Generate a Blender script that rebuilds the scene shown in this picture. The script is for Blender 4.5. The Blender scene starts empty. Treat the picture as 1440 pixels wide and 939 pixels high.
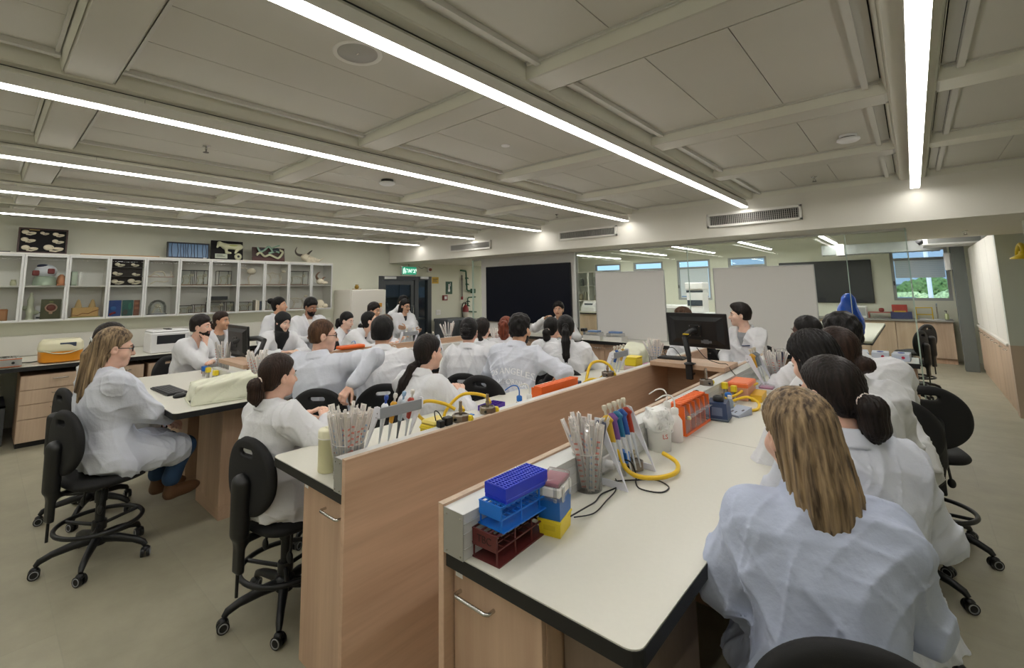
import bpy, math, random
import numpy as np
from mathutils import Vector, Matrix, Euler
from mathutils.bvhtree import BVHTree
random.seed(7)
SC = bpy.context.scene
COL = SC.collection
PI = math.pi

# ------------------------------------------------------------------ materials
def s2l(c):
    return tuple((v/12.92 if v <= .04045 else ((v+.055)/1.055)**2.4) for v in c)
def hexc(h):
    h = h.lstrip('#')
    return s2l(tuple(int(h[i:i+2], 16)/255 for i in (0, 2, 4)))
MATS = {}
def mat(name, col='#ffffff', rough=.5, metal=0., alpha=1., emit=None, estr=0., noise=0., nscale=20., bump=0., bscale=200., spec=.5, coat=0., sss=0., stretch=(1, 1, 1)):
    if name in MATS: return MATS[name]
    m = bpy.data.materials.new(name); m.use_nodes = True
    nt = m.node_tree; b = nt.nodes['Principled BSDF']
    c = hexc(col) if isinstance(col, str) else col
    b.inputs['Base Color'].default_value = (*c, 1)
    b.inputs['Roughness'].default_value = rough
    b.inputs['Metallic'].default_value = metal
    b.inputs['Specular IOR Level'].default_value = spec
    if coat: b.inputs['Coat Weight'].default_value = coat
    if sss:
        b.inputs['Subsurface Weight'].default_value = sss
        b.inputs['Subsurface Radius'].default_value = (.02, .008, .005)
    if alpha < 1: b.inputs['Alpha'].default_value = alpha
    if emit:
        b.inputs['Emission Color'].default_value = (*hexc(emit), 1); b.inputs['Emission Strength'].default_value = estr
    if noise or bump:
        tc = nt.nodes.new('ShaderNodeTexCoord'); mp = nt.nodes.new('ShaderNodeMapping'); mp.inputs['Scale'].default_value = stretch
        nt.links.new(tc.outputs['Object'], mp.inputs['Vector'])
        if noise:
            n = nt.nodes.new('ShaderNodeTexNoise'); n.inputs['Scale'].default_value = nscale; n.inputs['Detail'].default_value = 5
            r = nt.nodes.new('ShaderNodeValToRGB')
            r.color_ramp.elements[0].position = .3; r.color_ramp.elements[1].position = .7
            r.color_ramp.elements[0].color = (*[v*(1-noise) for v in c], 1)
            r.color_ramp.elements[1].color = (*[min(1, v*(1+noise)) for v in c], 1)
            nt.links.new(mp.outputs['Vector'], n.inputs['Vector']); nt.links.new(n.outputs['Fac'], r.inputs['Fac'])
            nt.links.new(r.outputs['Color'], b.inputs['Base Color'])
        if bump:
            n2 = nt.nodes.new('ShaderNodeTexNoise'); n2.inputs['Scale'].default_value = bscale; n2.inputs['Detail'].default_value = 3
            bp = nt.nodes.new('ShaderNodeBump'); bp.inputs['Strength'].default_value = bump; bp.inputs['Distance'].default_value = .01
            nt.links.new(mp.outputs['Vector'], n2.inputs['Vector']); nt.links.new(n2.outputs['Fac'], bp.inputs['Height'])
            nt.links.new(bp.outputs['Normal'], b.inputs['Normal'])
    MATS[name] = m
    return m

def wood(name, axis, c0='#aa8c74', c1='#c7a98e', wscale=1.0):
    """oak laminate, grain running along the axis"""
    if name in MATS: return MATS[name]
    m = bpy.data.materials.new(name); m.use_nodes = True
    nt = m.node_tree; b = nt.nodes['Principled BSDF']; b.inputs['Roughness'].default_value = .5
    b.inputs['Specular IOR Level'].default_value = .35
    tc = nt.nodes.new('ShaderNodeTexCoord'); mp = nt.nodes.new('ShaderNodeMapping')
    sc = [9.*wscale]*3; sc['xyz'.index(axis)] = .55*wscale
    mp.inputs['Scale'].default_value = sc
    if axis != 'z': mp.inputs['Rotation'].default_value = (0, 0, 0)
    n = nt.nodes.new('ShaderNodeTexNoise'); n.inputs['Scale'].default_value = 1.; n.inputs['Detail'].default_value = 6; n.inputs['Distortion'].default_value = .6
    n2 = nt.nodes.new('ShaderNodeTexNoise'); n2.inputs['Scale'].default_value = 7.; n2.inputs['Detail'].default_value = 4
    mx = nt.nodes.new('ShaderNodeMath'); mx.operation = 'MULTIPLY_ADD'; mx.inputs[1].default_value = .35
    r = nt.nodes.new('ShaderNodeValToRGB'); r.color_ramp.elements[0].position = .38; r.color_ramp.elements[1].position = .92
    r.color_ramp.elements[0].color = (*hexc(c0), 1); r.color_ramp.elements[1].color = (*hexc(c1), 1)
    L = nt.links.new
    L(tc.outputs['Object'], mp.inputs['Vector']); L(mp.outputs['Vector'], n.inputs['Vector']); L(mp.outputs['Vector'], n2.inputs['Vector'])
    L(n2.outputs['Fac'], mx.inputs[0]); L(n.outputs['Fac'], mx.inputs[2]); L(mx.outputs[0], r.inputs['Fac']); L(r.outputs['Color'], b.inputs['Base Color'])
    MATS[name] = m
    return m

def glassmat(name, tint='#e8f0ec', refl=.08, rough=0., opac=0.0, ocol='#ffffff'):
    """thin clear pane: straight transmission plus mirror reflection, optional milkiness"""
    if name in MATS: return MATS[name]
    m = bpy.data.materials.new(name); m.use_nodes = True
    nt = m.node_tree; nt.nodes.clear(); L = nt.links.new
    out = nt.nodes.new('ShaderNodeOutputMaterial'); t = nt.nodes.new('ShaderNodeBsdfTransparent'); t.inputs[0].default_value = (*hexc(tint), 1)
    g = nt.nodes.new('ShaderNodeBsdfGlossy'); g.inputs['Roughness'].default_value = rough
    lw = nt.nodes.new('ShaderNodeFresnel'); lw.inputs[0].default_value = 1.4
    mx = nt.nodes.new('ShaderNodeMixShader'); ad = nt.nodes.new('ShaderNodeMath'); ad.operation = 'MULTIPLY'; ad.inputs[1].default_value = refl/.03
    cl = nt.nodes.new('ShaderNodeClamp')
    L(lw.outputs[0], ad.inputs[0]); L(ad.outputs[0], cl.inputs[0]); L(cl.outputs[0], mx.inputs[0]); L(t.outputs[0], mx.inputs[1]); L(g.outputs[0], mx.inputs[2])
    if opac:
        d = nt.nodes.new('ShaderNodeBsdfDiffuse'); d.inputs[0].default_value = (*hexc(ocol), 1)
        tl = nt.nodes.new('ShaderNodeBsdfTranslucent'); tl.inputs[0].default_value = (.32, .32, .31, 1); m3 = nt.nodes.new('ShaderNodeAddShader')
        m2 = nt.nodes.new('ShaderNodeMixShader'); m2.inputs[0].default_value = opac
        L(d.outputs[0], m3.inputs[0]); L(tl.outputs[0], m3.inputs[1]); L(mx.outputs[0], m2.inputs[1]); L(m3.outputs[0], m2.inputs[2]); L(m2.outputs[0], out.inputs[0])
    else: L(mx.outputs[0], out.inputs[0])
    MATS[name] = m
    return m

# ------------------------------------------------------------------ object helpers
def tag(o, label=None, cat=None, group=None, kind=None):
    if label: o['label'] = label
    if cat: o['category'] = cat
    if group: o['group'] = group
    if kind: o['kind'] = kind
    return o
def thing(name, label, cat, loc=(0, 0, 0), rz=0., group=None):
    o = bpy.data.objects.new(name, None); COL.objects.link(o); o.empty_display_size = .05
    o.location = loc; o.rotation_euler = (0, 0, math.radians(rz))
    return tag(o, label, cat, group)
def link_mesh(name, me, m, parent=None, loc=(0, 0, 0), rz=0.):
    o = bpy.data.objects.new(name, me); COL.objects.link(o)
    o.location = loc; o.rotation_euler = (0, 0, math.radians(rz))
    if m is not None:
        for mm in (m if isinstance(m, (list, tuple)) else [m]): me.materials.append(mm)
    if parent is not None: o.parent = parent
    return o
def copy_tree(o, parent=None, depth=0):
    c = o.copy(); COL.objects.link(c)
    if parent is not None: c.parent = parent
    for ch in list(o.children): copy_tree(ch, c, depth+1)
    return c
def dup(o, loc, rz=0., label=None, group=None):
    c = copy_tree(o); c.location = loc; c.rotation_euler = (0, 0, math.radians(rz))
    if label: c['label'] = label
    if group: c['group'] = group
    return c

class MB:
    """collects shapes into ONE mesh"""
    def __init__(s): s.v = []; s.f = []; s.sm = []; s.mi = []; s.cur = 0; s.M = None
    def add(s, vs, fs, smooth=False):
        b = len(s.v)
        if s.M is not None: vs = [tuple(s.M @ Vector(p)) for p in vs]
        s.v += [tuple(p) for p in vs]
        for f in fs: s.f.append([b+i for i in f]); s.sm.append(smooth); s.mi.append(s.cur)
        return s
    def box(s, x0, x1, y0, y1, z0, z1, c=0.):
        if x0 > x1: x0, x1 = x1, x0
        if y0 > y1: y0, y1 = y1, y0
        if z0 > z1: z0, z1 = z1, z0
        if c <= 0:
            v = [(x, y, z) for z in (z0, z1) for y in (y0, y1) for x in (x0, x1)]
            return s.add(v, [(0, 2, 3, 1), (4, 5, 7, 6), (0, 1, 5, 4), (2, 6, 7, 3), (0, 4, 6, 2), (1, 3, 7, 5)])
        c = min(c, (x1-x0)*.49, (y1-y0)*.49, (z1-z0)*.49)
        v = []; idx = {}
        lo = (x0, y0, z0); hi = (x1, y1, z1)
        for k in range(8):
            sg = (k & 1, (k >> 1) & 1, k >> 2)
            for a in range(3):
                p = [0, 0, 0]
                for i in range(3):
                    p[i] = (hi[i] if sg[i] else lo[i]) if i == a else ((hi[i]-c) if sg[i] else (lo[i]+c))
                idx[(k, a)] = len(v); v.append(tuple(p))
        f = []
        for a in range(3):
            b1, b2 = (a+1) % 3, (a+2) % 3
            for sd in (0, 1):
                q = [(sd << a) | (i << b1) | (j << b2) for i, j in ((0, 0), (1, 0), (1, 1), (0, 1))]
                if not sd: q = q[::-1]
                f.append([idx[(k, a)] for k in q])
        for a in range(3):
            b1, b2 = (a+1) % 3, (a+2) % 3
            for i in (0, 1):
                for j in (0, 1):
                    k0 = (i << b1) | (j << b2); k1 = k0 | (1 << a)
                    q = [idx[(k0, b1)], idx[(k1, b1)], idx[(k1, b2)], idx[(k0, b2)]]
                    if (i+j) % 2: q = q[::-1]
                    f.append(q[::-1] if True else q)
        for k in range(8):
            q = [idx[(k, 0)], idx[(k, 1)], idx[(k, 2)]]
            if bin(k).count('1') % 2 == 0: q = q[::-1]
            f.append(q)
        return s.add(v, f)
    def quad(s, a, b, c, d): return s.add([a, b, c, d], [(0, 1, 2, 3)])
    def lathe(s, prof, cx=0, cy=0, z0=0, n=24, smooth=True, cap=True):
        v = []; f = []
        for r, z in prof:
            for k in range(n):
                a = 2*PI*k/n; v.append((cx+r*math.cos(a), cy+r*math.sin(a), z0+z))
        for i in range(len(prof)-1):
            for k in range(n):
                k2 = (k+1) % n; f.append((i*n+k, i*n+k2, (i+1)*n+k2, (i+1)*n+k))
        s.add(v, f, smooth)
        if cap:
            if prof[0][0] > 1e-5: s.add(v[:n], [tuple(range(n))[::-1]])
            if prof[-1][0] > 1e-5: s.add(v[-n:], [tuple(range(n))])
        return s
    def cyl(s, p0, p1, r0, r1=None, n=16, smooth=True):
        return s.tube([p0, p1], [r0, r0 if r1 is None else r1], n, smooth)
    def tube(s, pts, r, n=10, smooth=True, closed=False, flat=None):
        pts = [Vector(p) for p in pts]; m = len(pts)
        rs = r if isinstance(r, (list, tuple)) else [r]*m
        v = []; f = []; up = None
        for i, p in enumerate(pts):
            if closed: t = (pts[(i+1) % m]-pts[i-1])
            else: t = pts[min(i+1, m-1)]-pts[max(i-1, 0)]
            if t.length < 1e-9: t = Vector((0, 0, 1))
            t.normalize()
            if up is None:
                up = Vector((0, 0, 1)) if abs(t.z) < .9 else Vector((1, 0, 0))
            u = up - t*up.dot(t)
            if u.length < 1e-6: u = t.orthogonal()
            u.normalize(); w = t.cross(u); up = u
            fl = flat or (1, 1)
            for k in range(n):
                a = 2*PI*k/n; v.append(tuple(p+u*(math.cos(a)*rs[i]*fl[0])+w*(math.sin(a)*rs[i]*fl[1])))
        for i in range(m if closed else m-1):
            j = (i+1) % m
            for k in range(n):
                k2 = (k+1) % n; f.append((i*n+k, i*n+k2, j*n+k2, j*n+k))
        s.add(v, f, smooth)
        if not closed:
            s.add(v[:n], [tuple(range(n))[::-1]]); s.add(v[-n:], [tuple(range(n))])
        return s
    def ell(s, c, r, nu=16, nv=10):
        v = []; f = []
        for j in range(nv+1):
            t = PI*j/nv
            for k in range(nu):
                a = 2*PI*k/nu; v.append((c[0]+r[0]*math.sin(t)*math.cos(a), c[1]+r[1]*math.sin(t)*math.sin(a), c[2]-r[2]*math.cos(t)))
        for j in range(nv):
            for k in range(nu):
                k2 = (k+1) % nu; f.append((j*nu+k, j*nu+k2, (j+1)*nu+k2, (j+1)*nu+k))
        return s.add(v, f, True)
    def prism(s, poly, d0, d1, axis='z', smooth=False):
        """polygon extruded along the axis; poly given in the two other axes (cyclic order)"""
        def P(a, b, d): return {'z': (a, b, d), 'y': (a, d, b), 'x': (d, a, b)}[axis]
        n = len(poly); v = [P(a, b, d0) for a, b in poly]+[P(a, b, d1) for a, b in poly]
        f = [tuple(range(n))[::-1], tuple(range(n, 2*n))]
        s.add(v, f)
        return s.add(v, [(k, (k+1) % n, n+(k+1) % n, n+k) for k in range(n)], smooth)
    def mesh(s, name):
        me = bpy.data.meshes.new(name); me.from_pydata(s.v, [], s.f)
        me.polygons.foreach_set('use_smooth', s.sm)
        me.polygons.foreach_set('material_index', s.mi)
        import bmesh
        b = bmesh.new(); b.from_mesh(me); bmesh.ops.recalc_face_normals(b, faces=b.faces); b.to_mesh(me); b.free()
        me.update(); return me
    def to(s, name, m, parent=None, loc=(0, 0, 0), rz=0.): return link_mesh(name, s.mesh(name), m, parent, loc, rz)

def rot2(x, y, deg):
    a = math.radians(deg); return x*math.cos(a)-y*math.sin(a), x*math.sin(a)+y*math.cos(a)
def rounded_rect(x0, x1, y0, y1, r, n=5):
    out = []
    for cx, cy, a0 in ((x1-r, y0+r, -90), (x1-r, y1-r, 0), (x0+r, y1-r, 90), (x0+r, y0+r, 180)):
        for k in range(n+1):
            a = math.radians(a0+90*k/n); out.append((cx+r*math.cos(a), cy+r*math.sin(a)))
    return out
def bez(p0, p1, p2, p3, n=12):
    out = []
    for i in range(n+1):
        t = i/n; out.append(tuple((1-t)**3*a+3*(1-t)**2*t*b+3*(1-t)*t*t*c+t**3*d for a, b, c, d in zip(p0, p1, p2, p3)))
    return out
def spline(pts, n=6):
    P = [Vector(p) for p in pts]; out = []
    for i in range(len(P)-1):
        a = P[max(i-1, 0)]; b = P[i]; c = P[i+1]; d = P[min(i+2, len(P)-1)]
        for k in range(n):
            t = k/n
            out.append(.5*((2*b)+(c-a)*t+(2*a-5*b+4*c-d)*t*t+(3*b-a-3*c+d)*t**3))
    out.append(P[-1]); return [tuple(p) for p in out]
_fonts = {}
def text_mesh(txt, size, font=None, depth=0.0):
    cu = bpy.data.curves.new('lettering', 'FONT'); cu.body = txt; cu.size = size; cu.align_x = 'CENTER'; cu.align_y = 'CENTER'; cu.extrude = depth
    cu.resolution_u = 3
    o = bpy.data.objects.new('lettering', cu); COL.objects.link(o)
    dg = bpy.context.evaluated_depsgraph_get()
    me = bpy.data.meshes.new_from_object(o.evaluated_get(dg))
    bpy.data.objects.remove(o); bpy.data.curves.remove(cu)
    return me
def text_obj(name, txt, size, m, parent, mtx, depth=.0004):
    """flat lettering; mtx maps the text's x,y,z axes into the parent's space"""
    me = text_mesh(txt, size, depth=depth); me.transform(mtx); me.name = name; me.materials.clear()
    return link_mesh(name, me, m, parent)
def frame_m(org, xa, ya):
    xa = Vector(xa).normalized(); ya = Vector(ya).normalized(); za = xa.cross(ya)
    return Matrix(((xa.x, ya.x, za.x, org[0]), (xa.y, ya.y, za.y, org[1]), (xa.z, ya.z, za.z, org[2]), (0, 0, 0, 1)))

# ------------------------------------------------------------------ implicit surfaces
F32 = np.float32
def surface_nets(fn, lo, hi, h, B=8, slack=.02):
    lo = np.array(lo, float); hi = np.array(hi, float)
    nb = np.maximum(1, np.ceil((hi-lo)/h/B).astype(int)); n = nb*B
    gx, gy, gz = np.meshgrid(*[np.arange(k) for k in nb], indexing='ij')
    cen = [(lo[i]+(g.ravel()*B+B/2)*h).astype(F32) for i, g in enumerate((gx, gy, gz))]
    dc = fn(*cen)
    keep = np.abs(dc) < B*h*.5*1.7321+h+slack
    D = np.repeat(np.repeat(np.repeat(np.where(dc < 0, -1., 1.).astype(F32).reshape(nb), B, 0), B, 1), B, 2)
    ks = np.nonzero(keep)[0]
    if not len(ks): return np.zeros((0, 3)), np.zeros((0, 4), int)
    o = np.stack([gx.ravel()[ks], gy.ravel()[ks], gz.ravel()[ks]], 1)*B
    r = np.arange(B); lx, ly, lz = [a.ravel() for a in np.meshgrid(r, r, r, indexing='ij')]
    step = 1500
    for i in range(0, len(ks), step):
        q = o[i:i+step]
        ix = (q[:, 0:1]+lx).ravel(); iy = (q[:, 1:2]+ly).ravel(); iz = (q[:, 2:3]+lz).ravel()
        D[ix, iy, iz] = fn((lo[0]+ix*h).astype(F32), (lo[1]+iy*h).astype(F32), (lo[2]+iz*h).astype(F32))
    D[0] = np.maximum(D[0], .001); D[-1] = np.maximum(D[-1], .001); D[:, 0] = np.maximum(D[:, 0], .001); D[:, -1] = np.maximum(D[:, -1], .001)
    D[:, :, 0] = np.maximum(D[:, :, 0], .001); D[:, :, -1] = np.maximum(D[:, :, -1], .001)
    S = D < 0
    cnt = np.zeros(tuple(k-1 for k in n), np.uint8)
    corners = [(a, b, c) for a in (0, 1) for b in (0, 1) for c in (0, 1)]
    N = n
    def sl(A, a, b, c): return A[a:N[0]-1+a, b:N[1]-1+b, c:N[2]-1+c]
    for a, b, c in corners: cnt += sl(S, a, b, c)
    act = (cnt > 0) & (cnt < 8)
    ai = np.nonzero(act); m = len(ai[0])
    idx = np.full(act.shape, -1, np.int32); idx[ai] = np.arange(m)
    vals = {(a, b, c): D[ai[0]+a, ai[1]+b, ai[2]+c] for a, b, c in corners}
    acc = np.zeros((m, 3)); w = np.zeros(m)
    for c0 in corners:
        for ax in range(3):
            if c0[ax]: continue
            c1 = list(c0); c1[ax] = 1; c1 = tuple(c1)
            d0, d1 = vals[c0], vals[c1]; cr = (d0 < 0) != (d1 < 0)
            t = np.where(cr, d0/np.where(cr, d0-d1, 1), 0)
            p = np.array(c0, float)[None].repeat(m, 0); p[:, ax] += t
            acc += p*cr[:, None]; w += cr
    V = lo+(np.stack(ai, 1)+acc/w[:, None])*h
    F = []
    for ax in range(3):
        b1, b2 = (ax+1) % 3, (ax+2) % 3
        s0 = [slice(1, None)]*3; s1 = [slice(1, None)]*3
        # edges along ax between grid points p and p+1
        A = S; lo_ = [slice(None)]*3; hi_ = [slice(None)]*3
        lo_[ax] = slice(0, N[ax]-1); hi_[ax] = slice(1, N[ax])
        for b in (b1, b2): lo_[b] = slice(1, N[b]-1); hi_[b] = slice(1, N[b]-1)
        e0 = A[tuple(lo_)]; e1 = A[tuple(hi_)]; ch = np.nonzero(e0 != e1)
        if not len(ch[0]): continue
        fl = e0[ch]
        P = np.stack(ch, 1); P[:, b1] += 1; P[:, b2] += 1
        def cell(d1, d2):
            q = P.copy(); q[:, b1] -= d1; q[:, b2] -= d2; return idx[q[:, 0], q[:, 1], q[:, 2]]
        q = np.stack([cell(1, 1), cell(0, 1), cell(0, 0), cell(1, 0)], 1)
        q[~fl] = q[~fl][:, ::-1]
        F.append(q)
    F = np.concatenate(F)
    F = F[(F >= 0).all(1)]
    return V, F
def np_mesh(name, V, F, mi=None):
    me = bpy.data.meshes.new(name)
    nv, nf = len(V), len(F)
    me.vertices.add(nv); me.vertices.foreach_set('co', np.ascontiguousarray(V, dtype=F32).ravel())
    k = F.shape[1]
    me.loops.add(nf*k); me.loops.foreach_set('vertex_index', np.ascontiguousarray(F, dtype=np.int32).ravel())
    me.polygons.add(nf); me.polygons.foreach_set('loop_start', np.arange(nf, dtype=np.int32)*k)
    me.polygons.foreach_set('use_smooth', np.ones(nf, bool))
    if mi is not None: me.polygons.foreach_set('material_index', np.ascontiguousarray(mi, dtype=np.int32))
    me.update(calc_edges=True); return me

def smin(a, b, k):
    h = np.maximum(k-np.abs(a-b), 0)/k
    return np.minimum(a, b)-h*h*k*.25
def smax(a, b, k): return -smin(-a, -b, k)
def sd_sph(x, y, z, c, r): return np.sqrt((x-c[0])**2+(y-c[1])**2+(z-c[2])**2)-r
def sd_ell(x, y, z, c, r, R=None):
    x = x-F32(c[0]); y = y-F32(c[1]); z = z-F32(c[2])
    if R is not None: x, y, z = (R[0][0]*x+R[1][0]*y+R[2][0]*z, R[0][1]*x+R[1][1]*y+R[2][1]*z, R[0][2]*x+R[1][2]*y+R[2][2]*z)
    k0 = np.sqrt((x/r[0])**2+(y/r[1])**2+(z/r[2])**2)
    k1 = np.sqrt((x/r[0]**2)**2+(y/r[1]**2)**2+(z/r[2]**2)**2)+1e-9
    return k0*(k0-1)/k1
def sd_cap(x, y, z, a, b, ra, rb=None):
    if rb is None: rb = ra
    bx, by, bz = b[0]-a[0], b[1]-a[1], b[2]-a[2]; L2 = bx*bx+by*by+bz*bz+1e-12
    px = x-F32(a[0]); py = y-F32(a[1]); pz = z-F32(a[2])
    t = np.clip((px*bx+py*by+pz*bz)/L2, 0, 1)
    return np.sqrt((px-t*bx)**2+(py-t*by)**2+(pz-t*bz)**2)-(ra+(rb-ra)*t)
def sd_loft(x, y, z, a, b, right, prof, square=2.4):
    """elliptic loft from a to b: prof rows are (t, rx, ry, y offset)"""
    a = np.array(a, float); d = np.array(b, float)-a; L = np.linalg.norm(d); d /= L
    r = np.array(right, float); r -= d*r.dot(d); r /= np.linalg.norm(r); f = np.cross(d, r)
    px = x-F32(a[0]); py = y-F32(a[1]); pz = z-F32(a[2])
    t = (px*d[0]+py*d[1]+pz*d[2])/L
    T = [p[0] for p in prof]
    rx = np.interp(t, T, [p[1] for p in prof]).astype(F32); ry = np.interp(t, T, [p[2] for p in prof]).astype(F32); oy = np.interp(t, T, [p[3] for p in prof]).astype(F32)
    u = np.abs(px*r[0]+py*r[1]+pz*r[2])/rx; v = np.abs(px*f[0]+py*f[1]+pz*f[2]-oy)/ry
    k = (u**square+v**square)**(1/square)
    d1 = (k-1)*np.minimum(rx, ry)
    d2 = np.maximum(T[0]-t, t-T[-1])*L
    return np.where(d2 > 0, np.sqrt(np.maximum(d1, 0)**2+d2**2), np.maximum(d1, d2))
# ------------------------------------------------------------------ shared materials
WALL = mat('wall_paint', '#d2d3c3', .85, noise=.02, nscale=3)
WHITEP = mat('white_paint', '#dedcd4', .6)
BEAMP = mat('beam_paint', '#d6d4c6', .75, noise=.02, nscale=2)
PANEL = mat('ceiling_panel_grey', '#c4c1b6', .55, noise=.03, nscale=1.5)
LIP = mat('panel_frame', '#c6c4bb', .45)
DARKGAP = mat('dark_gap', '#1c1d1c', .8)
TOP = mat('bench_laminate', '#d2d0c4', .38, noise=.012, nscale=60)
BLK = mat('black_edge', '#121212', .5)
ALU = mat('aluminium', '#b9bab9', .38, metal=.85)
ALUP = mat('aluminium_profile', '#cdcecb', .42, metal=.2)
STEEL = mat('steel', '#c9c8c4', .25, metal=1.)
BLKP = mat('black_plastic', '#101112', .42)
BLKF = mat('black_upholstery', '#0d0d0e', .75, bump=.15, bscale=700)
WPL = mat('white_plastic', '#e2e2e2', .4)
GREYPL = mat('grey_plastic', '#84888b', .45)
WOODY = wood('oak_along_bench', 'y', '#b6977d', '#d6b69a')
WOODX = wood('oak_across', 'x')
WOODZ = wood('oak_upright', 'z')
WOODZP = wood('oak_pale_upright', 'z', '#ad967f', '#c9b29a')
CLEAR = glassmat('clear_pane', '#f6f9f7', .018)
CABGL = glassmat('cabinet_pane', '#f8faf9', .022)
CLEARPL = glassmat('clear_plastic', '#fafbfb', .03, .08, .13, '#e6e8e8')
MILKPL = glassmat('milky_plastic', '#f8f9f9', .03, .2, .66, '#ecebe8')
STRIP = mat('light_strip', '#ffffff', .5, emit='#fffcf8', estr=20.)
STRIPR = mat('rear_light_strip', '#ffffff', .5, emit='#fffcf8', estr=40.)

# ------------------------------------------------------------------ camera
def make_camera():
    f, cx, cy = 649.18388, 683.23058, 328.04543
    a, r, z = math.radians(96.90456916), math.radians(-.78108582), math.radians(42.53997556)
    Rz = Matrix.Rotation(z, 3, 'Z'); Rx = Matrix.Rotation(a, 3, 'X'); Rr = Matrix.Rotation(r, 3, 'Z')
    cd = bpy.data.cameras.new('camera'); c = bpy.data.objects.new('camera', cd); COL.objects.link(c)
    c.matrix_world = Matrix.Translation((0, 0, 1.70)) @ (Rz@Rx@Rr).to_4x4()
    cd.sensor_fit = 'HORIZONTAL'; cd.sensor_width = 36; cd.lens = f/1440*36
    cd.shift_x = (720-cx)/1440; cd.shift_y = (cy-469.5)/1440
    cd.clip_start = .02; cd.clip_end = 200
    SC.camera = c
make_camera()
SC.view_settings.view_transform = 'Standard'; SC.view_settings.look = 'None'; SC.view_settings.gamma = 1
SC.view_settings.exposure = 0.05
SC.cycles.transparent_max_bounces = 32
SC.view_settings.use_curve_mapping = False

def struct(name, mb, m, parent=None):
    o = mb.to(name, m, parent)
    if parent is None: o['kind'] = 'structure'
    return o

XL, YB, XR, YS, YG, YR = -8.8, -2.6, 2.0, 6.3, 6.96, 14.5
# ------------------------------------------------------------------ floor
def floor_mat():
    m = bpy.data.materials.new('floor_tiles'); m.use_nodes = True; nt = m.node_tree; b = nt.nodes['Principled BSDF']; L = nt.links.new
    b.inputs['Roughness'].default_value = .5; b.inputs['Specular IOR Level'].default_value = .45
    tc = nt.nodes.new('ShaderNodeTexCoord'); mp = nt.nodes.new('ShaderNodeMapping'); mp.inputs['Location'].default_value = (.35, .2, 0)
    br = nt.nodes.new('ShaderNodeTexBrick'); br.offset = .5
    br.inputs['Scale'].default_value = 1.; br.inputs['Brick Width'].default_value = 1.2; br.inputs['Row Height'].default_value = .6; br.inputs['Mortar Size'].default_value = .0035
    br.inputs['Mortar Smooth'].default_value = .2; br.inputs['Bias'].default_value = 0
    for n_, c in (('Color1', '#9f9a85'), ('Color2', '#94917f'), ('Mortar', '#97937f')): br.inputs[n_].default_value = (*hexc(c), 1)
    br.inputs['Color2'].default_value = (*hexc('#9a9580'), 1)
    n = nt.nodes.new('ShaderNodeTexNoise'); n.inputs['Scale'].default_value = 3.; n.inputs['Detail'].default_value = 7; n.inputs['Roughness'].default_value = .65
    r = nt.nodes.new('ShaderNodeValToRGB'); r.color_ramp.elements[0].position = .3; r.color_ramp.elements[1].position = .7
    r.color_ramp.elements[0].color = (.86, .86, .86, 1); r.color_ramp.elements[1].color = (1.08, 1.08, 1.08, 1)
    mx = nt.nodes.new('ShaderNodeMix'); mx.data_type = 'RGBA'; mx.blend_type = 'MULTIPLY'; mx.inputs[0].default_value = 1
    L(tc.outputs['Object'], mp.inputs['Vector']); L(mp.outputs['Vector'], br.inputs['Vector']); L(tc.outputs['Object'], n.inputs['Vector'])
    L(n.outputs['Fac'], r.inputs['Fac']); L(br.outputs['Color'], mx.inputs[6]); L(r.outputs['Color'], mx.inputs[7]); L(mx.outputs[2], b.inputs['Base Color'])
    return m
struct('floor', MB().box(XL-.2, XR+.2, YB-.2, YR+.2, -.1, 0), floor_mat())

# ------------------------------------------------------------------ walls
w = MB()
dy0, dy1, dz = 6.02, 7.56, 2.03                        # doorway to the prep room
w.box(XL-.12, XL, YB-.12, dy0, 0, 3.1).box(XL-.12, XL, dy1, YR+.12, 0, 3.1).box(XL-.12, XL, dy0, dy1, dz, 3.1)
struct('wall_left', w, WALL)
struct('wall_back', MB().box(XL, XR, YB-.12, YB, 0, 3.1), WALL)
struct('wall_right', MB().box(XR, XR+.12, YB-.12, YR, 0, 3.1), WALL)
# rear wall with four high windows, one big window
w = MB()
wins = [(-8.16, -7.18, 1.30, 2.50), (-6.74, -5.76, 1.30, 2.50), (-5.33, -4.36, 1.30, 2.50), (-3.87, -2.90, 1.30, 2.50), (-.36, .62, 1.31, 2.50)]
xs = [XL]
for a, b, c, d in wins: xs += [a, b]
xs += [XR]
for i in range(0, len(xs), 2): w.box(xs[i], xs[i+1], YR, YR+.2, 0, 3.1)
for a, b, c, d in wins: w.box(a, b, YR, YR+.2, 0, c).box(a, b, YR, YR+.2, d, 3.1)
struct('wall_rear', w, WALL)
GREEN = mat('grey_green_paint', '#c2c8c0', .75)
BROWN = mat('brown_panel', '#b6a492', .6)
pr = struct('wall_corner', MB().box(.84, XR, 9.0, 9.14, .895, 3.0), GREEN)
struct('wainscot', MB().box(.84, XR, 8.985, 9.14, 0, .895), BROWN, pr)
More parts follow.
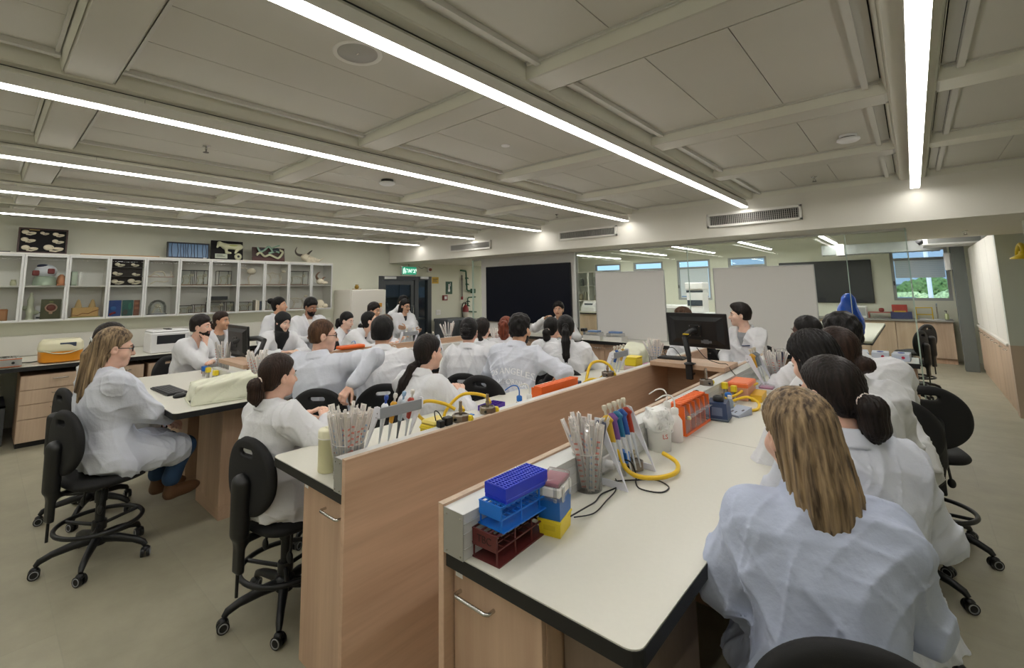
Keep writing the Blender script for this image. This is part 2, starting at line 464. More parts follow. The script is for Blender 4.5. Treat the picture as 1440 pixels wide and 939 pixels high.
# ------------------------------------------------------------------ ceiling of the lab: beam grid with metal panels
BX = [.09-1.545*k for k in range(-1, 7)]
BY = [-2.75, -1.25, .28, 1.895, 3.425, 4.875, 6.40]
def ceiling():
    m = MB()                                          # 0 beam paint, 1 panel, 2 lip, 3 dark
    zb, zp = 2.75, 2.82
    for x in BX: m.box(x-.1, x+.1, YB, YS+.05, zb, 3.0, .012)
    for i in range(len(BX)-1):
        x1, x0 = BX[i]-.1, BX[i+1]+.1
        for j in range(len(BY)):
            if j and j < len(BY): m.box(x0, x1, BY[j]-.1, BY[j]+.1, zb+.002, 3.0, .012) if j < len(BY)-1 else None
        for j in range(len(BY)-1):
            y0, y1 = BY[j]+.1, BY[j+1]-.1
            m.cur = 0
            # sloping shoulders of the coffer
            for (a, b) in (((x0, y0), (x1, y0)), ((x1, y0), (x1, y1)), ((x1, y1), (x0, y1)), ((x0, y1), (x0, y0))):
                cxm, cym = (x0+x1)/2, (y0+y1)/2
                def inn(p, d=.02): return (p[0]+math.copysign(d, cxm-p[0]), p[1]+math.copysign(d, cym-p[1]))
                A, B_ = inn(a), inn(b)
                m.quad((*a, zb+.004), (*b, zb+.004), (*B_, zp+.02), (*A, zp+.02))
            m.cur = 3; m.box(x0, x1, y0, y1, zp+.02, zp+.03)
            m.cur = 2                                 # metal carriers round the panels
            for s in (0, 1):
                xa = x0+.075 if not s else x1-.105
                m.box(xa, xa+.03, y0+.015, y1-.015, zp-.025, zp+.01)
                ya = y0+.02 if not s else y1-.035
                m.box(x0+.03, x1-.03, ya, ya+.015, zp-.012, zp+.01)
                xg = x0+.022 if not s else x1-.075
                m.box(xg, xg+.05, y0+.02, y1-.02, zp+.006, zp+.014)
            m.cur = 1                                 # three panels
            wx = (x1-x0-.21)/3
            for q in range(3):
                m.box(x0+.105+q*wx+.002, x0+.105+(q+1)*wx-.002, y0+.035, y1-.035, zp, zp+.012)
    m.cur = 3                                         # cable slot along each beam
    for x in BX: m.box(x+.024, x+.032, YB, YS, zb-.0015, zb+.004)
    m.cur = 0; m.box(XL, XR, YB, YS+.2, 3.0, 3.1)
    return m.to('ceiling', [BEAMP, PANEL, LIP, DARKGAP])
tag(ceiling(), kind='structure')
# soffit in front of the glass partition and the low ceilings beside it
struct('trim_1', MB().box(XL, XR, YS, 7.12, 2.32, 3.1).box(XL, -6.75, 7.12, 9.9, 2.34, 3.1).box(.0, XR, 7.12, 9.02, 2.32, 3.1), mat('soffit_paint', '#d9d6cb', .8, noise=.015, nscale=2))
struct('ceiling_rear', MB().box(XL, XR, 7.1, YR+.2, 2.92, 3.1).box(XL, XR, 9.4, 9.65, 2.78, 2.93).box(XL, XR, 11.4, 11.65, 2.78, 2.93), mat('rear_ceiling', '#c3c6b8', .8))

# ------------------------------------------------------------------ linear lights
def light(x, y0, y1, z, n, label, group, sm, wires=True):
    t = thing('linear_light', label, 'light', (x, 0, z), 0, group)
    MB().box(-.036, .036, y0, y1, .004, .062).to('housing', WHITEP, t)
    MB().box(-.034, .034, y0, y1+.001, -.002, .0035).to('diffuser', sm, t)
    if wires:
        yy = y0+.5
        while yy < y1-.2:
            MB().cyl((.0, yy, .06), (.0, yy, 2.749-z), .0015, n=6).to('suspension_wire', STEEL, t); yy += 2.42
LN = ['rightmost linear ceiling light, running almost straight up the photo', 'second linear ceiling light from the right, ending above the wide air vent', 'third linear ceiling light from the right, ending above the middle air vent', 'fourth linear ceiling light from the right, ending right of the small left air vent', 'second linear ceiling light from the left wall, ending above the leftmost air vent', 'linear ceiling light nearest the left wall above the glass cabinets']
LX = [.10, -1.425, -2.96, -4.5, -6.04, -7.66]
for i, x in enumerate(LX): light(x, -2.4, 6.22, 2.645, i, LN[i], 'linear ceiling lights of the teaching lab', STRIP)
RX = [(-1.22, 13.1), (-2.63, 13.7), (-4.02, 13.8), (-5.3, 13.6), (-6.95, 14.0), (.12, 12.4)]
for i, (x, y1) in enumerate(RX):
    light(x, 8.2, y1, 2.62, i, ['rear room linear light above the wall display', 'rear room linear light above the right whiteboard', 'rear room linear light seen between the two whiteboards', 'rear room linear light above the left whiteboard', 'rear room linear light furthest left behind the glass', 'rear room linear light furthest right near the big window'][i], 'linear lights of the rear room', STRIPR, False)

# ------------------------------------------------------------------ glass partition
m = MB()
for x0, x1 in ((-6.77, -6.5), (-4.27, -2.4), (-2.395, -.56), (-.555, -.02)): m.box(x0, x1, YG, YG+.012, .9 if x0 > -6.6 else .02, 2.32)
g = m.to('window_1', CLEAR); tag(g, 'clear glass partition between the teaching lab and the rear room', None, None, 'structure')
m = MB().box(-6.785, -6.77, YG-.01, YG+.02, 0, 2.32).box(-2.4, -2.394, YG-.004, YG+.016, .9, 2.32).box(-.561, -.554, YG-.004, YG+.016, .9, 2.32).box(-.02, -.008, YG-.004, YG+.016, .0, 2.32)
m.to('glass_edge', mat('glass_edge', '#b9ccc2', .2), g)
MB().box(-6.77, -.02, YG-.015, YG+.03, 2.295, 2.325).to('glass_track', ALUP, g)
struct('wall_panel', MB().box(-6.5, -4.27, YG-.03, YG+.03, .9, 2.32).box(-4.37, -4.27, YG-.06, YG+.05, .902, 2.32), mat('panel_board', '#d3d2ce', .6))

# display on the partition
tv = thing('display_screen', 'large black wall display behind the person in the middle', 'screen', (-5.33, YG-.06, 1.07))
MB().box(-.995, .995, -.03, .0, 0, 1.075, .008).to('bezel', BLKP, tv)
MB().box(-.98, .98, -.0335, -.030, .015, 1.06).to('panel', mat('screen_glass', '#080d1a', .35, spec=.2), tv)
MB().box(-.5, .5, .0, .03, .2, .85).to('wall_mount', BLKP, tv)

# whiteboards standing on the counter
def board(x0, x1, label):
    t = thing('whiteboard', label, 'whiteboard', ((x0+x1)/2, YG-.09, .905), 0, 'whiteboards on the counter')
    w = (x1-x0)/2
    MB().box(-w, w, .0, .018, .0, 1.035, .004).to('writing_surface', mat('whiteboard_white', '#d8d6d2', .3), t)
    f = MB(); f.box(-w-.006, -w, -.004, .022, 0, 1.04).box(w, w+.006, -.004, .022, 0, 1.04).box(-w-.006, w+.006, -.004, .022, 1.035, 1.045).box(-w-.006, w+.006, -.004, .022, -.003, .004)
    f.to('rim', ALU, t)
board(-3.86, -2.725, 'left whiteboard, between the wall display and the monitor')
board(-2.03, -.88, 'right whiteboard, behind the young man in profile')

# ------------------------------------------------------------------ cabinet helpers
def handle_mb(p, axis='x', length=.12, out=(0, -1, 0), r=.005, d=.028):
    """bow handle centred on p"""
    o = Vector(out)*d; a = Vector({'x': (1, 0, 0), 'y': (0, 1, 0), 'z': (0, 0, 1)}[axis])*(length/2); p = Vector(p)
    return MB().tube([p-a, p-a+o*.8, p-a*.86+o, p+a*.86+o, p+a+o*.8, p+a], r, 8)
# front counter under the display: worktop + doored units
ctop = tag(MB().box(-6.3, -.03, 6.43, YG-.032, .872, .9).to('worktop', TOP), 'long white counter top below the display and whiteboards', 'worktop')
MB().box(-6.305, -.025, 6.42, YG-.034, .85, .872).to('black_edge', BLK, ctop)
MB().box(-6.305, -.025, 6.42, 6.43, .872, .897).to('edge_band', BLK, ctop)
xs = np.linspace(-6.25, -.05, 9)
names = ['far left', 'second from left', 'third from left', 'fourth, right of the persons with dark ponytails', 'fifth, below the left whiteboard', 'sixth, behind the monitor', 'seventh, behind the young man', 'rightmost, below the glove boxes']
for i in range(8):
    a, b = xs[i], xs[i+1]; wd = b-a
    t = thing('base_cabinet', 'oak base cabinet under the front counter, '+names[i], 'cabinet', (a, 6.48, 0), 0, 'oak base cabinets under the front counter')
    MB().box(.002, wd-.002, .02, .46, .1, .848).box(.01, wd-.01, .06, .45, 0, .1).to('carcass', WOODZ, t)
    for s in (0, 1):
        d = MB().box(.004+s*wd/2, wd/2-.003+s*wd/2, 0, .019, .105, .845, .002).to('door', WOODZ, t)
        handle_mb((wd/2-.1+s*.2, 0, .79), 'x', .13).to('handle', STEEL, d)

# ------------------------------------------------------------------ air vents in the soffit
def vent(x0, x1, z0, z1, label):
    t = thing('air_vent', label, 'vent', ((x0+x1)/2, YS-.02, (z0+z1)/2), 0, 'air vents in the soffit')
    w, h = (x1-x0)/2, (z1-z0)/2
    MB().box(-w+.02, w-.02, .0165, .0195, -h+.02, h-.02).to('duct_back', DARKGAP, t)
    f = MB().box(-w, w, -.012, .0195, h-.03, h, .003).box(-w, w, -.012, .0195, -h, -h+.03, .003).box(-w, -w+.03, -.012, .0195, -h, h, .003).box(w-.03, w, -.012, .0195, -h, h, .003)
    f.to('frame', WHITEP, t)
    l = MB(); n = int((2*w-.06)/.021)
    for k in range(n):
        x = -w+.03+(k+.5)*(2*w-.06)/n; l.box(x-.0032, x+.0032, -.006, .012, -h+.028, h-.028)
    for k in range(5):
        z = -h+.03+(k+.5)*(2*h-.06)/5; l.box(-w+.03, w-.03, .005, .010, z-.0016, z+.0016)
    l.to('louvre', mat('louvre_grey', '#a3a29b', .5), t)
vent(-1.885, -.86, 2.44, 2.618, 'widest air vent, right end of the soffit')
vent(-4.16, -3.145, 2.458, 2.615, 'middle air vent in the soffit above the whiteboards')
vent(-6.74, -5.645, 2.44, 2.6, 'leftmost air vent in the soffit')

# ------------------------------------------------------------------ ceiling fittings
def fitting(name, cat, loc, prof, m, label, extra=None, group=None):
    o = thing(name, label, cat, loc, 0, group); MB().lathe(prof, n=28).to('body', m, o)
    if extra: extra(o)
    return o
sp = thing('ceiling_speaker', 'large round flush speaker in the nearest ceiling panels', 'speaker', (-1.842, 1.124, 2.82))
MB().lathe([(.092, 0), (.097, -.004), (.112, -.006), (.116, -.002), (.116, .0)], n=40, cap=False).to('rim', WHITEP, sp)
gr = MB().lathe([(.0001, -.002), (.093, -.002), (.093, 0)], n=40).to('grille', mat('grille_grey', '#a9a7a0', .6), sp)
MB().box(-.012, .012, -.003, .003, -.0035, -.002).to('badge', STEEL, gr)
def smoke(loc, label, s=1., dark=False):
    t = thing('smoke_detector', label, 'detector', loc, 0, 'smoke detectors')
    MB().lathe([(.05*s, 0), (.05*s, -.014), (.046*s, -.018)], n=28).to('base', BLKP if dark else WPL, t)
    MB().lathe([(.046*s, -.024), (.064*s, -.028), (.066*s, -.04), (.05*s, -.052), (.02*s, -.056), (.0001, -.056)], n=28).to('cover', WPL, t)
    MB().lathe([(.044*s, -.017), (.044*s, -.026)], n=28).to('sensor_slot', DARKGAP, t)
smoke((-3.85, 2.72, 2.82), 'smoke detector on a dark base near the middle of the ceiling', 1.25, True)
smoke((-.262, 4.35, 2.82), 'white smoke detector left of the rightmost ceiling light', 1.1)
smoke((-7.55, .97, 2.82), 'small smoke detector at far left above the glass cabinets', 1.)
def sprinkler(loc, label):
    t = thing('sprinkler_head', label, 'sprinkler', loc, 0, 'sprinkler heads')
    MB().lathe([(.028, 0), (.026, -.006), (.008, -.008), (.008, -.03)], n=16).to('escutcheon', STEEL, t)
    MB().tube([(.006, 0, -.028), (.014, 0, -.038), (.003, 0, -.05)], .002, 6).tube([(-.006, 0, -.028), (-.014, 0, -.038), (-.003, 0, -.05)], .002, 6).lathe([(.02, -.05), (.02, -.053)], n=14).to('deflector', mat('dull_metal', '#6d6c68', .5, metal=.8), t)
sprinkler((-3.894, 1.085, 2.82), 'sprinkler head between the third and fourth linear lights')
sprinkler((-.661, 5.8, 2.82), 'sprinkler head above the right end of the widest vent')
sprinkler((-3.898, 5.85, 2.82), 'sprinkler head just above the middle air vent')
sprinkler((.512, 7.912, 2.32), 'sprinkler head under the low ceiling at right')
tag(MB().lathe([(.035, 0), (.035, -.006), (.03, -.009), (.0001, -.009)], n=24).to('ceiling_sensor', WPL, None, (-2.256, 2.702, 2.82)), 'small round white disc in the ceiling panel right of centre', 'sensor')

# ------------------------------------------------------------------ right side: closets, pillar, safety shower
pl = struct('pillar', MB().box(.60, .79, 13.0, 13.3, 0, 2.92), mat('pillar_grey', '#646966', .7))
cw = thing('tall_closet', 'tall white closet row with oak lower doors along the right passage', 'closet', (.86, 9.14, 0))
MB().box(.0, .6, .0, 3.86, .9, 2.38).to('carcass', WHITEP, cw)
for k in range(4):
    d = MB().box(-.018, .0, .01+k*.963, .955+k*.963, .93, 2.36, .003).to('upper_door', WHITEP, cw)
    d = MB().box(-.018, .0, .01+k*.963, .955+k*.963, .08, .86, .003).to('lower_door', WOODZP, cw)
    for q in range(2):
        handle_mb((-.018, .25+k*.963+q*.45, .80), 'y', .12, (-1, 0, 0)).to('handle', STEEL, d)
MB().box(.0, .6, .0, 3.86, 0, .9).to('plinth', WOODZP, cw)
MB().box(-.04, .0, .0, 3.86, .872, .9).to('ledge', WHITEP, cw)
YEL = mat('safety_yellow', '#d8b91c', .4)
ss = thing('safety_shower', 'yellow emergency shower head on a curved arm at far right', 'shower', (1.02, 8.98, 2.0))
MB().tube(spline([(.0, .0, .05), (.0, -.12, .13), (.0, -.3, .16), (0, -.42, .13), (0, -.46, .05)], 6), .026, 12).lathe([(.04, .07), (.045, .045)], 0, -.46).to('arm', YEL, ss)
MB().lathe([(.04, .05), (.06, .03), (.12, -.005), (.125, -.02), (.0001, -.02)], 0, -.46, n=28).to('shower_head', YEL, ss)
wc = thing('wall_cupboard', 'white cupboard high at the right edge of the photo', 'cupboard', (.86, 6.55, 2.03))
MB().box(0, .5, 0, .5, .02, .285, .01).to('carcass', WHITEP, wc)
MB().box(.006, .49, -.018, 0, .025, .28, .004).to('door', WHITEP, wc)
MB().box(0.0, .5, -.01, .5, 0, .02).to('bottom_rail', WHITEP, wc)
# ------------------------------------------------------------------ laboratory islands
def worktop(name, x0, x1, y0, y1, label, rcorner):
    """white compact-laminate top with a black core; one near corner rounded"""
    r = .035
    if rcorner == 'right': poly = [(x0, y0)]+[(x1-r+r*math.sin(a), y0+r-r*math.cos(a)) for a in np.linspace(0, PI/2, 7)]+[(x1, y1), (x0, y1)]
    elif rcorner == 'left': poly = [(x0+r-r*math.sin(a), y0+r-r*math.cos(a)) for a in np.linspace(PI/2, 0, 7)]+[(x1, y0), (x1, y1), (x0, y1)]
    else: poly = [(x0+r-r*math.sin(a), y0+r-r*math.cos(a)) for a in np.linspace(PI/2, 0, 7)]+[(x1-r+r*math.sin(a), y0+r-r*math.cos(a)) for a in np.linspace(0, PI/2, 7)]+[(x1, y1), (x0, y1)]
    t = MB().prism(poly, .888, .9).to(name, TOP); tag(t, label, 'worktop')
    cx = sum(p[0] for p in poly)/len(poly); cy = sum(p[1] for p in poly)/len(poly)
    big = [(p[0]+(.002 if p[0] > cx else -.002), p[1]+(.002 if p[1] > cy else -.002)) for p in poly]
    MB().prism(big, .858, .8965).to('black_edge', BLK, t)
    return t
def divider(x_wood, x_rail, y0, y1, label, floorpanel=True):
    """oak panel with an aluminium service rail on its bench side"""
    s = 1 if x_rail > x_wood else -1
    t = thing('bench_divider', label, 'divider', (0, 0, 0))
    MB().box(x_wood, x_wood+s*.025, y0, y1, .0, 1.035, .0015).to('panel', WOODY, t)
    MB().box(x_wood, x_wood+s*.025, y0-.0005, y1, 1.035, 1.0365).to('top_edge', WOODZP, t)
    a, b = x_wood+s*.0255, x_rail
    m = MB().box(a, b, y0+.004, y1, .9, 1.03, .001)
    for z in (.93, .972, 1.0): m.box(b-s*.002, b+s*.0022, y0+.004, y1, z, z+.003)
    m.to('service_rail', ALUP, t)
    e = MB().box(a, b, y0, y0+.004, .9, 1.031)
    e.to('end_cap', ALU, t)
    s_ = MB()
    for xx, zz in ((a+.015*s, 1.015), (b-.01*s, 1.015), (a+.015*s, .91), (b-.01*s, .91)): s_.cyl((xx, y0, zz), (xx, y0-.0015, zz), .003, n=8)
    s_.to('screw', STEEL, t)
    return t
def cabinet_end(x0, x1, y0, y1, label, handle=None, mt=None):
    t = thing('bench_cabinet', label, 'cabinet', (x0, y0, 0)); w, d = x1-x0, y1-y0
    MB().box(.0, w, .02, d, .1, .858).to('carcass', mt or WOODZ, t)
    MB().box(.0, w, .035, d-.01, 0, .1).to('plinth', WOODX, t)
    dr = MB().box(.002, w-.002, .0, .0195, .104, .855, .0015).to('door', mt or WOODZ, t)
    if handle is not None: handle_mb((handle, 0, .785), 'x', .135, (0, -1, 0), .0055, .03).to('handle', STEEL, dr)
    MB().box(w*.03, w*.03+.03, -.0005, 0, .82, .845).to('label_plate', WPL, dr)
    return t
worktop('worktop', -2.40, -1.745, 1.04, 5.4, 'long white worktop left of the nearest oak divider, holding the yellow gas tubes', 'left')
_w = worktop('worktop', -1.135, -.518, 1.04, 5.5, 'wide white worktop in the right foreground', 'right')
MB().box(-1.05, -.519, 2.668, 2.671, .8995, .9002).to('joint_line', mat('joint_grey', '#8f8c82', .6), _w)
divider(-1.715, -1.80, 1.03, 5.4, 'oak divider panel in the middle foreground, the nearest and tallest oak face')
divider(-1.165, -1.055, 1.03, 5.5, 'low oak divider behind the blue and maroon racks at right')
cabinet_end(-2.13, -1.742, 1.07, 1.62, 'oak end cabinet with bow handle left of the big oak panel', .27)
cabinet_end(-1.138, -.80, 1.07, 1.62, 'oak end cabinet with bow handle under the blue and maroon racks', .10)
tag(MB().box(-.795, -.60, 1.16, 1.62, 0, .858, .002).to('support_panel', wood('oak_shaded_panel', 'z', '#7d6c5e', '#8f7d6d')), 'oak support panel, shade painted in, under the near corner of the right worktop', 'panel')  # the worktop's shadow is put into this darker oak colour
for x0, lab in ((-2.13, 'left worktop'), (-1.138, 'right worktop')):
    for yy in (2.75, 4.2):
        w = .388 if x0 < -2 else .338
        t = thing('bench_cabinet', 'oak knee-space cabinet %s under the %s' % ('halfway' if yy < 3 else 'at the far end', lab), 'cabinet', (x0, yy, 0))
        MB().box(0, w, 0, .5, .1, .858).to('carcass', WOODZ, t); MB().box(.01, w-.01, .02, .48, 0, .1).to('plinth', WOODX, t)
cp = thing('cross_shelf', 'oak shelf bridging the two dividers under the monitor', 'shelf', (0, 0, 0))
MB().box(-1.722, -1.13, 3.93, 4.30, 1.037, 1.072, .002).to('shelf_board', WOODX, cp)
MB().box(-1.714, -1.166, 4.28, 4.30, 0, 1.037).to('back_panel', WOODX, cp)
# the second island
worktop('worktop', -5.58, -3.72, .94, 1.62, 'white worktop at the near end of the left island, under the dust cover and keyboard', 'both')
worktop('worktop', -4.40, -3.72, 1.622, 5.2, 'white worktop along the right side of the left island', None) if False else None
t = tag(MB().box(-4.42, -3.72, 1.622, 5.2, .888, .9).to('worktop', TOP), 'white worktop along the aisle side of the left island', 'worktop'); MB().box(-4.42, -3.718, 1.622, 5.2, .858, .8965).to('black_edge', BLK, t)
t = tag(MB().box(-5.58, -4.90, 1.622, 5.2, .888, .9).to('worktop', TOP), 'white worktop along the window-cabinet side of the left island', 'worktop'); MB().box(-5.582, -4.90, 1.622, 5.2, .858, .8965).to('black_edge', BLK, t)
divider(-4.45, -4.36, 1.86, 5.2, 'oak divider along the aisle side of the left island')
divider(-4.87, -4.96, 1.86, 5.2, 'oak divider along the far side of the left island, below the orange lid')
t = thing('bench_cabinet', 'oak cabinet with round cable grommet under the near corner of the left island', 'cabinet', (-4.55, 1.34, 0))
MB().box(0, .55, 0, .62, .1, .858, .002).to('carcass', WOODZ, t); MB().box(.004, .546, .004, .61, 0, .1).to('plinth', WOODX, t)
g = MB(); g.M = Matrix.Translation((.55, .2, .79))@Matrix.Rotation(PI/2, 4, 'Y')
g.lathe([(.0001, .004), (.03, .004), (.034, .007), (.042, .006), (.044, 0)], n=28); g.M = None
g.to('grommet', mat('grommet_grey', '#55585a', .4), t)
t = thing('bench_cabinet', 'oak cabinet under the far left near corner of the left island', 'cabinet', (-5.35, 1.34, 0))
MB().box(0, .5, 0, .62, .1, .858, .002).to('carcass', WOODZ, t); MB().box(.004, .496, .004, .61, 0, .1).to('plinth', WOODX, t)
t = thing('cross_shelf', 'oak shelf under the monitor of the left island', 'shelf', (0, 0, 0))
MB().box(-4.97, -4.35, 1.60, 1.90, 1.037, 1.072, .002).to('shelf_board', WOODX, t)
MB().box(-4.97, -4.35, 1.86, 1.885, .0, 1.037).to('back_panel', WOODX, t)
MB().box(-4.97, -4.35, 1.55, 1.598, .9, 1.0, .001).to('service_rail', ALUP, t)

# ------------------------------------------------------------------ stools
def sd_round_box(x, y, z, c, b, r):
    qx = np.abs(x-c[0])-b[0]+r; qy = np.abs(y-c[1])-b[1]+r; qz = np.abs(z-c[2])-b[2]+r
    return np.sqrt(np.maximum(qx, 0)**2+np.maximum(qy, 0)**2+np.maximum(qz, 0)**2)+np.minimum(np.maximum(qx, np.maximum(qy, qz)), 0)-r
def stool_proto():
    t = thing('lab_stool', 'x', 'stool', (0, 0, 0), 0, 'black lab stools with foot rings')
    def seat(x, y, z):
        zz = z-.60+.03*np.clip((y-.12)/.1, 0, 1)**2-.012*np.clip(1-(x*x+y*y)/.03, 0, 1)*-1
        k = ((np.abs(x)/.225)**3+(np.abs(y)/.215)**3)**(1/3.)
        return smax((k-1)*.2, np.abs(zz)-.032, .05)
    V, F = surface_nets(seat, (-.26, -.26, .53), (.26, .26, .68), .009)
    link_mesh('seat', np_mesh('seat', V, F), BLKF, t)
    def back(x, y, z):
        yy = y+.225-.35*x*x+.12*(z-.86)**2
        k = ((np.abs(x)/(.215-.05*np.clip((z-.86)/.2, -1, 1)**2))**2.5+(np.abs(z-.865)/.195)**2.5)**(1/2.5)
        d = smax((k-1)*.18, np.abs(yy)-.026, .035)
        slot = sd_round_box(x, yy, z, (0, 0, .985), (.055, .2, .016), .015)
        return smax(d, -slot, .01)
    V, F = surface_nets(back, (-.26, -.34, .63), (.26, -.1, 1.09), .008)
    link_mesh('backrest', np_mesh('backrest', V, F), BLKF, t)
    def spine(x, y, z):
        d = sd_cap(x*.75, y, z, (0, -.265, .84), (0, -.265, .60), .045, .042)
        return smin(smin(d, sd_round_box(x, y, z, (0, -.262, .50), (.035, .018, .09), .01), .02), sd_round_box(x, y, z, (0, -.13, .555), (.03, .14, .012), .01), .03)
    V, F = surface_nets(spine, (-.1, -.34, .38), (.1, .05, .92), .009)
    b = link_mesh('back_bracket', np_mesh('back_bracket', V, F), BLKP, t)
    MB().cyl((0, -.265, .42), (0, -.265, .30), .008).to('adjusting_rod', BLKP, b)
    for s, ln in ((-1, .13), (1, .13)):
        MB().tube([(s*.08, -.02, .565), (s*.11, -.04, .53), (s*.115, -.05, .44)], .008, 8).ell((s*.116, -.052, .425), (.022, .014, .03)).to('lever', BLKP, t)
    c = MB().cyl((0, 0, .14), (0, 0, .40), .027, n=18).lathe([(.035, .36), (.035, .42), (.028, .43)], n=18)
    c.to('column', BLKP, t)
    MB().cyl((0, 0, .40), (0, 0, .575), .0155, n=14).box(-.09, .09, -.1, .1, .552, .568, .004).to('gas_lift', STEEL, t)
    r = MB(); r.tube([(.225*math.cos(a), .225*math.sin(a), .235) for a in np.linspace(0, 2*PI, 41)[:-1]], .0135, 10, closed=True)
    for k in range(3):
        a = PI/2+k*2*PI/3; r.tube([(.03*math.cos(a), .03*math.sin(a), .215), (.22*math.cos(a), .22*math.sin(a), .235)], .011, 8)
    r.lathe([(.04, .19), (.04, .24)], n=18)
    r.to('foot_ring', BLKP, t)
    TY = mat('caster_tread', '#8d8f90', .5)
    MB().lathe([(.045, .10), (.05, .16), (.03, .17)], n=18).to('base_hub', BLKP, t)
    for k in range(5):
        a = PI/2+k*2*PI/5+.3; ca, sa = math.cos(a), math.sin(a)
        lg = MB().tube([(.03*ca, .03*sa, .135), (.12*ca, .12*sa, .13), (.22*ca, .22*sa, .112), (.275*ca, .275*sa, .09), (.29*ca, .29*sa, .07)], [.03, .026, .021, .019, .014], 10, flat=(1, .9)).to('leg', BLKP, t)
        px, py = .292*ca, .292*sa; q = a+1.1+k; tx, ty = math.cos(q), math.sin(q)
        w = MB(); w.cur = 0
        for s in (-1, 1):
            w.cur = 0; w.cyl((px-ty*.006*s, py+tx*.006*s, .029), (px-ty*.024*s, py+tx*.024*s, .029), .029, n=18)
            w.cur = 1; w.tube([(px-ty*.0245*s+tx*.0205*math.cos(u), py+tx*.0245*s+ty*.0205*math.cos(u), .029+.0205*math.sin(u)) for u in np.linspace(0, 2*PI, 19)[:-1]], .003, 6, closed=True)
        w.cur = 0; w.ell((px, py, .05), (.024, .024, .018), 12, 8)
        w.to('caster', [BLKP, TY], lg)
    return t
STOOL = stool_proto(); _first_stool = [True]
def stool(x, y, yaw, label, seat=.635):
    s = STOOL if _first_stool[0] else copy_tree(STOOL)
    _first_stool[0] = False
    s.location = (x, y, 0); s.rotation_euler = (0, 0, math.radians(yaw)); s['label'] = label
    for c in s.children:
        n = c.name.split('.')[0]
        c.location.z = (seat-.632) if n in ('seat', 'backrest', 'back_bracket', 'lever', 'gas_lift') else 0
    return s

# ------------------------------------------------------------------ left wall: counter, drawers, glazed cabinets
ct = tag(MB().box(-8.8, -7.47, -2.0, 4.86, .878, .9).to('worktop', TOP), 'long white counter top along the left wall under the glass cabinets', 'worktop')
MB().box(-8.8, -7.465, -2.0, 4.862, .85, .8965).to('black_edge', BLK, ct)
tr = struct('trim_2', MB().box(-8.8, -8.765, -2.0, 4.86, .905, 1.17, .004), WHITEP)
def drawer_unit(y, h, label, mt=WOODZP):
    t = thing('drawer_unit', label, 'drawers', (-7.5, y, 0), 0, 'oak drawer units under the left wall counter')
    W = .545
    MB().box(-.6, -.019, 0, W, .06, .79).to('carcass', WOODZ, t); MB().box(-.58, -.05, .01, W-.01, 0, .06).to('plinth', BLK, t)
    zs = [.06, .31, .47, .63, .79]
    for k in range(4):
        d = MB().box(-.0185, 0, .003, W-.003, zs[k]+.003, zs[k+1]-.003, .0015).to('drawer', mt, t)
        handle_mb((0, W*.62, zs[k+1]-.05 if k else zs[k+1]-.08), 'y', .13, (1, 0, 0)).to('handle', STEEL, d)
    return t
dl = ['oak drawer unit nearest the left edge of the photo', 'oak drawer unit behind the two women at the left island', 'oak drawer unit below the white instrument with a dark window', 'oak drawer unit behind the bearded man with hand on chin', 'oak drawer unit at the far end of the left wall counter']
for k, y in enumerate((.385, .985, 1.575, 2.6, 3.8)): drawer_unit(y, 0, dl[k])
tag(MB().box(-8.6, -7.8, -1.9, .3, .42, .44).box(-8.6, -7.8, -1.9, .3, .10, .12).box(-7.83, -7.8, -1.9, .3, 0, .44).to('low_shelf', mat('shadow_grey', '#47494a', .7)), 'low shelving, coloured as shade, under the counter at the left edge', 'shelf')  # dark grey carries the shade of the open space below the counter

CABW = .869
def wall_cabinet(j, label):
    y0 = .356+CABW*j; t = thing('wall_cabinet', label, 'cabinet', (-8.45, y0, 1.36), 0, 'glass-fronted wall cabinets'); H = .875
    m = MB(); W = CABW
    m.box(-.35, -.022, 0, .016, 0, H).box(-.35, -.022, W-.016, W, 0, H).box(-.35, -.022, .016, W-.016, 0, .018).box(-.35, -.022, .016, W-.016, H-.018, H).box(-.35, -.342, .016, W-.016, .018, H-.018)
    m.to('carcass', mat('cabinet_white', '#e8e6df', .55), t)
    MB().box(-.34, -.03, .016, W-.016, .45, .468).to('shelf', WHITEP, t)
    for s in (0, 1):
        a = s*W/2+.002; b = a+W/2-.004
        d = MB().box(-.02, 0, a, a+.024, .0, H).box(-.02, 0, b-.024, b, 0, H).box(-.02, 0, a+.024, b-.024, 0, .028).box(-.02, 0, a+.024, b-.024, H-.028, H).to('door', ALUP, t)
        MB().quad((-.011, a+.024, .028), (-.011, b-.024, .028), (-.011, b-.024, H-.028), (-.011, a+.024, H-.028)).to('pane', CABGL, d)
    MB().box(-.35, .005, -.001, W+.001, H, H+.02).to('top_board', WHITEP, t)
    return t
wl = ['glass cabinet cut off by the left edge of the photo', 'glass cabinet holding the eye model and flat anatomy boards', 'glass cabinet with the dark bone display and coloured boards', 'glass cabinet with twin framed skeleton cases, fourth from the far end', 'glass cabinet with the bird and animal skeletons in the middle of the row', 'rightmost glass cabinet of the row, beside the fridge']
for j in range(-1, 5): wall_cabinet(j, wl[j+1])

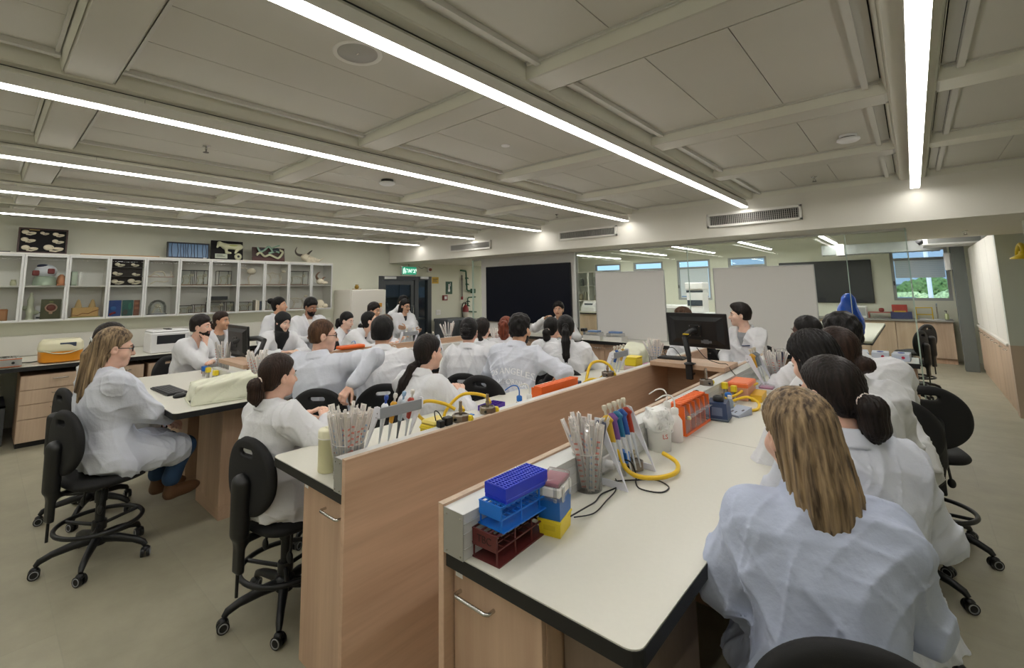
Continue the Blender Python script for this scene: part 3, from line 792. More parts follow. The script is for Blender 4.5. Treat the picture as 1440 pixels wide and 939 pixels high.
# ------------------------------------------------------------------ fridge
fr = thing('fridge', 'tall white laboratory fridge beside the glass door', 'fridge', (-8.1, 4.93, 0))
FW = mat('fridge_white', '#dcd8ce', .4)
MB().box(-.69, -.06, 0, .8, .03, 1.73, .012).box(-.65, -.1, .03, .77, 0, .03).to('body', FW, fr)
d = MB().box(-.056, .0, .002, .798, .06, 1.725, .014).to('door', FW, fr)
MB().box(0, .022, .71, .735, 1.0, 1.32, .006).to('handle', WPL, d)
MB().box(0, .0015, .63, .70, 1.37, 1.45).to('sticker', mat('warning_sticker', '#d79a3a', .5), d)
MB().box(0, .0015, .62, .70, 1.27, 1.35).to('notice', mat('notice_red', '#e3cfc4', .5), d)
tag(MB().box(-.08, .08, -.06, .06, 0, .012).ell((0, 0, .05), (.05, .045, .042)).box(-.03, .03, -.02, .02, .085, .1).to('box_lamp', mat('amber_lamp', '#9a7a2a', .4), None, (-8.45, 5.25, 1.732)), 'small amber fitting on top of the fridge', 'lamp')

# ------------------------------------------------------------------ glazed door to the prep room
FRM = mat('door_frame_grey', '#3c4144', .45)
dr = thing('door_1', 'dark framed glass door with side light under the exit sign', 'door', (-8.8, dy0, 0)); dr['kind'] = 'structure'
L_ = dy1-dy0
MB().box(-.1, .012, 0, .09, 0, dz).box(-.1, .012, L_-.12, L_, 0, dz).box(-.1, .012, .09, L_-.12, dz-.09, dz).box(-.1, .012, 1.02, 1.13, 0, dz-.09).to('frame', FRM, dr)
lf = MB().box(-.06, -.01, .1, .2, .02, dz-.1).box(-.06, -.01, .92, 1.01, .02, dz-.1).box(-.06, -.01, .2, .92, dz-.2, dz-.1).box(-.06, -.01, .2, .92, .02, .14).to('door_leaf', FRM, dr)
MB().box(-.04, -.03, .2, .92, .14, dz-.2).to('pane', CLEAR, lf)
MB().tube([(-.0, .95, 1.0), (.05, .95, 1.0), (.05, .95, 1.35), (.0, .95, 1.35)], .012, 8).to('handle', STEEL, lf)
MB().box(-.05, -.04, 1.13, L_-.12, .02, dz-.09).to('side_light', CLEAR, dr)
MB().box(.012, .05, .12, .45, dz-.07, dz-.01, .004).box(.012, .045, 1.16, 1.42, dz-.06, dz-.005, .004).to('door_closer', ALU, dr)
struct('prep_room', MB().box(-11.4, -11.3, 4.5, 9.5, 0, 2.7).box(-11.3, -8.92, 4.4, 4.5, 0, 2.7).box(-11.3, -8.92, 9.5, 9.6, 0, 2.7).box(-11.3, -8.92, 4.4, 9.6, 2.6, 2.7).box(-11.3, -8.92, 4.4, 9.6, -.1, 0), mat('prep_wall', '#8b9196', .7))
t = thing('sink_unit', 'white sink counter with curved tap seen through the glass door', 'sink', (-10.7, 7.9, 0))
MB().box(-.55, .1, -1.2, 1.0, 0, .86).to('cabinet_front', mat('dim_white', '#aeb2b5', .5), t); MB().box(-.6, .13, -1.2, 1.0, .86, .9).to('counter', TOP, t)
MB().tube(spline([(-.2, -.3, .9), (-.2, -.3, 1.25), (-.15, -.3, 1.36), (-.02, -.3, 1.36), (.03, -.3, 1.24)], 6), .014, 10).to('tap', STEEL, t)
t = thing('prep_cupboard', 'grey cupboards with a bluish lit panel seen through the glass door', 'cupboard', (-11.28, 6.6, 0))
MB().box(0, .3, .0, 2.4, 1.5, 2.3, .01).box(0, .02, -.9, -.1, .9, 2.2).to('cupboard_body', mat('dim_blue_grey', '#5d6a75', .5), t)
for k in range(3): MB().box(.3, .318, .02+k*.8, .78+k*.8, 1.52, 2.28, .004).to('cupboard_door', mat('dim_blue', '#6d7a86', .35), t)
for (x, y) in ((-10.2, 6.9),):
    t = light(x, 5.2, 9.0, 2.52, 0, 'cool linear light of the prep room behind the glass door', None, mat('cool_strip', '#ffffff', .5, emit='#dfeaff', estr=6.), False)

# ------------------------------------------------------------------ wall fittings round the door
ex = thing('exit_sign', 'glowing green exit sign above the glass door', 'sign', (-8.8, 6.62, 2.06))
MB().box(.0, .05, 0, .44, .0, .20, .006).to('housing', WPL, ex)
MB().box(.05, .053, .01, .43, .01, .19).to('sign_face', mat('exit_green', '#1c8f6c', .4, emit='#2fae86', estr=.55), ex)
text_obj('lettering', '\u05d4\u05d0\u05d9\u05e6\u05d9', .15, mat('exit_white', '#ffffff', .4, emit='#e6fff4', estr=1.2), ex, frame_m((.0545, .27, .10), (0, 1, 0), (0, 0, 1)))
m = MB().box(.0532, .0545, .035, .05, .03, .15).ell((.054, .075, .155), (.001, .014, .014)).tube([(.054, .075, .135), (.054, .08, .09)], .009, 6).tube([(.054, .08, .09), (.054, .062, .06), (.054, .055, .035)], .006, 6).tube([(.054, .08, .09), (.054, .10, .07), (.054, .10, .035)], .006, 6).tube([(.054, .055, .11), (.054, .075, .125), (.054, .10, .10)], .005, 6)
m.to('running_figure', MATS['exit_white'], ex)
MB().cyl((.025, .22, .2), (.025, .22, .262), .008).box(0.0, .05, .14, .30, .262, .272).to('hanger', STEEL, ex)
al = thing('alarm_sounder', 'small white alarm unit with wires right of the exit sign', 'alarm', (-8.8, 7.42, 2.2)); MB().box(0, .05, 0, .12, -.06, .06, .01).to('body', WPL, al); MB().cyl((.05, .06, .0), (.08, .06, .0), .035).to('siren', mat('dull_red', '#8a4a40', .5), al); MB().tube(spline([(.02, -.01, .03), (.02, -.1, .06), (.02, -.18, .02), (.02, -.28, .07)]), .004, 6).to('wire', BLKP, al)
def plaque(name, cat, y0, y1, z0, z1, mt, label, t=.006):
    o = thing(name, label, cat, (-8.8, y0, z0)); MB().box(0, t, 0, y1-y0, 0, z1-z0, .001).to('plate', mt, o); return o
y_ = plaque('warning_sign', 'sign', 7.58, 7.80, 1.86, 2.02, mat('sign_yellow', '#c9a227', .5), 'small yellow warning sign beside the door frame')
MB().box(.006, .0065, .03, .19, .10, .115).box(.006, .0065, .03, .15, .07, .082).box(.006, .0065, .03, .17, .04, .052).to('text_bars', BLKP, y_)
g_ = plaque('shower_sign', 'sign', 8.04, 8.27, 1.59, 1.91, mat('sign_green', '#1d4a36', .5), 'dark green safety sign with a white pictogram above the red call point')
MB().ell((.007, .115, .235), (.001, .022, .022)).tube([(.007, .115, .21), (.007, .115, .12)], .02, 8, flat=(.05, 1)).box(.006, .0072, .08, .15, .06, .12).tube([(.007, .16, .29), (.007, .16, .2)], .006, 6).to('pictogram', WPL, g_)
c_ = plaque('call_point', 'alarm', 7.93, 8.07, 1.435, 1.565, mat('call_red', '#7c2a28', .45), 'red fire call point box on the wall right of the door', .045)
MB().box(.045, .047, .03, .11, .03, .10).to('glass_button', WPL, c_)
s_ = plaque('light_switch', 'switch', 7.71, 7.86, 1.085, 1.205, WPL, 'white double light switch right of the door', .012)
MB().box(.012, .017, .02, .07, .03, .09).box(.012, .017, .08, .13, .03, .09).to('rocker', WHITEP, s_)
fe = thing('fire_extinguisher', 'red fire extinguisher hanging beside the green pipes', 'extinguisher', (-8.68, 8.64, .84))
RED = mat('extinguisher_red', '#8e2226', .35)
MB().lathe([(.0001, 0), (.07, .004), (.078, .03), (.078, .36), (.06, .42), (.028, .45), (.024, .47)], n=24).to('cylinder', RED, fe)
MB().lathe([(.0785, .12), (.0785, .28)], n=24, cap=False).to('label_band', mat('band_white', '#c8c0b4', .5), fe)
MB().cyl((0, 0, .47), (0, 0, .52), .02).tube([(0, -.02, .52), (.02, .1, .56)], .012, 8).tube([(0, -.02, .50), (.02, .09, .49)], .009, 8).to('valve', BLKP, fe)
MB().tube(spline([(0, 0, .5), (.02, -.12, .5), (.02, -.15, .3), (.02, -.11, .08)]), .013, 8).to('hose', BLKP, fe)
MB().box(-.12, -.075, -.05, .05, .1, .4).to('wall_bracket', STEEL, fe)
hs = thing('standpipe', 'slim red and grey pipe above the fire extinguisher', 'pipe', (-8.74, 8.57, 1.44)); MB().cyl((0, 0, 0), (0, 0, .64), .022).lathe([(.03, .5), (.03, .56)], n=14).to('riser', mat('pipe_grey', '#7e7a72', .5), hs); MB().lathe([(.027, 0), (.03, .06), (.024, .08)], n=14).to('coupling', RED, hs)
GP = mat('pipe_green', '#1f5a41', .4)
gp = thing('gas_pipework', 'dark green pipework with valves left of the wall display', 'pipe', (-8.72, 8.5, 0))
MB().tube([(0, .0, 2.2), (0, .19, 2.19), (0, .2, 2.15), (0, .23, 1.70), (0, .27, 1.67), (0, .55, 1.66)], .022, 10).to('upper_run', GP, gp)
MB().tube([(0, .55, 1.50), (0, .28, 1.49), (0, .26, 1.46), (0, .25, 1.18), (0, .28, 1.13), (0, .58, 1.10)], .018, 10).to('lower_run', GP, gp)
for (yy, zz) in ((.205, 2.0), (.22, 1.84), (.255, 1.39), (.25, 1.28)): MB().cyl((-.02, yy, zz), (.07, yy, zz), .014).cyl((.05, yy-.035, zz+.02), (.05, yy+.035, zz-.02), .01).lathe([(.032, -.02), (.032, .02)], 0, yy, zz, n=12).to('valve', GP, gp)
MB().box(-.05, .05, .40, .52, 1.6, 1.72, .01).to('pressure_regulator', GP, gp)
t = thing('storage_bin', 'grey upholstered box against the wall right of the door', 'bin', (-8.5, 7.6, 0)); MB().box(-.25, .25, 0, .75, .55, .98, .03).to('body', mat('bin_grey', '#63676b', .7), t); MB().box(-.24, .24, .02, .73, 0, .55).to('stand', mat('bin_dark', '#3d4043', .7), t); MB().box(-.26, .26, -.01, .76, .93, 1.0, .015).to('lid', mat('bin_lid', '#6d7176', .7), t)
t = thing('floor_trolley', 'dark grey boxy trolley left of the display base', 'trolley', (-7.9, 8.0, 0)); MB().prism([(-.35, .0), (.35, .0), (.28, .98), (-.05, .98)], -.3, .3, 'y').to('body', mat('bin_dark2', '#474b4f', .7), t); MB().box(-.06, .29, -.31, .31, .98, 1.0).to('lid', mat('bin_lid', '#6d7176', .7), t)

# ------------------------------------------------------------------ rear room
rd = thing('display_screen', 'black display on the rear wall, half hidden by the right whiteboard', 'screen', (-1.66, YR-.06, 1.25))
MB().box(-.95, .95, 0, .05, 0, 1.04, .006).to('bezel', BLKP, rd); MB().box(-.93, .93, -.003, 0, .02, 1.02).to('panel', mat('dim_screen', '#14181d', .35), rd)
SKY = mat('bright_sky', '#ffffff', .5, emit='#a9d0ff', estr=1.1)
GREYF = mat('window_frame_grey', '#9a9c9a', .5)
BLIND = glassmat('roller_blind', '#ffffff', .0, .3, .97, '#b4b5b1')
for i, (a, b, c, d) in enumerate(wins):
    t = thing('window_%d' % (i+2), 'x', None, (a, YR, c)); t['kind'] = 'structure'; del t['label']
    W, H = b-a, d-c; zt = H-.22
    MB().box(0, .06, .02, .09, 0, H).box(W-.06, W, .02, .09, 0, H).box(.06, W-.06, .02, .09, 0, .06).box(.06, W-.06, .02, .09, H-.05, H).box(.06, W-.06, .02, .09, zt-.05, zt+.01).to('window_frame', GREYF, t)
    MB().box(.06, W-.06, .05, .056, .06, zt-.05).box(.06, W-.06, .05, .056, zt+.01, H-.05).to('pane', CLEAR, t)
    zb = .06 if i < 4 else zt-.45
    m = MB()
    z = zb
    while z < zt-.06: m.box(.075, W-.075, .030, .036, z, z+.043); z += .045
    m.to('blind', BLIND, t)
    MB().box(.02, .045, -.01, .02, .35, .45).to('handle', BLKP, t)
    if i < 4: MB().box(.1, W-.1, .015, .028, .08, .12).to('blind_rail', mat('rail_blue', '#7f9cc4', .4), t)
rc = tag(MB().box(-3.2, .56, 13.86, YR, .88, .915).to('worktop', mat('grey_stone', '#8d8b86', .45)), 'grey counter top along the rear wall under the big window', 'worktop')
for k in range(4):
    a = -3.15+k*.925
    t = thing('base_cabinet', 'oak base cabinet in the rear room, %s' % ['hidden behind the right whiteboard', 'behind the blue bag', 'right of the blue bag', 'below the sink and big window'][k], 'cabinet', (a, 13.92, 0), 0, 'oak base cabinets of the rear room')
    MB().box(0, .92, .02, .57, .1, .878).box(.0, .92, .05, .5, 0, .1).to('carcass', WOODZ, t)
    for s in (0, 1): MB().box(.004+s*.46, .456+s*.46, 0, .02, .11, .87, .003).to('door', WOODZP, t)
DUCT = mat('duct_metal', '#9a9e9c', .45, metal=.5, noise=.08, nscale=5)
t = thing('air_duct', 'silver rectangular air duct under the rear ceiling', 'duct', (0, 12.8, 2.355))
m = MB().box(-1.46, .46, 0, .45, 0, .21)
for k in range(7): m.box(-1.46+k*.3, -1.44+k*.3, -.008, .458, -.008, .218)
m.to('sheet_metal', DUCT, t); MB().box(-1.2, -1.05, -.02, .47, -.02, .23).to('collar', STEEL, t)
t = thing('ceiling_fan_coil', 'grey air unit with grille above the right passage', 'air unit', (.62, 11.5, 2.38)); MB().box(-.42, .35, 0, .9, 0, .3, .01).to('casing', ALUP, t); MB().box(-.36, .3, -.01, 0, .03, .26).to('grille', mat('dark_louvre', '#7b7d7a', .6), t); MB().cyl((-.5, .1, .05), (-.42, .1, .1), .05).to('pipe_stub', BLKP, t)
# rear bench, with bag and chairs
t = tag(MB().box(-1.9, -.50, 8.5, 12.6, .875, .9).to('worktop', TOP), 'white bench top in the rear room, behind the partition at right', 'worktop'); MB().box(-1.905, -.495, 8.49, 12.6, .85, .875).to('black_edge', BLK, t)
for yy, nm in ((8.8, 'nearer'), (11.2, 'farther')):
    t = thing('bench_cabinet', 'oak cabinet, %s one under the rear bench' % nm, 'cabinet', (-1.7, yy, 0)); MB().box(0, .8, 0, .9, .1, .85).to('carcass', WOODZ, t); MB().box(0.02, .78, .02, .88, 0, .1).to('plinth', BLK, t)
def bag_fn(x, y, z):
    d = sd_loft(x, y, z, (0, 0, 0), (.03, 0, .66), (1, 0, 0), [(0, .13, .10, 0), (.15, .19, .14, 0), (.45, .18, .13, 0), (.72, .11, .09, 0), (.9, .075, .06, 0), (1, .03, .03, 0)], 2.)
    return d+.012*np.sin(22*x+9*z)*np.sin(14*z+5*y+18*x)
V, F = surface_nets(bag_fn, (-.26, -.2, -.02), (.28, .2, .7), .014)
t = link_mesh('plastic_bag', np_mesh('plastic_bag', V, F), mat('blue_bag', '#1a55cc', .25, alpha=.94), None, (-.76, 8.75, .905)); tag(t, 'blue plastic bag standing on the rear bench behind the glass', 'bag')
# counter clutter in the rear room
def simple(name, cat, label, loc, mb, mt, **kw):
    return tag(mb.to(name, mt, None, loc, kw.get('rz', 0)), label, cat, kw.get('group'))
BLU = mat('navy_box', '#27305c', .5); RDB = mat('red_box', '#a3352c', .45)
def open_box(w, d, h, th=.006, c=.003): return MB().box(-w/2, w/2, -d/2, d/2, 0, th).box(-w/2, -w/2+th, -d/2, d/2, th, h).box(w/2-th, w/2, -d/2, d/2, th, h).box(-w/2+th, w/2-th, -d/2, -d/2+th, th, h).box(-w/2+th, w/2-th, d/2-th, d/2, th, h)
t = thing('storage_crate', 'navy crate on the rear counter below the big window', 'crate', (-.26, 14.15, .917)); open_box(.36, .26, .15).to('tray', BLU, t)
t = thing('storage_crate', 'red tub standing in the navy crate', 'tub', (-.28, 14.16, .925)); open_box(.26, .2, .30).to('tray', RDB, t); MB().box(-.1, .1, -.102, -.1, .12, .17).to('label_plate', mat('sign_yellow', '#c9a227', .5), t)
t = thing('drying_shelf', 'low pinkish shelf with an apple-red jar on the rear counter', 'rack', (-.62, 14.2, .917)); MB().box(-.22, .22, -.1, .1, .12, .14).box(-.22, -.2, -.1, .1, 0, .12).box(.2, .22, -.1, .1, 0, .12).to('shelf_board', mat('pink_shelf', '#b7685c', .5), t)
simple('jar', 'jar', 'small dark red jar on the pinkish shelf', (-.6, 14.2, 1.058), MB().lathe([(.03, 0), (.05, .02), (.05, .07), (.025, .09)], n=16), mat('dark_red', '#7a2a26', .3))
t = thing('microwave', 'white appliance on the rear counter right of the blue bag', 'appliance', (-1.02, 14.2, .917)); MB().box(-.1, .16, -.14, .14, 0, .27, .01).to('body', WPL, t); MB().box(-.02, .14, -.146, -.14, .05, .24).to('panel', mat('appl_grey', '#9fa1a0', .4), t)
t = thing('wire_rack', 'yellow wire rack beside the sink on the rear counter', 'rack', (.12, 14.15, .917))
m = MB()
for sx in (-.13, .13):
    for sy in (-.08, .08): m.cyl((sx, sy, 0), (sx, sy, .26), .008, n=8)
for z in (.1, .25): m.tube([(-.13, -.08, z), (.13, -.08, z), (.13, .08, z), (-.13, .08, z)], .007, 6, closed=True)
for k in range(5): m.cyl((-.1+k*.05, -.08, .1), (-.1+k*.05, .08, .1), .005, n=6)
m.to('wire_frame', YEL, t)
t = thing('sink_tap', 'chrome tap over the rear sink', 'tap', (.33, 14.3, .917)); MB().tube(spline([(0, 0, 0), (0, 0, .26), (0, -.06, .33), (0, -.15, .28)]), .012, 8).to('spout', STEEL, t); MB().box(-.3, .1, -.38, -.05, .0, .006).to('sink_rim', WPL, t)
t = thing('soap_bottle', 'soap bottle with black pump beside the rear sink', 'bottle', (.47, 14.2, .917)); MB().lathe([(.035, 0), (.035, .11), (.015, .13)], n=14).to('body', mat('soap_green', '#b8c08c', .3), t); MB().cyl((0, 0, .13), (0, 0, .18), .006).box(-.03, .01, -.006, .006, .175, .19).to('pump', BLKP, t)
t = thing('towel_dispenser', 'white towel dispenser left of the grey pillar', 'dispenser', (.60, 13.05, 1.95)); MB().box(-.10, 0, 0, .22, 0, .36, .02).to('casing', WPL, t); MB().box(-.08, -.02, .02, .2, -.01, 0).to('slot', BLKP, t)
# left rear: glazed shelving, bench with instruments
t = thing('glass_cabinet', 'white shelving with glass doors at the far left of the rear room', 'cabinet', (-8.75, 14.1, 1.25))
m = MB().box(0, 1.1, 0, .36, 0, .02).box(0, 1.1, 0, .36, .98, 1.0).box(0, 1.1, 0, .36, .5, .52).box(0, .02, 0, .36, 0, 1).box(.54, .56, 0, .36, 0, 1).box(1.08, 1.1, 0, .36, 0, 1).box(0, 1.1, .34, .36, 0, 1); m.to('carcass', WHITEP, t)
for s in (0, 1):
    a = s*.55; d = MB().box(a, a+.03, -.02, 0, 0, 1).box(a+.52, a+.55, -.02, 0, 0, 1).box(a, a+.55, -.02, 0, 0, .03).box(a, a+.55, -.02, 0, .97, 1).to('door', WHITEP, t); MB().box(a+.03, a+.52, -.012, -.008, .03, .97).to('pane', CABGL, d)
for k, (xx, zz, c, h) in enumerate(((.15, .02, '#b7a98c', .22), (.33, .02, '#c9c2b0', .3), (.75, .02, '#8a7c64', .2), (.2, .52, '#6b6f6c', .26), (.7, .52, '#a8a79f', .3), (.95, .52, '#b49c7c', .2))):
    simple('jar', 'jar', ['tan jar at lower left of the far shelving', 'pale jar beside the tan jar on the far shelving', 'brown jar at lower right of the far shelving', 'dark jar at upper left of the far shelving', 'light grey jar at upper right of the far shelving', 'tan box jar at the right end of the far shelving'][k], (-8.75+xx, 14.28, 1.25+zz), MB().lathe([(.06, 0), (.07, .02), (.07, h*.8), (.05, h*.9), (.05, h)], n=14), mat('jar'+c, c, .4))
bl = tag(MB().box(-8.8, -4.4, 13.75, YR, .88, .91).to('worktop', TOP), 'white counter along the rear wall seen behind the left whiteboard', 'worktop'); MB().box(-8.8, -4.4, 13.74, YR, .84, .88).to('black_edge', BLK, bl)
for k in range(4):
    t = thing('base_cabinet', 'oak cabinet under the rear left counter, %s' % ['at the corner', 'second from the corner', 'third from the corner', 'at its right end'][k], 'cabinet', (-8.7+k*1.05, 13.82, 0), 0, 'oak cabinets under the rear left counter'); MB().box(0, 1.0, 0.02, .6, 0, .84).to('carcass', WOODZ, t); MB().box(.01, .99, 0, .02, .08, .83, .003).to('door', WOODZP, t)
def instrument(loc, w, d, h, label, mt, scr=True):
    t = thing('lab_instrument', label, 'instrument', loc); MB().box(-w/2, w/2, -d/2, d/2, 0, h*.45, .02).prism([(-d/2, h*.45), (d/2, h*.45), (d/2, h), (0, h)], -w/2+.02, w/2-.02, 'x').to('body', mt, t)
    if scr: MB().box(-w*.3, w*.3, -d*.32, -d*.22, h*.62, h*.8).to('panel', mat('panel_dark', '#3c4650', .3), t)
    return t
instrument((-8.1, 14.0, .912), .5, .4, .34, 'pale instrument with sloped panel at the far left of the rear room', WPL)
instrument((-7.45, 14.0, .912), .42, .4, .42, 'second pale instrument of the rear room, left of the left whiteboard', WPL)
t = thing('plate_reader', 'tall white instrument in front of the third rear window', 'instrument', (-4.05, 12.3, 0)); MB().box(-.35, .35, -.3, .3, .85, 1.05, .02).box(-.2, .2, -.2, .2, 1.05, 1.55, .02).box(-.22, .22, -.24, .22, 1.62, 1.8, .02).box(-.19, .19, -.18, .18, 1.55, 1.62).to('body', WPL, t); MB().box(-.18, .18, -.215, -.2, 1.22, 1.36).box(-.2, .2, -.19, -.18, 1.555, 1.6).to('panel', mat('panel_dark', '#3c4650', .3), t); MB().box(-.5, .5, -.4, .4, 0, .85).to('stand', WOODZ, t)
t = thing('incubator', 'low white cabinet under the third rear window', 'instrument', (-5.0, 13.2, 0)); MB().box(-.6, .55, -.3, .3, .3, 1.2, .02).box(-.55, .5, -.28, .28, 0, .3).to('body', WPL, t); MB().box(-.5, .45, -.315, -.3, .95, 1.12, .004).to('vent_panel', mat('vent_grey', '#a9aaa5', .5), t)
# outdoors beyond the big window
EXT = mat('paving_bright', '#d8d8d2', .9)
tag(MB().box(-14, 12, YR+.3, 40, -.12, -.02).to('street_ground', EXT), kind='structure')
def bush(loc, r, label, c='#4d6b34'):
    rg = np.random.default_rng(int(abs(loc[0]*100)))
    ph = rg.uniform(0, 6, 6)
    def fn(x, y, z): return sd_ell(x, y, z, (0, 0, r[2]), r)+.06*np.sin(17*x+ph[0])*np.sin(19*y+ph[1])*np.sin(18*z+ph[2])+.04*np.sin(41*x+ph[3])*np.sin(37*z+ph[4])
    V, F = surface_nets(fn, (-r[0]-.15, -r[1]-.15, -.05), (r[0]+.15, r[1]+.15, 2*r[2]+.15), .045)
    tag(link_mesh('shrub', np_mesh('shrub', V, F), mat('leaf'+c, c, .7, noise=.5, nscale=18), None, loc), label, 'shrub')
bush((-.1, 19.6, 0), (.9, .5, .72), 'bright shrub outside at the left of the big window', '#a3b585'); bush((1.2, 20.4, 0), (1.0, .5, .78), 'shrub outside at the right of the big window', '#8ea378'); bush((.45, 21.6, 0), (1.2, .6, .95), 'darker shrub outside in the middle of the big window')
t = thing('fence_railing', 'dark railing outside behind the shrubs', 'railing', (0, 23.5, 0)); m = MB().box(-4, 6, 0, .05, 1.62, 1.68).box(-4, 6, 0, .05, 1.2, 1.24)
for k in range(26): m.box(-4+k*.4, -3.97+k*.4, .01, .04, 0, 1.64)
m.to('rails', mat('rail_blue_grey', '#53616b', .5), t)
t = thing('parked_car', 'dark car parked outside at lower left of the big window', 'car', (-.25, 17.2, 0))
def car_fn(x, y, z): return smin(sd_round_box(x, y, z, (0, 0, .62), (.85, .5, .34), .15), sd_round_box(x, y, z, (-.1, 0, 1.05), (.5, .45, .28), .2), .1)
V, F = surface_nets(car_fn, (-1, -.6, .2), (1, .6, 1.45), .05); link_mesh('body', np_mesh('body', V, F), mat('car_grey', '#3d4a55', .3), t)
for sx in (-.5, .5): MB().cyl((sx, -.52, .3), (sx, -.35, .3), .3, n=20).to('wheel', BLKP, t)
MB().box(.45, .7, -.515, -.49, .78, .88).to('tail_light', mat('tail_red', '#c0304a', .3), t)
tag(MB().cyl((0, 0, 0), (0, 0, 3), .05).to('lamp_post', WPL, None, (.33, 17.9, 0)), 'pale post outside in the middle of the big window', 'post')
tag(MB().box(-7, 8, 0, 1, 0, 4.2).to('far_building', mat('far_facade', '#8fa0b0', .8), None, (0, 27, 0)), 'hazy building outside behind the railing', 'building')
sun = bpy.data.lights.new('sun', 'SUN'); sun.energy = 3.5; sun.angle = .01; sun.color = (1, .96, .9)
so = bpy.data.objects.new('sun', sun); COL.objects.link(so); so.rotation_euler = (math.radians(38), 0, math.radians(-25))
# ------------------------------------------------------------------ people
SKIN = {'fair': '#e3bda8', 'light': '#dbb09a', 'tan': '#c89a7c', 'olive': '#c49b80', 'brown': '#a0735a', 'dark': '#54382d'}
HAIRC = {'black': '#120f0e', 'dark': '#1c1512', 'brown': '#2c1e17', 'mid': '#4a3322', 'light': '#574738', 'blonde': '#9a7448', 'red': '#6b3320'}
def skin_mat(k): return mat('skin_'+k, SKIN[k], .5, sss=.12, noise=.05, nscale=30)
def hair_mat(k, streak=None):
    n = 'hair_'+k
    if n in MATS: return MATS[n]
    m = bpy.data.materials.new(n); m.use_nodes = True; nt = m.node_tree; b = nt.nodes['Principled BSDF']; L = nt.links.new
    b.inputs['Roughness'].default_value = .5; b.inputs['Specular IOR Level'].default_value = .25
    tc = nt.nodes.new('ShaderNodeTexCoord'); mp = nt.nodes.new('ShaderNodeMapping'); mp.inputs['Scale'].default_value = (75, 75, 3.5)
    nz = nt.nodes.new('ShaderNodeTexNoise'); nz.inputs['Scale'].default_value = 1.; nz.inputs['Detail'].default_value = 4; nz.inputs['Distortion'].default_value = .25
    r = nt.nodes.new('ShaderNodeValToRGB'); c = hexc(HAIRC[k])
    r.color_ramp.elements[0].position = .35; r.color_ramp.elements[1].position = .72
    r.color_ramp.elements[0].color = (*[v*.6 for v in c], 1); r.color_ramp.elements[1].color = (*(hexc(streak) if streak else [min(1, v*1.7) for v in c]), 1)
    L(tc.outputs['Object'], mp.inputs['Vector']); L(mp.outputs['Vector'], nz.inputs['Vector']); L(nz.outputs['Fac'], r.inputs['Fac']); L(r.outputs['Color'], b.inputs['Base Color'])
    bp = nt.nodes.new('ShaderNodeBump'); bp.inputs['Strength'].default_value = .6; bp.inputs['Distance'].default_value = .004; L(nz.outputs['Fac'], bp.inputs['Height']); L(bp.outputs['Normal'], b.inputs['Normal'])
    MATS[n] = m; return m
COAT = mat('lab_coat_white', '#d9dadd', .7, noise=.03, nscale=7, bump=.25, bscale=38, spec=.25)
COATB = mat('lab_coat_bluish', '#b9c2d8', .7, noise=.03, nscale=7, bump=.25, bscale=38, spec=.25)
COATM = mat('lab_coat_cool', '#ced2dc', .7, noise=.03, nscale=7, bump=.25, bscale=38, spec=.25)
DENIM = mat('denim', '#24405f', .8, bump=.2, bscale=300, noise=.15, nscale=12)
BLACKCLOTH = mat('black_cloth', '#15151a', .85, bump=.15, bscale=200)
NAVYCLOTH = mat('navy_cloth', '#232a3c', .85)
GREYCLOTH = mat('grey_cloth', '#6a6c70', .85)
def RM(yaw, pitch=0, roll=0):
    """rotation: yaw about z (left +), pitch nods down (+), roll tips to the right (+)"""
    return np.array(Euler((math.radians(-pitch), math.radians(roll), math.radians(yaw)), 'YXZ').to_matrix())
V3 = lambda *a: np.array(a, float)
def ik(S, W, l1, l2, hint):
    d = W-S; L = np.linalg.norm(d); mx = (l1+l2)*.995
    if L > mx: W = S+d*(mx/L); d = W-S; L = mx
    a = (l1*l1-l2*l2+L*L)/(2*L); h = math.sqrt(max(l1*l1-a*a, 1e-6)); u = d/L
    p = np.array(hint, float); p -= u*p.dot(u); p /= np.linalg.norm(p)+1e-9
    return S+u*a+p*h, W
def hand_prims(W, d, n, side, curl, s=1.):
    """wrist W, direction d, palm normal n: palm, five fingers, thumb as capsules"""
    d = d/np.linalg.norm(d); n = n-d*n.dot(d); n = n/np.linalg.norm(n); r = np.cross(d, n)*side
    P = []
    for k, (off, ln) in enumerate(((.030, .070), (.010, .078), (-.010, .072), (-.028, .058))):
        base = W+d*.085*s+r*off*s
        P.append((W+d*.01*s+r*off*.55*s, base, .0125*s, .011*s))
        q = base; a = 0.
        for seg, m in ((.45, .9), (.3, 1.1), (.25, .9)):
            a += curl*m
            v = d*math.cos(a)+n*math.sin(a); e = q+v*ln*seg*s; P.append((q, e, .0092*s, .0085*s)); q = e
    b = W+d*.02*s+r*.022*s; v = d*.62+r*.72+n*.25; v /= np.linalg.norm(v); e = b+v*.045*s; P.append((b, e, .0125*s, .0105*s))
    v2 = d*.85+r*.25+n*(.3+.4*curl); v2 /= np.linalg.norm(v2); P.append((e, e+v2*.03*s, .0105*s, .0088*s)); P.append((e+v2*.03*s, e+v2*.052*s, .0088*s, .008*s))
    return P
QUAL = 1.0
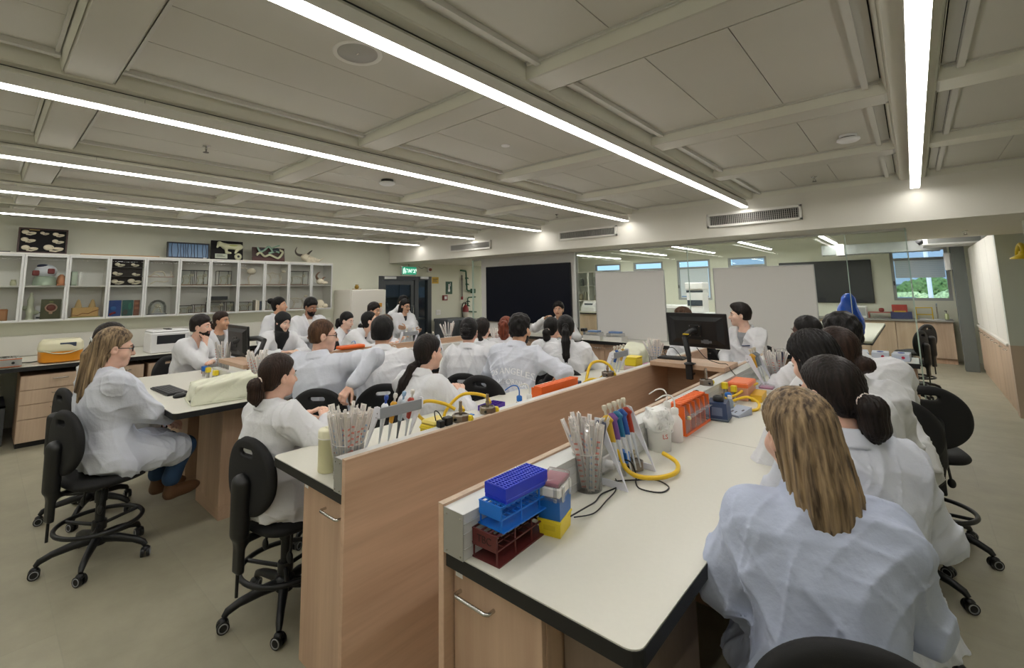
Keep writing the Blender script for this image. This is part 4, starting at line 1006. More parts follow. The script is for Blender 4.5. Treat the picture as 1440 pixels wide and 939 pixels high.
def person(label, top, yaw, pose='sit', lean=8., side=0., hy=0., hp=0., hr=0., arms='table', skin='light', hair='short', hc='dark', streak=None, beard=0, glasses=False,
           trouser=None, stool_label=None, coat=True, group='students and staff in white lab coats', scale=1., near=False, twist=0., seat=None, extra=None, neckline=.02, shoe='#222222', dist=None, legs=True, hem=1.0, stool_yaw=None, broad=1., coatmat=None, stool_off=(0, 0), stool_at=None, shirt='#2b2b30'):
    s = scale
    R0 = RM(0)
    dist = dist or math.hypot(top[0], top[1])
    hb = max(.0046, .00125*dist)*QUAL
    if near: hb = .0044
    hcz = max(.0075, .0017*dist)*QUAL
    if near: hcz = .0056
    # ---- skeleton in person space (y forward), pelvis at origin height hz
    la, sa = math.radians(lean), math.radians(side)
    dirs = V3(math.sin(sa), math.sin(la)*math.cos(sa), math.cos(la)*math.cos(sa))
    dirs2 = V3(math.sin(sa*1.2), math.sin(la*1.45), math.cos(la*1.45)); dirs2 /= np.linalg.norm(dirs2)
    T_ = RM(twist)
    P0 = V3(0, 0, 0); C1 = dirs*.30*s; NB = C1+dirs2*.22*s
    right = T_@V3(1, 0, 0)
    SH = {k: NB-dirs2*.055*s+right*(.178*broad*s*k)+V3(0, .0, 0) for k in (-1, 1)}
    HR = T_@RM(hy, hp, hr)
    nd = dirs2*.45+V3(0, 0, .55)+HR@V3(0, .22, 0); nd /= np.linalg.norm(nd)
    HC = NB+nd*.155*s+HR@V3(0, .012, .0)*s
    TOP = HC+HR@V3(0, -.012, .128)*s
    hz = top[2]-TOP[2]
    org = V3(top[0], top[1], 0)-RM(yaw)@V3(TOP[0], TOP[1], 0)
    up = V3(0, 0, hz)
    P0, C1, NB, HC = P0+up, C1+up, NB+up, HC+up; SH = {k: v+up for k, v in SH.items()}
    seatz = hz-.095*s
    root = thing('person', label, 'person', (org[0], org[1], 0), yaw, group)
    # ---- arms
    hd = {}
    tz = .9+.035
    A = arms if isinstance(arms, dict) else {}
    pre = arms if isinstance(arms, str) else 'table'
    for k in (-1, 1):
        key = 'R' if k > 0 else 'L'
        if pre == 'table': W, hint, n, curl = V3(.10*k, NB[1]+.30*s, tz+.02), V3(.8*k, -.2, -.6), V3(0, 0, -1), .25
        elif pre == 'lap': W, hint, n, curl = V3(.07*k, .31*s, seatz+.19), V3(.9*k, -.5, -.3), V3(0, 0, -1), .3
        elif pre == 'edge': W, hint, n, curl = V3(.05*k, .34*s, min(.83, seatz+.24)), V3(.85*k, -.4, -.4), V3(0, 0, -1), .3
        elif pre == 'down': W, hint, n, curl = V3(.27*k, .05, hz-.05), V3(.4*k, -.8, 0), V3(-k, 0, 0), .35
        elif pre == 'crossed': W, hint, n, curl = V3(-.08*k, NB[1]+.23*s, NB[2]-(.27+.03*k)*s), V3(.9*k, .1, -.6), V3(0, -.8, .3), .3
        elif pre == 'fold': W, hint, n, curl = V3(-.03*k, NB[1]+.30*s, tz+.02+.02*(k+1)), V3(1.*k, -.1, -.5), V3(0, 0, -1), .3
        if key in A:
            q = A[key]; w = q[0]
            W = (HC+HR@(V3(*w[1:])*s)) if w[0] == 'head' else V3(*w); hint = V3(*q[1]); n = V3(*q[2]); curl = q[3]
        elif A and 'rest' in A:
            pass
        E_, W = ik(SH[k], W, .285*s, .255*s, hint)
        hd[k] = (E_, W, n, curl)
    # ---- body: head, neck, trunk, arms in one surface
    def hd_loc(x, y, z):
        px, py, pz = x-F32(HC[0]), y-F32(HC[1]), z-F32(HC[2]); M = HR/s
        return [px*F32(M[0][i])+py*F32(M[1][i])+pz*F32(M[2][i]) for i in range(3)]
    def head_base(u, v, w):
        d = sd_ell(u, v, w, (0, -.018, .032), (.074, .094, .092))
        d = smin(d, sd_ell(u, v, w, (0, .028, -.042), (.056, .062, .075)), .035)
        au = np.abs(u)
        d = smin(d, sd_sph(u, v, w, (0, .062, -.098), .02), .03)
        return smin(d, sd_sph(au, v, w, (.04, .05, -.032), .028), .02)
    def head_sdf(u, v, w):
        d = head_base(u, v, w); au = np.abs(u)
        d = smin(d, sd_cap(au, v, w, (0, .078, .024), (.036, .068, .02), .012, .009), .016)
        d = smax(d, -sd_sph(au, v, w, (.031, .098, .004), .0135), .012)
        d = smin(d, sd_cap(u, v, w, (0, .084, .006), (0, .104, -.032), .007, .0125), .012)
        d = smin(d, sd_sph(au, v, w, (.011, .092, -.034), .0085), .008)
        d = smin(d, sd_cap(au, v, w, (0, .086, -.058), (.017, .078, -.060), .0065, .004), .006)
        d = smin(d, sd_cap(au, v, w, (0, .084, -.070), (.014, .077, -.069), .007, .0045), .006)
        ear = smax(sd_ell(au, v, w, (.077, -.008, -.008), (.010, .020, .031)), -sd_sph(au, v, w, (.092, -.002, -.006), .013), .006)
        return smin(d, ear, .01)
    hands = []
    for k in (-1, 1): hands += hand_prims(hd[k][1], hd[k][1]-hd[k][0], hd[k][2], k, hd[k][3], s)
    lo_t, hi_t = [], []
    def body(x, y, z):
        u, v, w = hd_loc(x, y, z)
        d = head_sdf(u, v, w)*s
        d = smin(d, sd_cap(x, y, z, HC+HR@V3(0, -.022, -.06)*s, NB-dirs2*.03*s, .051*s, .056*s), .03)
        d = smin(d, sd_loft(x, y, z, P0, NB, right, [(0, .14*s, .09*s, 0), (.5, .13*s, .085*s, 0), (.85, .15*s, .085*s, 0), (1., .06*s, .05*s, 0)]), .03)
        for k in (-1, 1):
            E_, W = hd[k][0], hd[k][1]
            d = smin(d, sd_cap(x, y, z, SH[k], E_, .05*s, .038*s), .03); d = smin(d, sd_cap(x, y, z, E_, W, .037*s, .025*s), .02)
        return d
    pts = np.array([P0-.14, NB, HC+.2, HC-.2]+[hd[k][i] for k in (-1, 1) for i in (0, 1)]+[SH[1], SH[-1]])
    lo, hi = pts.min(0)-.07, pts.max(0)+.07
    V, F = surface_nets(body, lo, hi, hb, slack=.015)
    # hands finer, joined to the same surface list
    def hand_fn(k):
        pr = hands[:len(hands)//2] if k < 0 else hands[len(hands)//2:]
        def fn(x, y, z):
            d = None
            for a, b, ra, rb in pr:
                q = sd_cap(x, y, z, a, b, ra, rb); d = q if d is None else smin(d, q, .005)
            return smin(d, sd_cap(x, y, z, hd[k][1]-(hd[k][1]-hd[k][0])*.25, hd[k][1]+(hd[k][1]-hd[k][0])*.1, .026*s, .024*s), .012)
        ps = np.array([p for q in pr for p in q[:2]]+[hd[k][1]-(hd[k][1]-hd[k][0])*.25]); return fn, ps.min(0)-.035, ps.max(0)+.035
    Vs, Fs, n0 = [V], [F], len(V)
    for k in (-1, 1):
        fn, l2, h2 = hand_fn(k); v2, f2 = surface_nets(fn, l2, h2, min(hb, max(.0038, .0009*dist)), slack=.006)
        if len(v2): Vs.append(v2); Fs.append(f2+n0); n0 += len(v2)
    V = np.concatenate(Vs); F = np.concatenate(Fs)
    C_ = V[F].mean(1); lu = (C_-HC)@HR/s
    mi = np.zeros(len(F), np.int32)
    lip = (np.abs(lu[:, 0]) < .021) & (lu[:, 1] > .074) & (np.abs(lu[:, 2]+.064) < .0105); mi[lip] = 1
    lipm = mat('lips_'+skin, {'fair': '#b5766a', 'light': '#a96c60', 'tan': '#8f5748', 'olive': '#8e5a4c', 'brown': '#6b4036', 'dark': '#4a2a24'}[skin], .45)
    tt = (C_-NB)@dirs2; lat = np.abs((C_-NB)@right); mi[(tt < -.012-.25*np.maximum((C_-NB)@np.cross(dirs2, right), 0)-(0 if shirt else 9)) & (lat < .16*s) & (np.abs((C_-NB)@np.cross(dirs2, right)) < .13) & (np.arange(len(F)) < len(Fs[0]))] = 2
    bo = link_mesh('body', np_mesh('body', V, F, mi), [skin_mat(skin), lipm, mat('shirt'+(shirt or '#333333'), shirt or '#333333', .85)], root)
    ey = MB()
    hm = Matrix([[*(HR[i]*s), HC[i]] for i in range(3)]+[[0, 0, 0, 1]]); ey.M = hm
    for k in (-1, 1):
        c = (.031*k, .0765, .003); ey.cur = 0; ey.ell(c, (.0115, .0115, .0072), 14, 10); ey.cur = 1; ey.ell((c[0], c[1]+.0072, c[2]), (.0056, .0052, .0056), 10, 8)
    ey.to('eyes', [mat('eye_white', '#d8d4cc', .25), mat('iris_dark', '#2a1c14', .2)], bo)
    br = MB(); br.M = hm
    for k in (-1, 1): br.tube([(.013*k, .0905, .023), (.03*k, .0885, .0285), (.048*k, .074, .022)], [.0025, .0036, .0018], 6, flat=(1, .7))
    br.to('eyebrow', hair_mat(hc if hc not in ('blonde', 'light') else 'mid'), bo)
    # ---- hair
    rg = np.random.default_rng(abs(hash(label)) % 1000 if False else sum(map(ord, label)) % 997)
    ph = rg.uniform(0, 6.28, 8)
    hh = max(.0046, .0012*dist)*QUAL
    if near: hh = .004
    def cap_sdf(u, v, w, t=.010, line=.055, low=-.06, front=.035):
        """scalp shell: cut away the face below the hairline and the neck"""
        hb_ = head_base(u, v, w); nk = sd_ell(u, v, w, (0, -.03, -.03), (.062, .064, .072))
        th = np.arctan2(u, v+.02)
        g = np.interp(w, [-.085, -.045, -.01, .015, .035, line-.006, line+.016, .12], ([-.055, -.034, .010, .030, front+.020, front+.042, .094, .2] if hair in ('short', 'quiff', 'curlytop', 'buzz') else [-.055, -.042, -.004, .020+front*.3, front+.018, front+.038, .094, .2])).astype(F32)
        g = g-.25*np.maximum(np.abs(u)-.045, 0)*(w > .02)
        g = g+.0035*np.sin(55*u+ph[5])*(np.abs(u) < .07)
        e = np.clip((g-v)/.030, -.4, 1); tk = t*(1+.35*np.clip((w-.03)/.09, 0, 1))*np.sqrt(np.maximum(e, 0))+.0012*np.where(e > 0, 1, 0)+np.minimum(e, 0)*.02
        d = smin(hb_-tk, nk-tk*.8, .03)+.0014*np.sin(46*th+ph[0]+3*np.sin(90*w))+.001*np.sin(83*th+ph[1])
        d = smax(d, -sd_ell(np.abs(u), v, w, (.086, -.002, -.012), (.03, .021, .032)), .006)
        return smax(d, low-w, .012)
    def hair_fn_factory():
        st = hair
        if st == 'short':
            return lambda u, v, w: cap_sdf(u, v, w, .016, .060, -.055, .03)+.003*np.sin(70*u+ph[2])*np.sin(66*v+ph[3])*np.sin(60*w)
        if st == 'buzz':
            return lambda u, v, w: cap_sdf(u, v, w, .004, .074, -.055, .024)
        if st == 'curlytop':
            return lambda u, v, w: smin(cap_sdf(u, v, w, .013, .06, -.055, .03), sd_ell(u, v, w, (0, -.01, .085), (.078, .088, .055)), .03)+.006*np.sin(85*u+ph[2])*np.sin(80*v+ph[3])*np.sin(80*w+ph[4])
        if st == 'quiff':
            return lambda u, v, w: smin(cap_sdf(u, v, w, .013, .064, -.055, .028), sd_ell(u, v, w, (.0, .035, .105), (.055, .055, .03)), .03)+.003*np.sin(60*u+20*v+ph[2])
        if st in ('tied', 'pony', 'lowpony', 'braid', 'bun', 'clipbun', 'topbun', 'curlypony'):
            def fn(u, v, w):
                d = cap_sdf(u, v, w, .011, .062, -.075, .024)
                if st == 'pony':      # high-ish long straight tail
                    q = [(0, -.115, .02), (0, -.15, -.03), (0, -.165, -.12), (0, -.18, -.25), (0, -.19, -.39)]; r = [.022, .034, .04, .034, .014]
                elif st == 'lowpony':
                    q = [(0, -.09, -.065), (-.01, -.135, -.10), (-.03, -.18, -.20), (-.055, -.205, -.31), (-.07, -.215, -.42)]; r = [.024, .03, .038, .034, .018]
                elif st == 'tied':
                    q = [(.0, -.105, -.02), (.0, -.135, -.04), (.0, -.13, -.10), (-.0, -.11, -.15)]; r = [.024, .042, .04, .018]
                elif st == 'braid':
                    q = [(0, -.09, -.06), (.015, -.11, -.11), (.02, -.115, -.16), (.025, -.115, -.21), (.03, -.115, -.245)]; r = [.026, .027, .024, .02, .024]
                elif st == 'bun':
                    q = [(0, -.095, -.055), (0, -.12, -.06), (.005, -.135, -.062)]; r = [.03, .04, .034]
                elif st == 'topbun':
                    q = [(0, -.10, .07), (0, -.13, .08), (0, -.14, .085)]; r = [.03, .042, .034]
                elif st == 'clipbun':
                    q = [(0, -.10, -.01), (0, -.118, .0), (0, -.112, .05)]; r = [.035, .034, .028]
                else:
                    q = [(0, -.1, .05), (0, -.13, .03), (0, -.135, -.05), (0, -.12, -.11)]; r = [.04, .062, .06, .045]
                t = None
                for i in range(len(q)-1):
                    e = sd_cap(u, v, w, q[i], q[i+1], r[i], r[i+1]); t = e if t is None else smin(t, e, .02)
                th = np.arctan2(u, v+.12)
                if st == 'braid': t = t+.005*np.sin(105*w+ph[1])*np.sign(np.sin(50*u))
                elif st == 'curlypony': t = t+.012*np.sin(60*u+ph[2])*np.sin(55*v+ph[3])*np.sin(60*w+ph[4])
                else: t = t+.0022*np.sin(24*th+ph[2]+8*w)+.0016*np.sin(41*th+ph[3])
                return smin(d, t, .012)
            return fn
        if st in ('long', 'halfup'):
            L_ = -.26 if st == 'long' else -.34
            def fn(u, v, w):
                d = cap_sdf(u, v, w, .014, .062, -.09, .024)
                if st == 'long':   # hair falling past the jaw on both sides and down the back
                    dr = sd_loft(u, v, w, (0, -.035, .05), (0, -.105, L_), (1, 0, 0), [(0, .066, .07, 0), (.25, .083, .082, 0), (.6, .084, .074, 0), (.82, .072, .052, 0), (1., .03, .02, 0)], 2.2)
                    dr = smax(dr, v-.022-.15*np.maximum(-.02-w, 0), .02)
                else:
                    dr = sd_loft(u, v, w, (0, -.05, .03), (.0, -.125, L_), (1, 0, 0), [(0, .06, .06, 0), (.25, .07, .055, 0), (.6, .066, .042, 0), (.88, .05, .028, 0), (1., .024, .016, 0)], 2.2)
                    dr = smax(dr, v+.005, .02)
                    tail = smin(sd_cap(u, v, w, (-.03, -.105, .035), (-.035, -.135, -.05), .022, .03), sd_cap(u, v, w, (-.035, -.135, -.05), (-.03, -.15, -.27), .03, .014), .02)
                    dr = smin(dr, tail, .015)
                th = np.arctan2(u, v+.03); a = np.clip((.06-w)/.1, 0, 1)*np.clip((w-L_)/.10, .25, 1)
                dr = dr+a*(.0035*np.sin(19*th+ph[2]+6*w)+.0028*np.sin(37*th+ph[3]-9*w)+.0015*np.sin(71*th+ph[4]))
                return smin(d, dr, .02)
            return fn
        if st == 'bob':
            return lambda u, v, w: smin(cap_sdf(u, v, w, .015, .06, -.07, .03), smax(sd_loft(u, v, w, (0, -.02, .06), (0, -.03, -.12), (1, 0, 0), [(0, .07, .075, 0), (.5, .096, .098, 0), (1, .085, .08, 0)], 2.2), v-.03, .02), .02)+.003*np.sin(30*np.arctan2(u, v+.03)+ph[2])
    if hair and hair != 'hijab':
        hf = hair_fn_factory()
        lo_l, hi_l = V3(-.15, -.27, -.46 if hair in ('pony', 'lowpony', 'halfup') else -.36), V3(.15, .15, .18)
        if hair in ('short', 'buzz', 'curlytop', 'quiff'): lo_l = V3(-.12, -.15, -.12)
        fm = np.array(hm.to_3x3())
        Vh, Fh = surface_nets(hf, lo_l, hi_l, hh/s, slack=.015)
        ho = link_mesh('hair', np_mesh('hair', Vh, Fh), hair_mat(hc, streak), bo)
        ho.matrix_local = hm
        tie = {'pony': ((0, -.118, .022), .026), 'lowpony': ((0, -.095, -.068), .027), 'tied': ((0, -.115, -.024), .028), 'braid': ((.028, -.115, -.222), .022)}.get(hair)
        if tie:
            tc = {'pony': '#15120f', 'lowpony': '#15120f', 'tied': '#e3d3c8', 'braid': '#b03050'}[hair]
            if hair == 'braid': tc = '#141011'
            m = MB(); c, r = tie
            m.tube([(c[0]+r*math.cos(a), c[1]-.004*math.sin(a) if hair != 'braid' else c[1]+r*math.sin(a), c[2]+(r*math.sin(a) if hair != 'braid' else 0)) for a in np.linspace(0, 2*PI, 21)[:-1]], .008, 8, closed=True)
            m.to('hair_tie', mat('hair_tie'+tc, tc, .6), ho)
        if hair == 'halfup':
            m = MB(); 
            for q in (-1, 1): m.tube([(-.03+.035*math.cos(a), -.118-.006*q-.012*math.sin(a), .04+.02*q*math.sin(a)) for a in np.linspace(0, PI, 9)], .0055, 8)
            m.to('hair_clip', mat('clip_clear', '#c9cfcd', .25), ho)
        if hair == 'clipbun':
            m = MB()
            for q in range(5): m.tube([(-.05, -.105, .03-.018*q), (-.02, -.142, .034-.018*q), (.02, -.142, .034-.018*q), (.05, -.105, .03-.018*q)], .004, 6)
            m.to('hair_clip', mat('clip_dark', '#191614', .25), ho)
    if hair == 'hijab':
        def hj(u, v, w):
            d = sd_ell(u, v, w, (0, -.02, .03), (.09, .11, .106)); d = smin(d, sd_ell(u, v, w, (0, -.005, -.07), (.082, .088, .09)), .04)
            hole = sd_ell(u, v, w, (0, .10, -.022), (.058, .08, .078))
            d = smax(d, -hole, .012)
            dr = sd_loft(u, v, w, (0, .03, -.12), (.005, .075, -.42), (1, 0, 0), [(0, .085, .07, 0), (.25, .10, .06, 0), (.6, .07, .04, 0), (1, .055, .025, 0)], 2.2)
            return smin(d, dr, .03)+.003*np.sin(50*u+30*w+ph[1])+.002*np.sin(70*w+25*u)
        Vh, Fh = surface_nets(hj, V3(-.13, -.16, -.46), V3(.13, .17, .16), .008)
        ho = link_mesh('headscarf', np_mesh('headscarf', Vh, Fh), mat('scarf_black', '#0e0e11', .8, bump=.2, bscale=90), bo); ho.matrix_local = hm
    if beard:
        def bd(u, v, w):
            d = smin(sd_ell(u, v, w, (0, .028, -.046), (.060, .066, .080)), sd_sph(u, v, w, (0, .062, -.098), .027), .03)
            d = smax(d, w+.022+.35*np.maximum(v-.02, 0)*0-.3*np.maximum(np.abs(u)-.03, 0), .01)
            d = smax(d, -(sd_ell(u, v, w, (0, .10, -.064), (.022, .03, .0085))), .004)
            d = smax(d, -sd_ell(u, v, w, (0, .088, -.018), (.04, .05, .030)), .008)
            d = smax(d, -.005-v, .01)
            return d+.0015*np.sin(150*u)*np.sin(140*w)
        Vh, Fh = surface_nets(bd, V3(-.09, -.03, -.15), V3(.09, .13, .04), .0046)
        if len(Vh): bo2 = link_mesh('beard', np_mesh('beard', Vh, Fh), hair_mat(hc), bo); bo2.matrix_local = hm
    if glasses:
        m = MB(); m.M = hm
        for k in (-1, 1):
            m.tube([(.033*k+.023*math.cos(a), .096-.004*abs(math.cos(a)), .002+.017*math.sin(a)) for a in np.linspace(0, 2*PI, 21)[:-1]], .0026, 6, closed=True)
            m.tube([(.055*k, .094, .006), (.07*k, .06, .008), (.077*k, .0, .006), (.077*k, -.015, -.004)], .0024, 6)
        m.tube([(-.010, .097, .006), (0, .1, .009), (.010, .097, .006)], .0024, 6)
        m.to('glasses', BLKP if glasses is True else mat('frame_'+glasses, glasses, .4), bo)
    # ---- coat
    if coat:
        cm = coatmat or COAT
        am = .0135 if near else .0125
        K = rg.uniform(-1, 1, (7, 3))*np.array([1, 1, .55]); 
        def folds(x, y, z):
            w1 = .03*np.sin(9*z+5*x+ph[0])+.03*np.sin(8*y-6*z+ph[1])
            f = None
            for i, fr in enumerate((38, 30, 52, 26, 64)):
                kx = K[i]/np.linalg.norm(K[i])*fr
                p = kx[0]*(x+w1)+kx[1]*(y-w1)+kx[2]*(z+w1*.6)+ph[i]
                g = (1-np.abs(np.sin(p*.5)))**2*(.5+.5*np.sin(11*x+7*y*(i+1)*.3+9*z+ph[i+2]))*(1. if i < 3 else .7)
                q = 1.9*p+1.3*np.sin(6*z+5*x+ph[(i+3) % 8])+2*np.sin(4*y+7*x*(1 if i % 2 else -1))
                g = g+.36*(1-np.abs(np.sin(q*.36)))**8*np.clip(.3+np.sin(9*x-8*y+7*z+ph[(i+5) % 8]), 0, 1)
                f = g if f is None else f+g
            return f
        thigh = {}
        HJ = {k: P0+V3(.085*k*s, .02, -.01) for k in (-1, 1)}
        if pose == 'sit':
            KN = {k: V3(.12*k*s, .42*s, max(seatz-.01, .5)+.04) for k in (-1, 1)}
        else:
            KN = {k: P0+V3(.09*k*s, .02, -.42*s) for k in (-1, 1)}
        b_ = broad*s
        def coat_fn(x, y, z):
            d = sd_loft(x, y, z, P0-dirs*.06*s, NB+dirs2*.01, right, [(0, .19*b_, .145*s, 0), (.18, .185*b_, .145*s, -.004), (.42, .170*b_, .128*s, -.004), (.68, .188*b_, .132*s, -.006), (.86, .178*b_, .108*s, -.008), (.95, .11*b_, .078*s, -.004), (1., .066*s, .06*s, 0)], 2.3)
            for k in (-1, 1):
                E_, W = hd[k][0], hd[k][1]
                S2 = SH[k]-right*.02*k*s-dirs2*.012*s
                a = sd_cap(x, y, z, S2, E_, .074*b_, .066*s)
                Wc = E_+(W-E_)*.93
                f = sd_cap(x, y, z, E_, Wc, .064*s, .044*s)
                d = smin(d, smin(a, f, .03), .05)
            d = smin(d, sd_cap(x, y, z, SH[-1]+(SH[1]-SH[-1])*.12, SH[1]-(SH[1]-SH[-1])*.12, .062*s), .06)
            if pose == 'sit':
                for k in (-1, 1): d = smin(d, sd_cap(x, y, z, HJ[k], HJ[k]+(KN[k]-HJ[k])*.8*hem, .108*s, .098*s), .07)
                d = smin(d, sd_loft(x, y, z, P0+V3(0, .0, -.085*s), P0+V3(0, .30*s, -.055), (1, 0, 0), [(0, .2*s, .085*s, 0), (1, .205*s, .06*s, 0)], 3.), .05)
            else:
                d = smin(d, sd_loft(x, y, z, P0+V3(0, 0, .05), P0+V3(0, .0, -.44*s), (1, 0, 0), [(0, .17*b_, .135*s, 0), (.4, .2*b_, .155*s, 0), (1, .215*b_, .165*s, 0)], 2.3), .04)
            d = d-am*folds(x, y, z)+am*.4
            # collar
            u, v, w = (x-F32(NB[0])), (y-F32(NB[1])), (z-F32(NB[2]))
            pt = u*dirs2[0]+v*dirs2[1]+w*dirs2[2]; pr_ = u*right[0]+v*right[1]; fw = np.cross(dirs2, right); pf = u*fw[0]+v*fw[1]+w*fw[2]
            rr = np.sqrt((pr_/1.08)**2+(pf+.004)**2)
            hgt = pt-.016*s+.55*np.maximum(pf, 0)
            col = smax(np.abs(rr-(.072*s-.42*hgt))-.009*s, np.abs(hgt)-.030*s, .008)
            d = smin(d, col, .006)
            # open neck at the front
            vee = np.maximum(np.abs(pr_)-(.014+neckline+.33*(pt+.05))*s*.9, -pf)
            vee = np.maximum(vee, -.075*s-neckline*2.2-pt); vee = np.maximum(vee, .045*s-rr)
            d = smax(d, -vee, .008)
            return d
        pts = [P0-V3(.24, .2, .2), P0+V3(.24, .2, 0), NB+V3(.1, .1, .09), NB-V3(.1, .1, 0)]+[hd[k][i] for k in (-1, 1) for i in (0, 1)]+[SH[1], SH[-1]]
        if pose == 'sit': pts += [KN[1]+V3(.12, 0, 0), KN[-1]-V3(.12, 0, .1)]
        else: pts += [P0+V3(.24, .2, -.48*s), P0-V3(.24, .2, .48*s)]
        pts = np.array(pts); lo, hi = pts.min(0)-.1, pts.max(0)+.1
        V, F = surface_nets(coat_fn, lo, hi, hcz, slack=.03)
        co = link_mesh('lab_coat', np_mesh('lab_coat', V, F), cm, root)
        root['_coat'] = co.name
    # ---- legs and shoes
    if legs:
        tm = trouser or BLACKCLOTH
        if pose == 'sit':
            KN = {k: V3(.11*k*s, .43*s, seatz+.035) for k in (-1, 1)}; fz = max(.26, seatz-.36); AN = {k: V3(.09*k*s, .36*s, fz+.08) for k in (-1, 1)}
        else:
            KN = {k: V3(.095*k*s, .03, hz*.52) for k in (-1, 1)}; AN = {k: V3(.1*k*s, -.01, .10) for k in (-1, 1)}
        HJ = {k: P0+V3(.085*k*s, .0, -.01) for k in (-1, 1)}
        def leg_fn(x, y, z):
            d = sd_ell(x, y, z, P0+V3(0, 0, -.02), (.16*s, .12*s, .10*s))
            for k in (-1, 1):
                d = smin(d, smin(sd_cap(x, y, z, HJ[k], KN[k], .088*s, .066*s), sd_cap(x, y, z, KN[k], AN[k]+V3(0, 0, .05), .064*s, .058*s), .03), .03)
            return d-.004*np.sin(26*z+9*x+ph[1])*np.sin(17*y+ph[2])
        pts = np.array([P0-.17, P0+.17]+[q[k] for q in (KN, AN) for k in (-1, 1)]); 
        V, F = surface_nets(leg_fn, pts.min(0)-.1, pts.max(0)+.1, .016 if dist > 2.5 else .012)
        link_mesh('trousers', np_mesh('trousers', V, F), tm, root)
        for k in (-1, 1):
            a = AN[k]
            def shoe_fn(x, y, z): return smax(smin(sd_ell(x, y, z, a+V3(0, .085, -.055), (.045, .125, .045)), sd_cap(x, y, z, a+V3(0, 0, -.06), a+V3(0, 0, .0), .042, .038), .03), (a[2]-.095)-z, .01)
            V, F = surface_nets(shoe_fn, a-V3(.07, .07, .12), a+V3(.07, .23, .06), .01); link_mesh('shoe', np_mesh('shoe', V, F), mat('shoe'+shoe, shoe, .6), root)
            def sock_fn(x, y, z): return sd_cap(x, y, z, a+V3(0, 0, -.05), a+V3(0, 0, .10), .034, .037)
            V, F = surface_nets(sock_fn, a-V3(.06, .06, .1), a+V3(.06, .06, .16), .01); link_mesh('sock', np_mesh('sock', V, F), mat('sock_pale', '#cfc4bb', .8), root)
    if '_coat' in root.keys():
        cn = root['_coat']; del root['_coat']; cobj = bpy.data.objects[cn]
    else: cobj = None
    info = dict(root=root, coat=cobj, hm=hm, NB=NB, right=right, dirs2=dirs2, seatz=seatz, org=org, hd=hd)
    if stool_label:
        so = RM(yaw)@V3(stool_off[0], .02+stool_off[1], 0)
        stool(*(stool_at or (org[0]+so[0], org[1]+so[1])), yaw if stool_yaw is None else stool_yaw, stool_label, seatz)
        print('person', label[:40], 'seat %.2f' % seatz, 'xy %.2f %.2f' % (org[0], org[1]))
    else: print('person', label[:40], 'hip %.2f' % hz)
    return info
def back_text(info, lines, m, name='coat_print'):
    """lettering laid onto the back of a coat"""
    co = info['coat']; bv = BVHTree.FromPolygons([v.co for v in co.data.vertices], [p.vertices for p in co.data.polygons])
    mb = None
    for txt, size, (ox, oz), arc, sgn, ylim in lines:
        me = text_mesh(txt, size)
        import bmesh
        b = bmesh.new(); b.from_mesh(me); bmesh.ops.triangulate(b, faces=b.faces); bmesh.ops.subdivide_edges(b, edges=[e for e in b.edges if e.calc_length() > .012], cuts=2, use_grid_fill=False); b.to_mesh(me); b.free()
        out = []
        for v in me.vertices:
            x = v.co.x; z = v.co.y+oz-arc*x*x
            px = (ox+x)*(1 if sgn < 0 else -1)
            hit = bv.ray_cast(Vector((px, ylim, z)), Vector((0, -sgn, 0)))
            y = hit[0].y if hit[0] is not None else 0
            out.append((px, y+sgn*.0015, z))
        for v, c in zip(me.vertices, out): v.co = c
        me.update(); link_mesh(name, me, m, co)
# ------------------------------------------------------------------ the class (head-top position, facing: 0 = towards the display, 90 = towards the left wall, -90 = right)
# right-hand bench, from the camera outwards
person('woman with long streaked blonde hair seen from behind, largest figure at lower right', coatmat=COATB, top=(-.285, 1.62, 1.395), yaw=22, lean=5, hy=20, hp=6, arms='lap', hair='long', hc='light', streak='#ab9270', skin='light', near=True, trouser=DENIM, stool_label='black stool at the bottom right corner under the blonde woman', stool_at=(-.245, 1.52), scale=.98, broad=.98, shirt='#3a2c28')
person('person with dark wavy hair directly behind the blonde woman', coatmat=COATM, top=(-.262, 2.10, 1.437), yaw=24, lean=6, hy=36, hp=8, arms='lap', hair='tied', hc='dark', skin='light', near=True, stool_label='black stool just beyond the blonde woman', stool_yaw=16, stool_at=(-.31, 2.10), scale=.98, broad=.94)
person('person with reddish black short hair bent over the right bench, third from the camera', (-.405, 2.66, 1.472), 28, lean=14, hy=32, hp=22, arms='edge', hair='bob', hc='black', skin='light', stool_label='third black stool along the right side of the right bench', stool_yaw=14, stool_at=(-.31, 2.60))
person('woman with brown hair in a low bun at the right bench, fourth from the camera', (-.347, 3.15, 1.464), 28, lean=10, hy=42, hp=6, arms='edge', hair='bun', hc='brown', skin='light', stool_label='fourth black stool along the right side of the right bench', stool_yaw=12, stool_at=(-.27, 3.12))
person('tall person with black hair leaning far forward at the right bench beside the empty aisle', (-.37, 3.75, 1.508), 26, lean=24, hy=10, hp=10, arms='table', hair='curlytop', hc='black', skin='tan', broad=1.12, scale=1.06, stool_label='black stool right of the leaning tall person, with its back towards the camera', stool_yaw=12, stool_at=(-.20, 3.74), trouser=NAVYCLOTH)
person('man with cropped black hair and dark skin at the far end of the right bench', (-.65, 4.4, 1.463), 60, lean=20, hy=18, hp=4, arms='table', hair='buzz', hc='black', skin='dark', stool_label='farthest black stool along the right bench, standing clear in the aisle', stool_yaw=14, stool_at=(-.06, 4.36))
YM = person('young man in profile facing left with short dark quiff, right of the monitor', (-1.44, 5.74, 1.505), 150, lean=4, hy=-40, hp=0, arms='lap', hair='quiff', hc='dark', skin='fair', neckline=.05, shirt='#8f9296', stool_label='black stool under the young man in profile', trouser=GREYCLOTH)
m_ = MB()
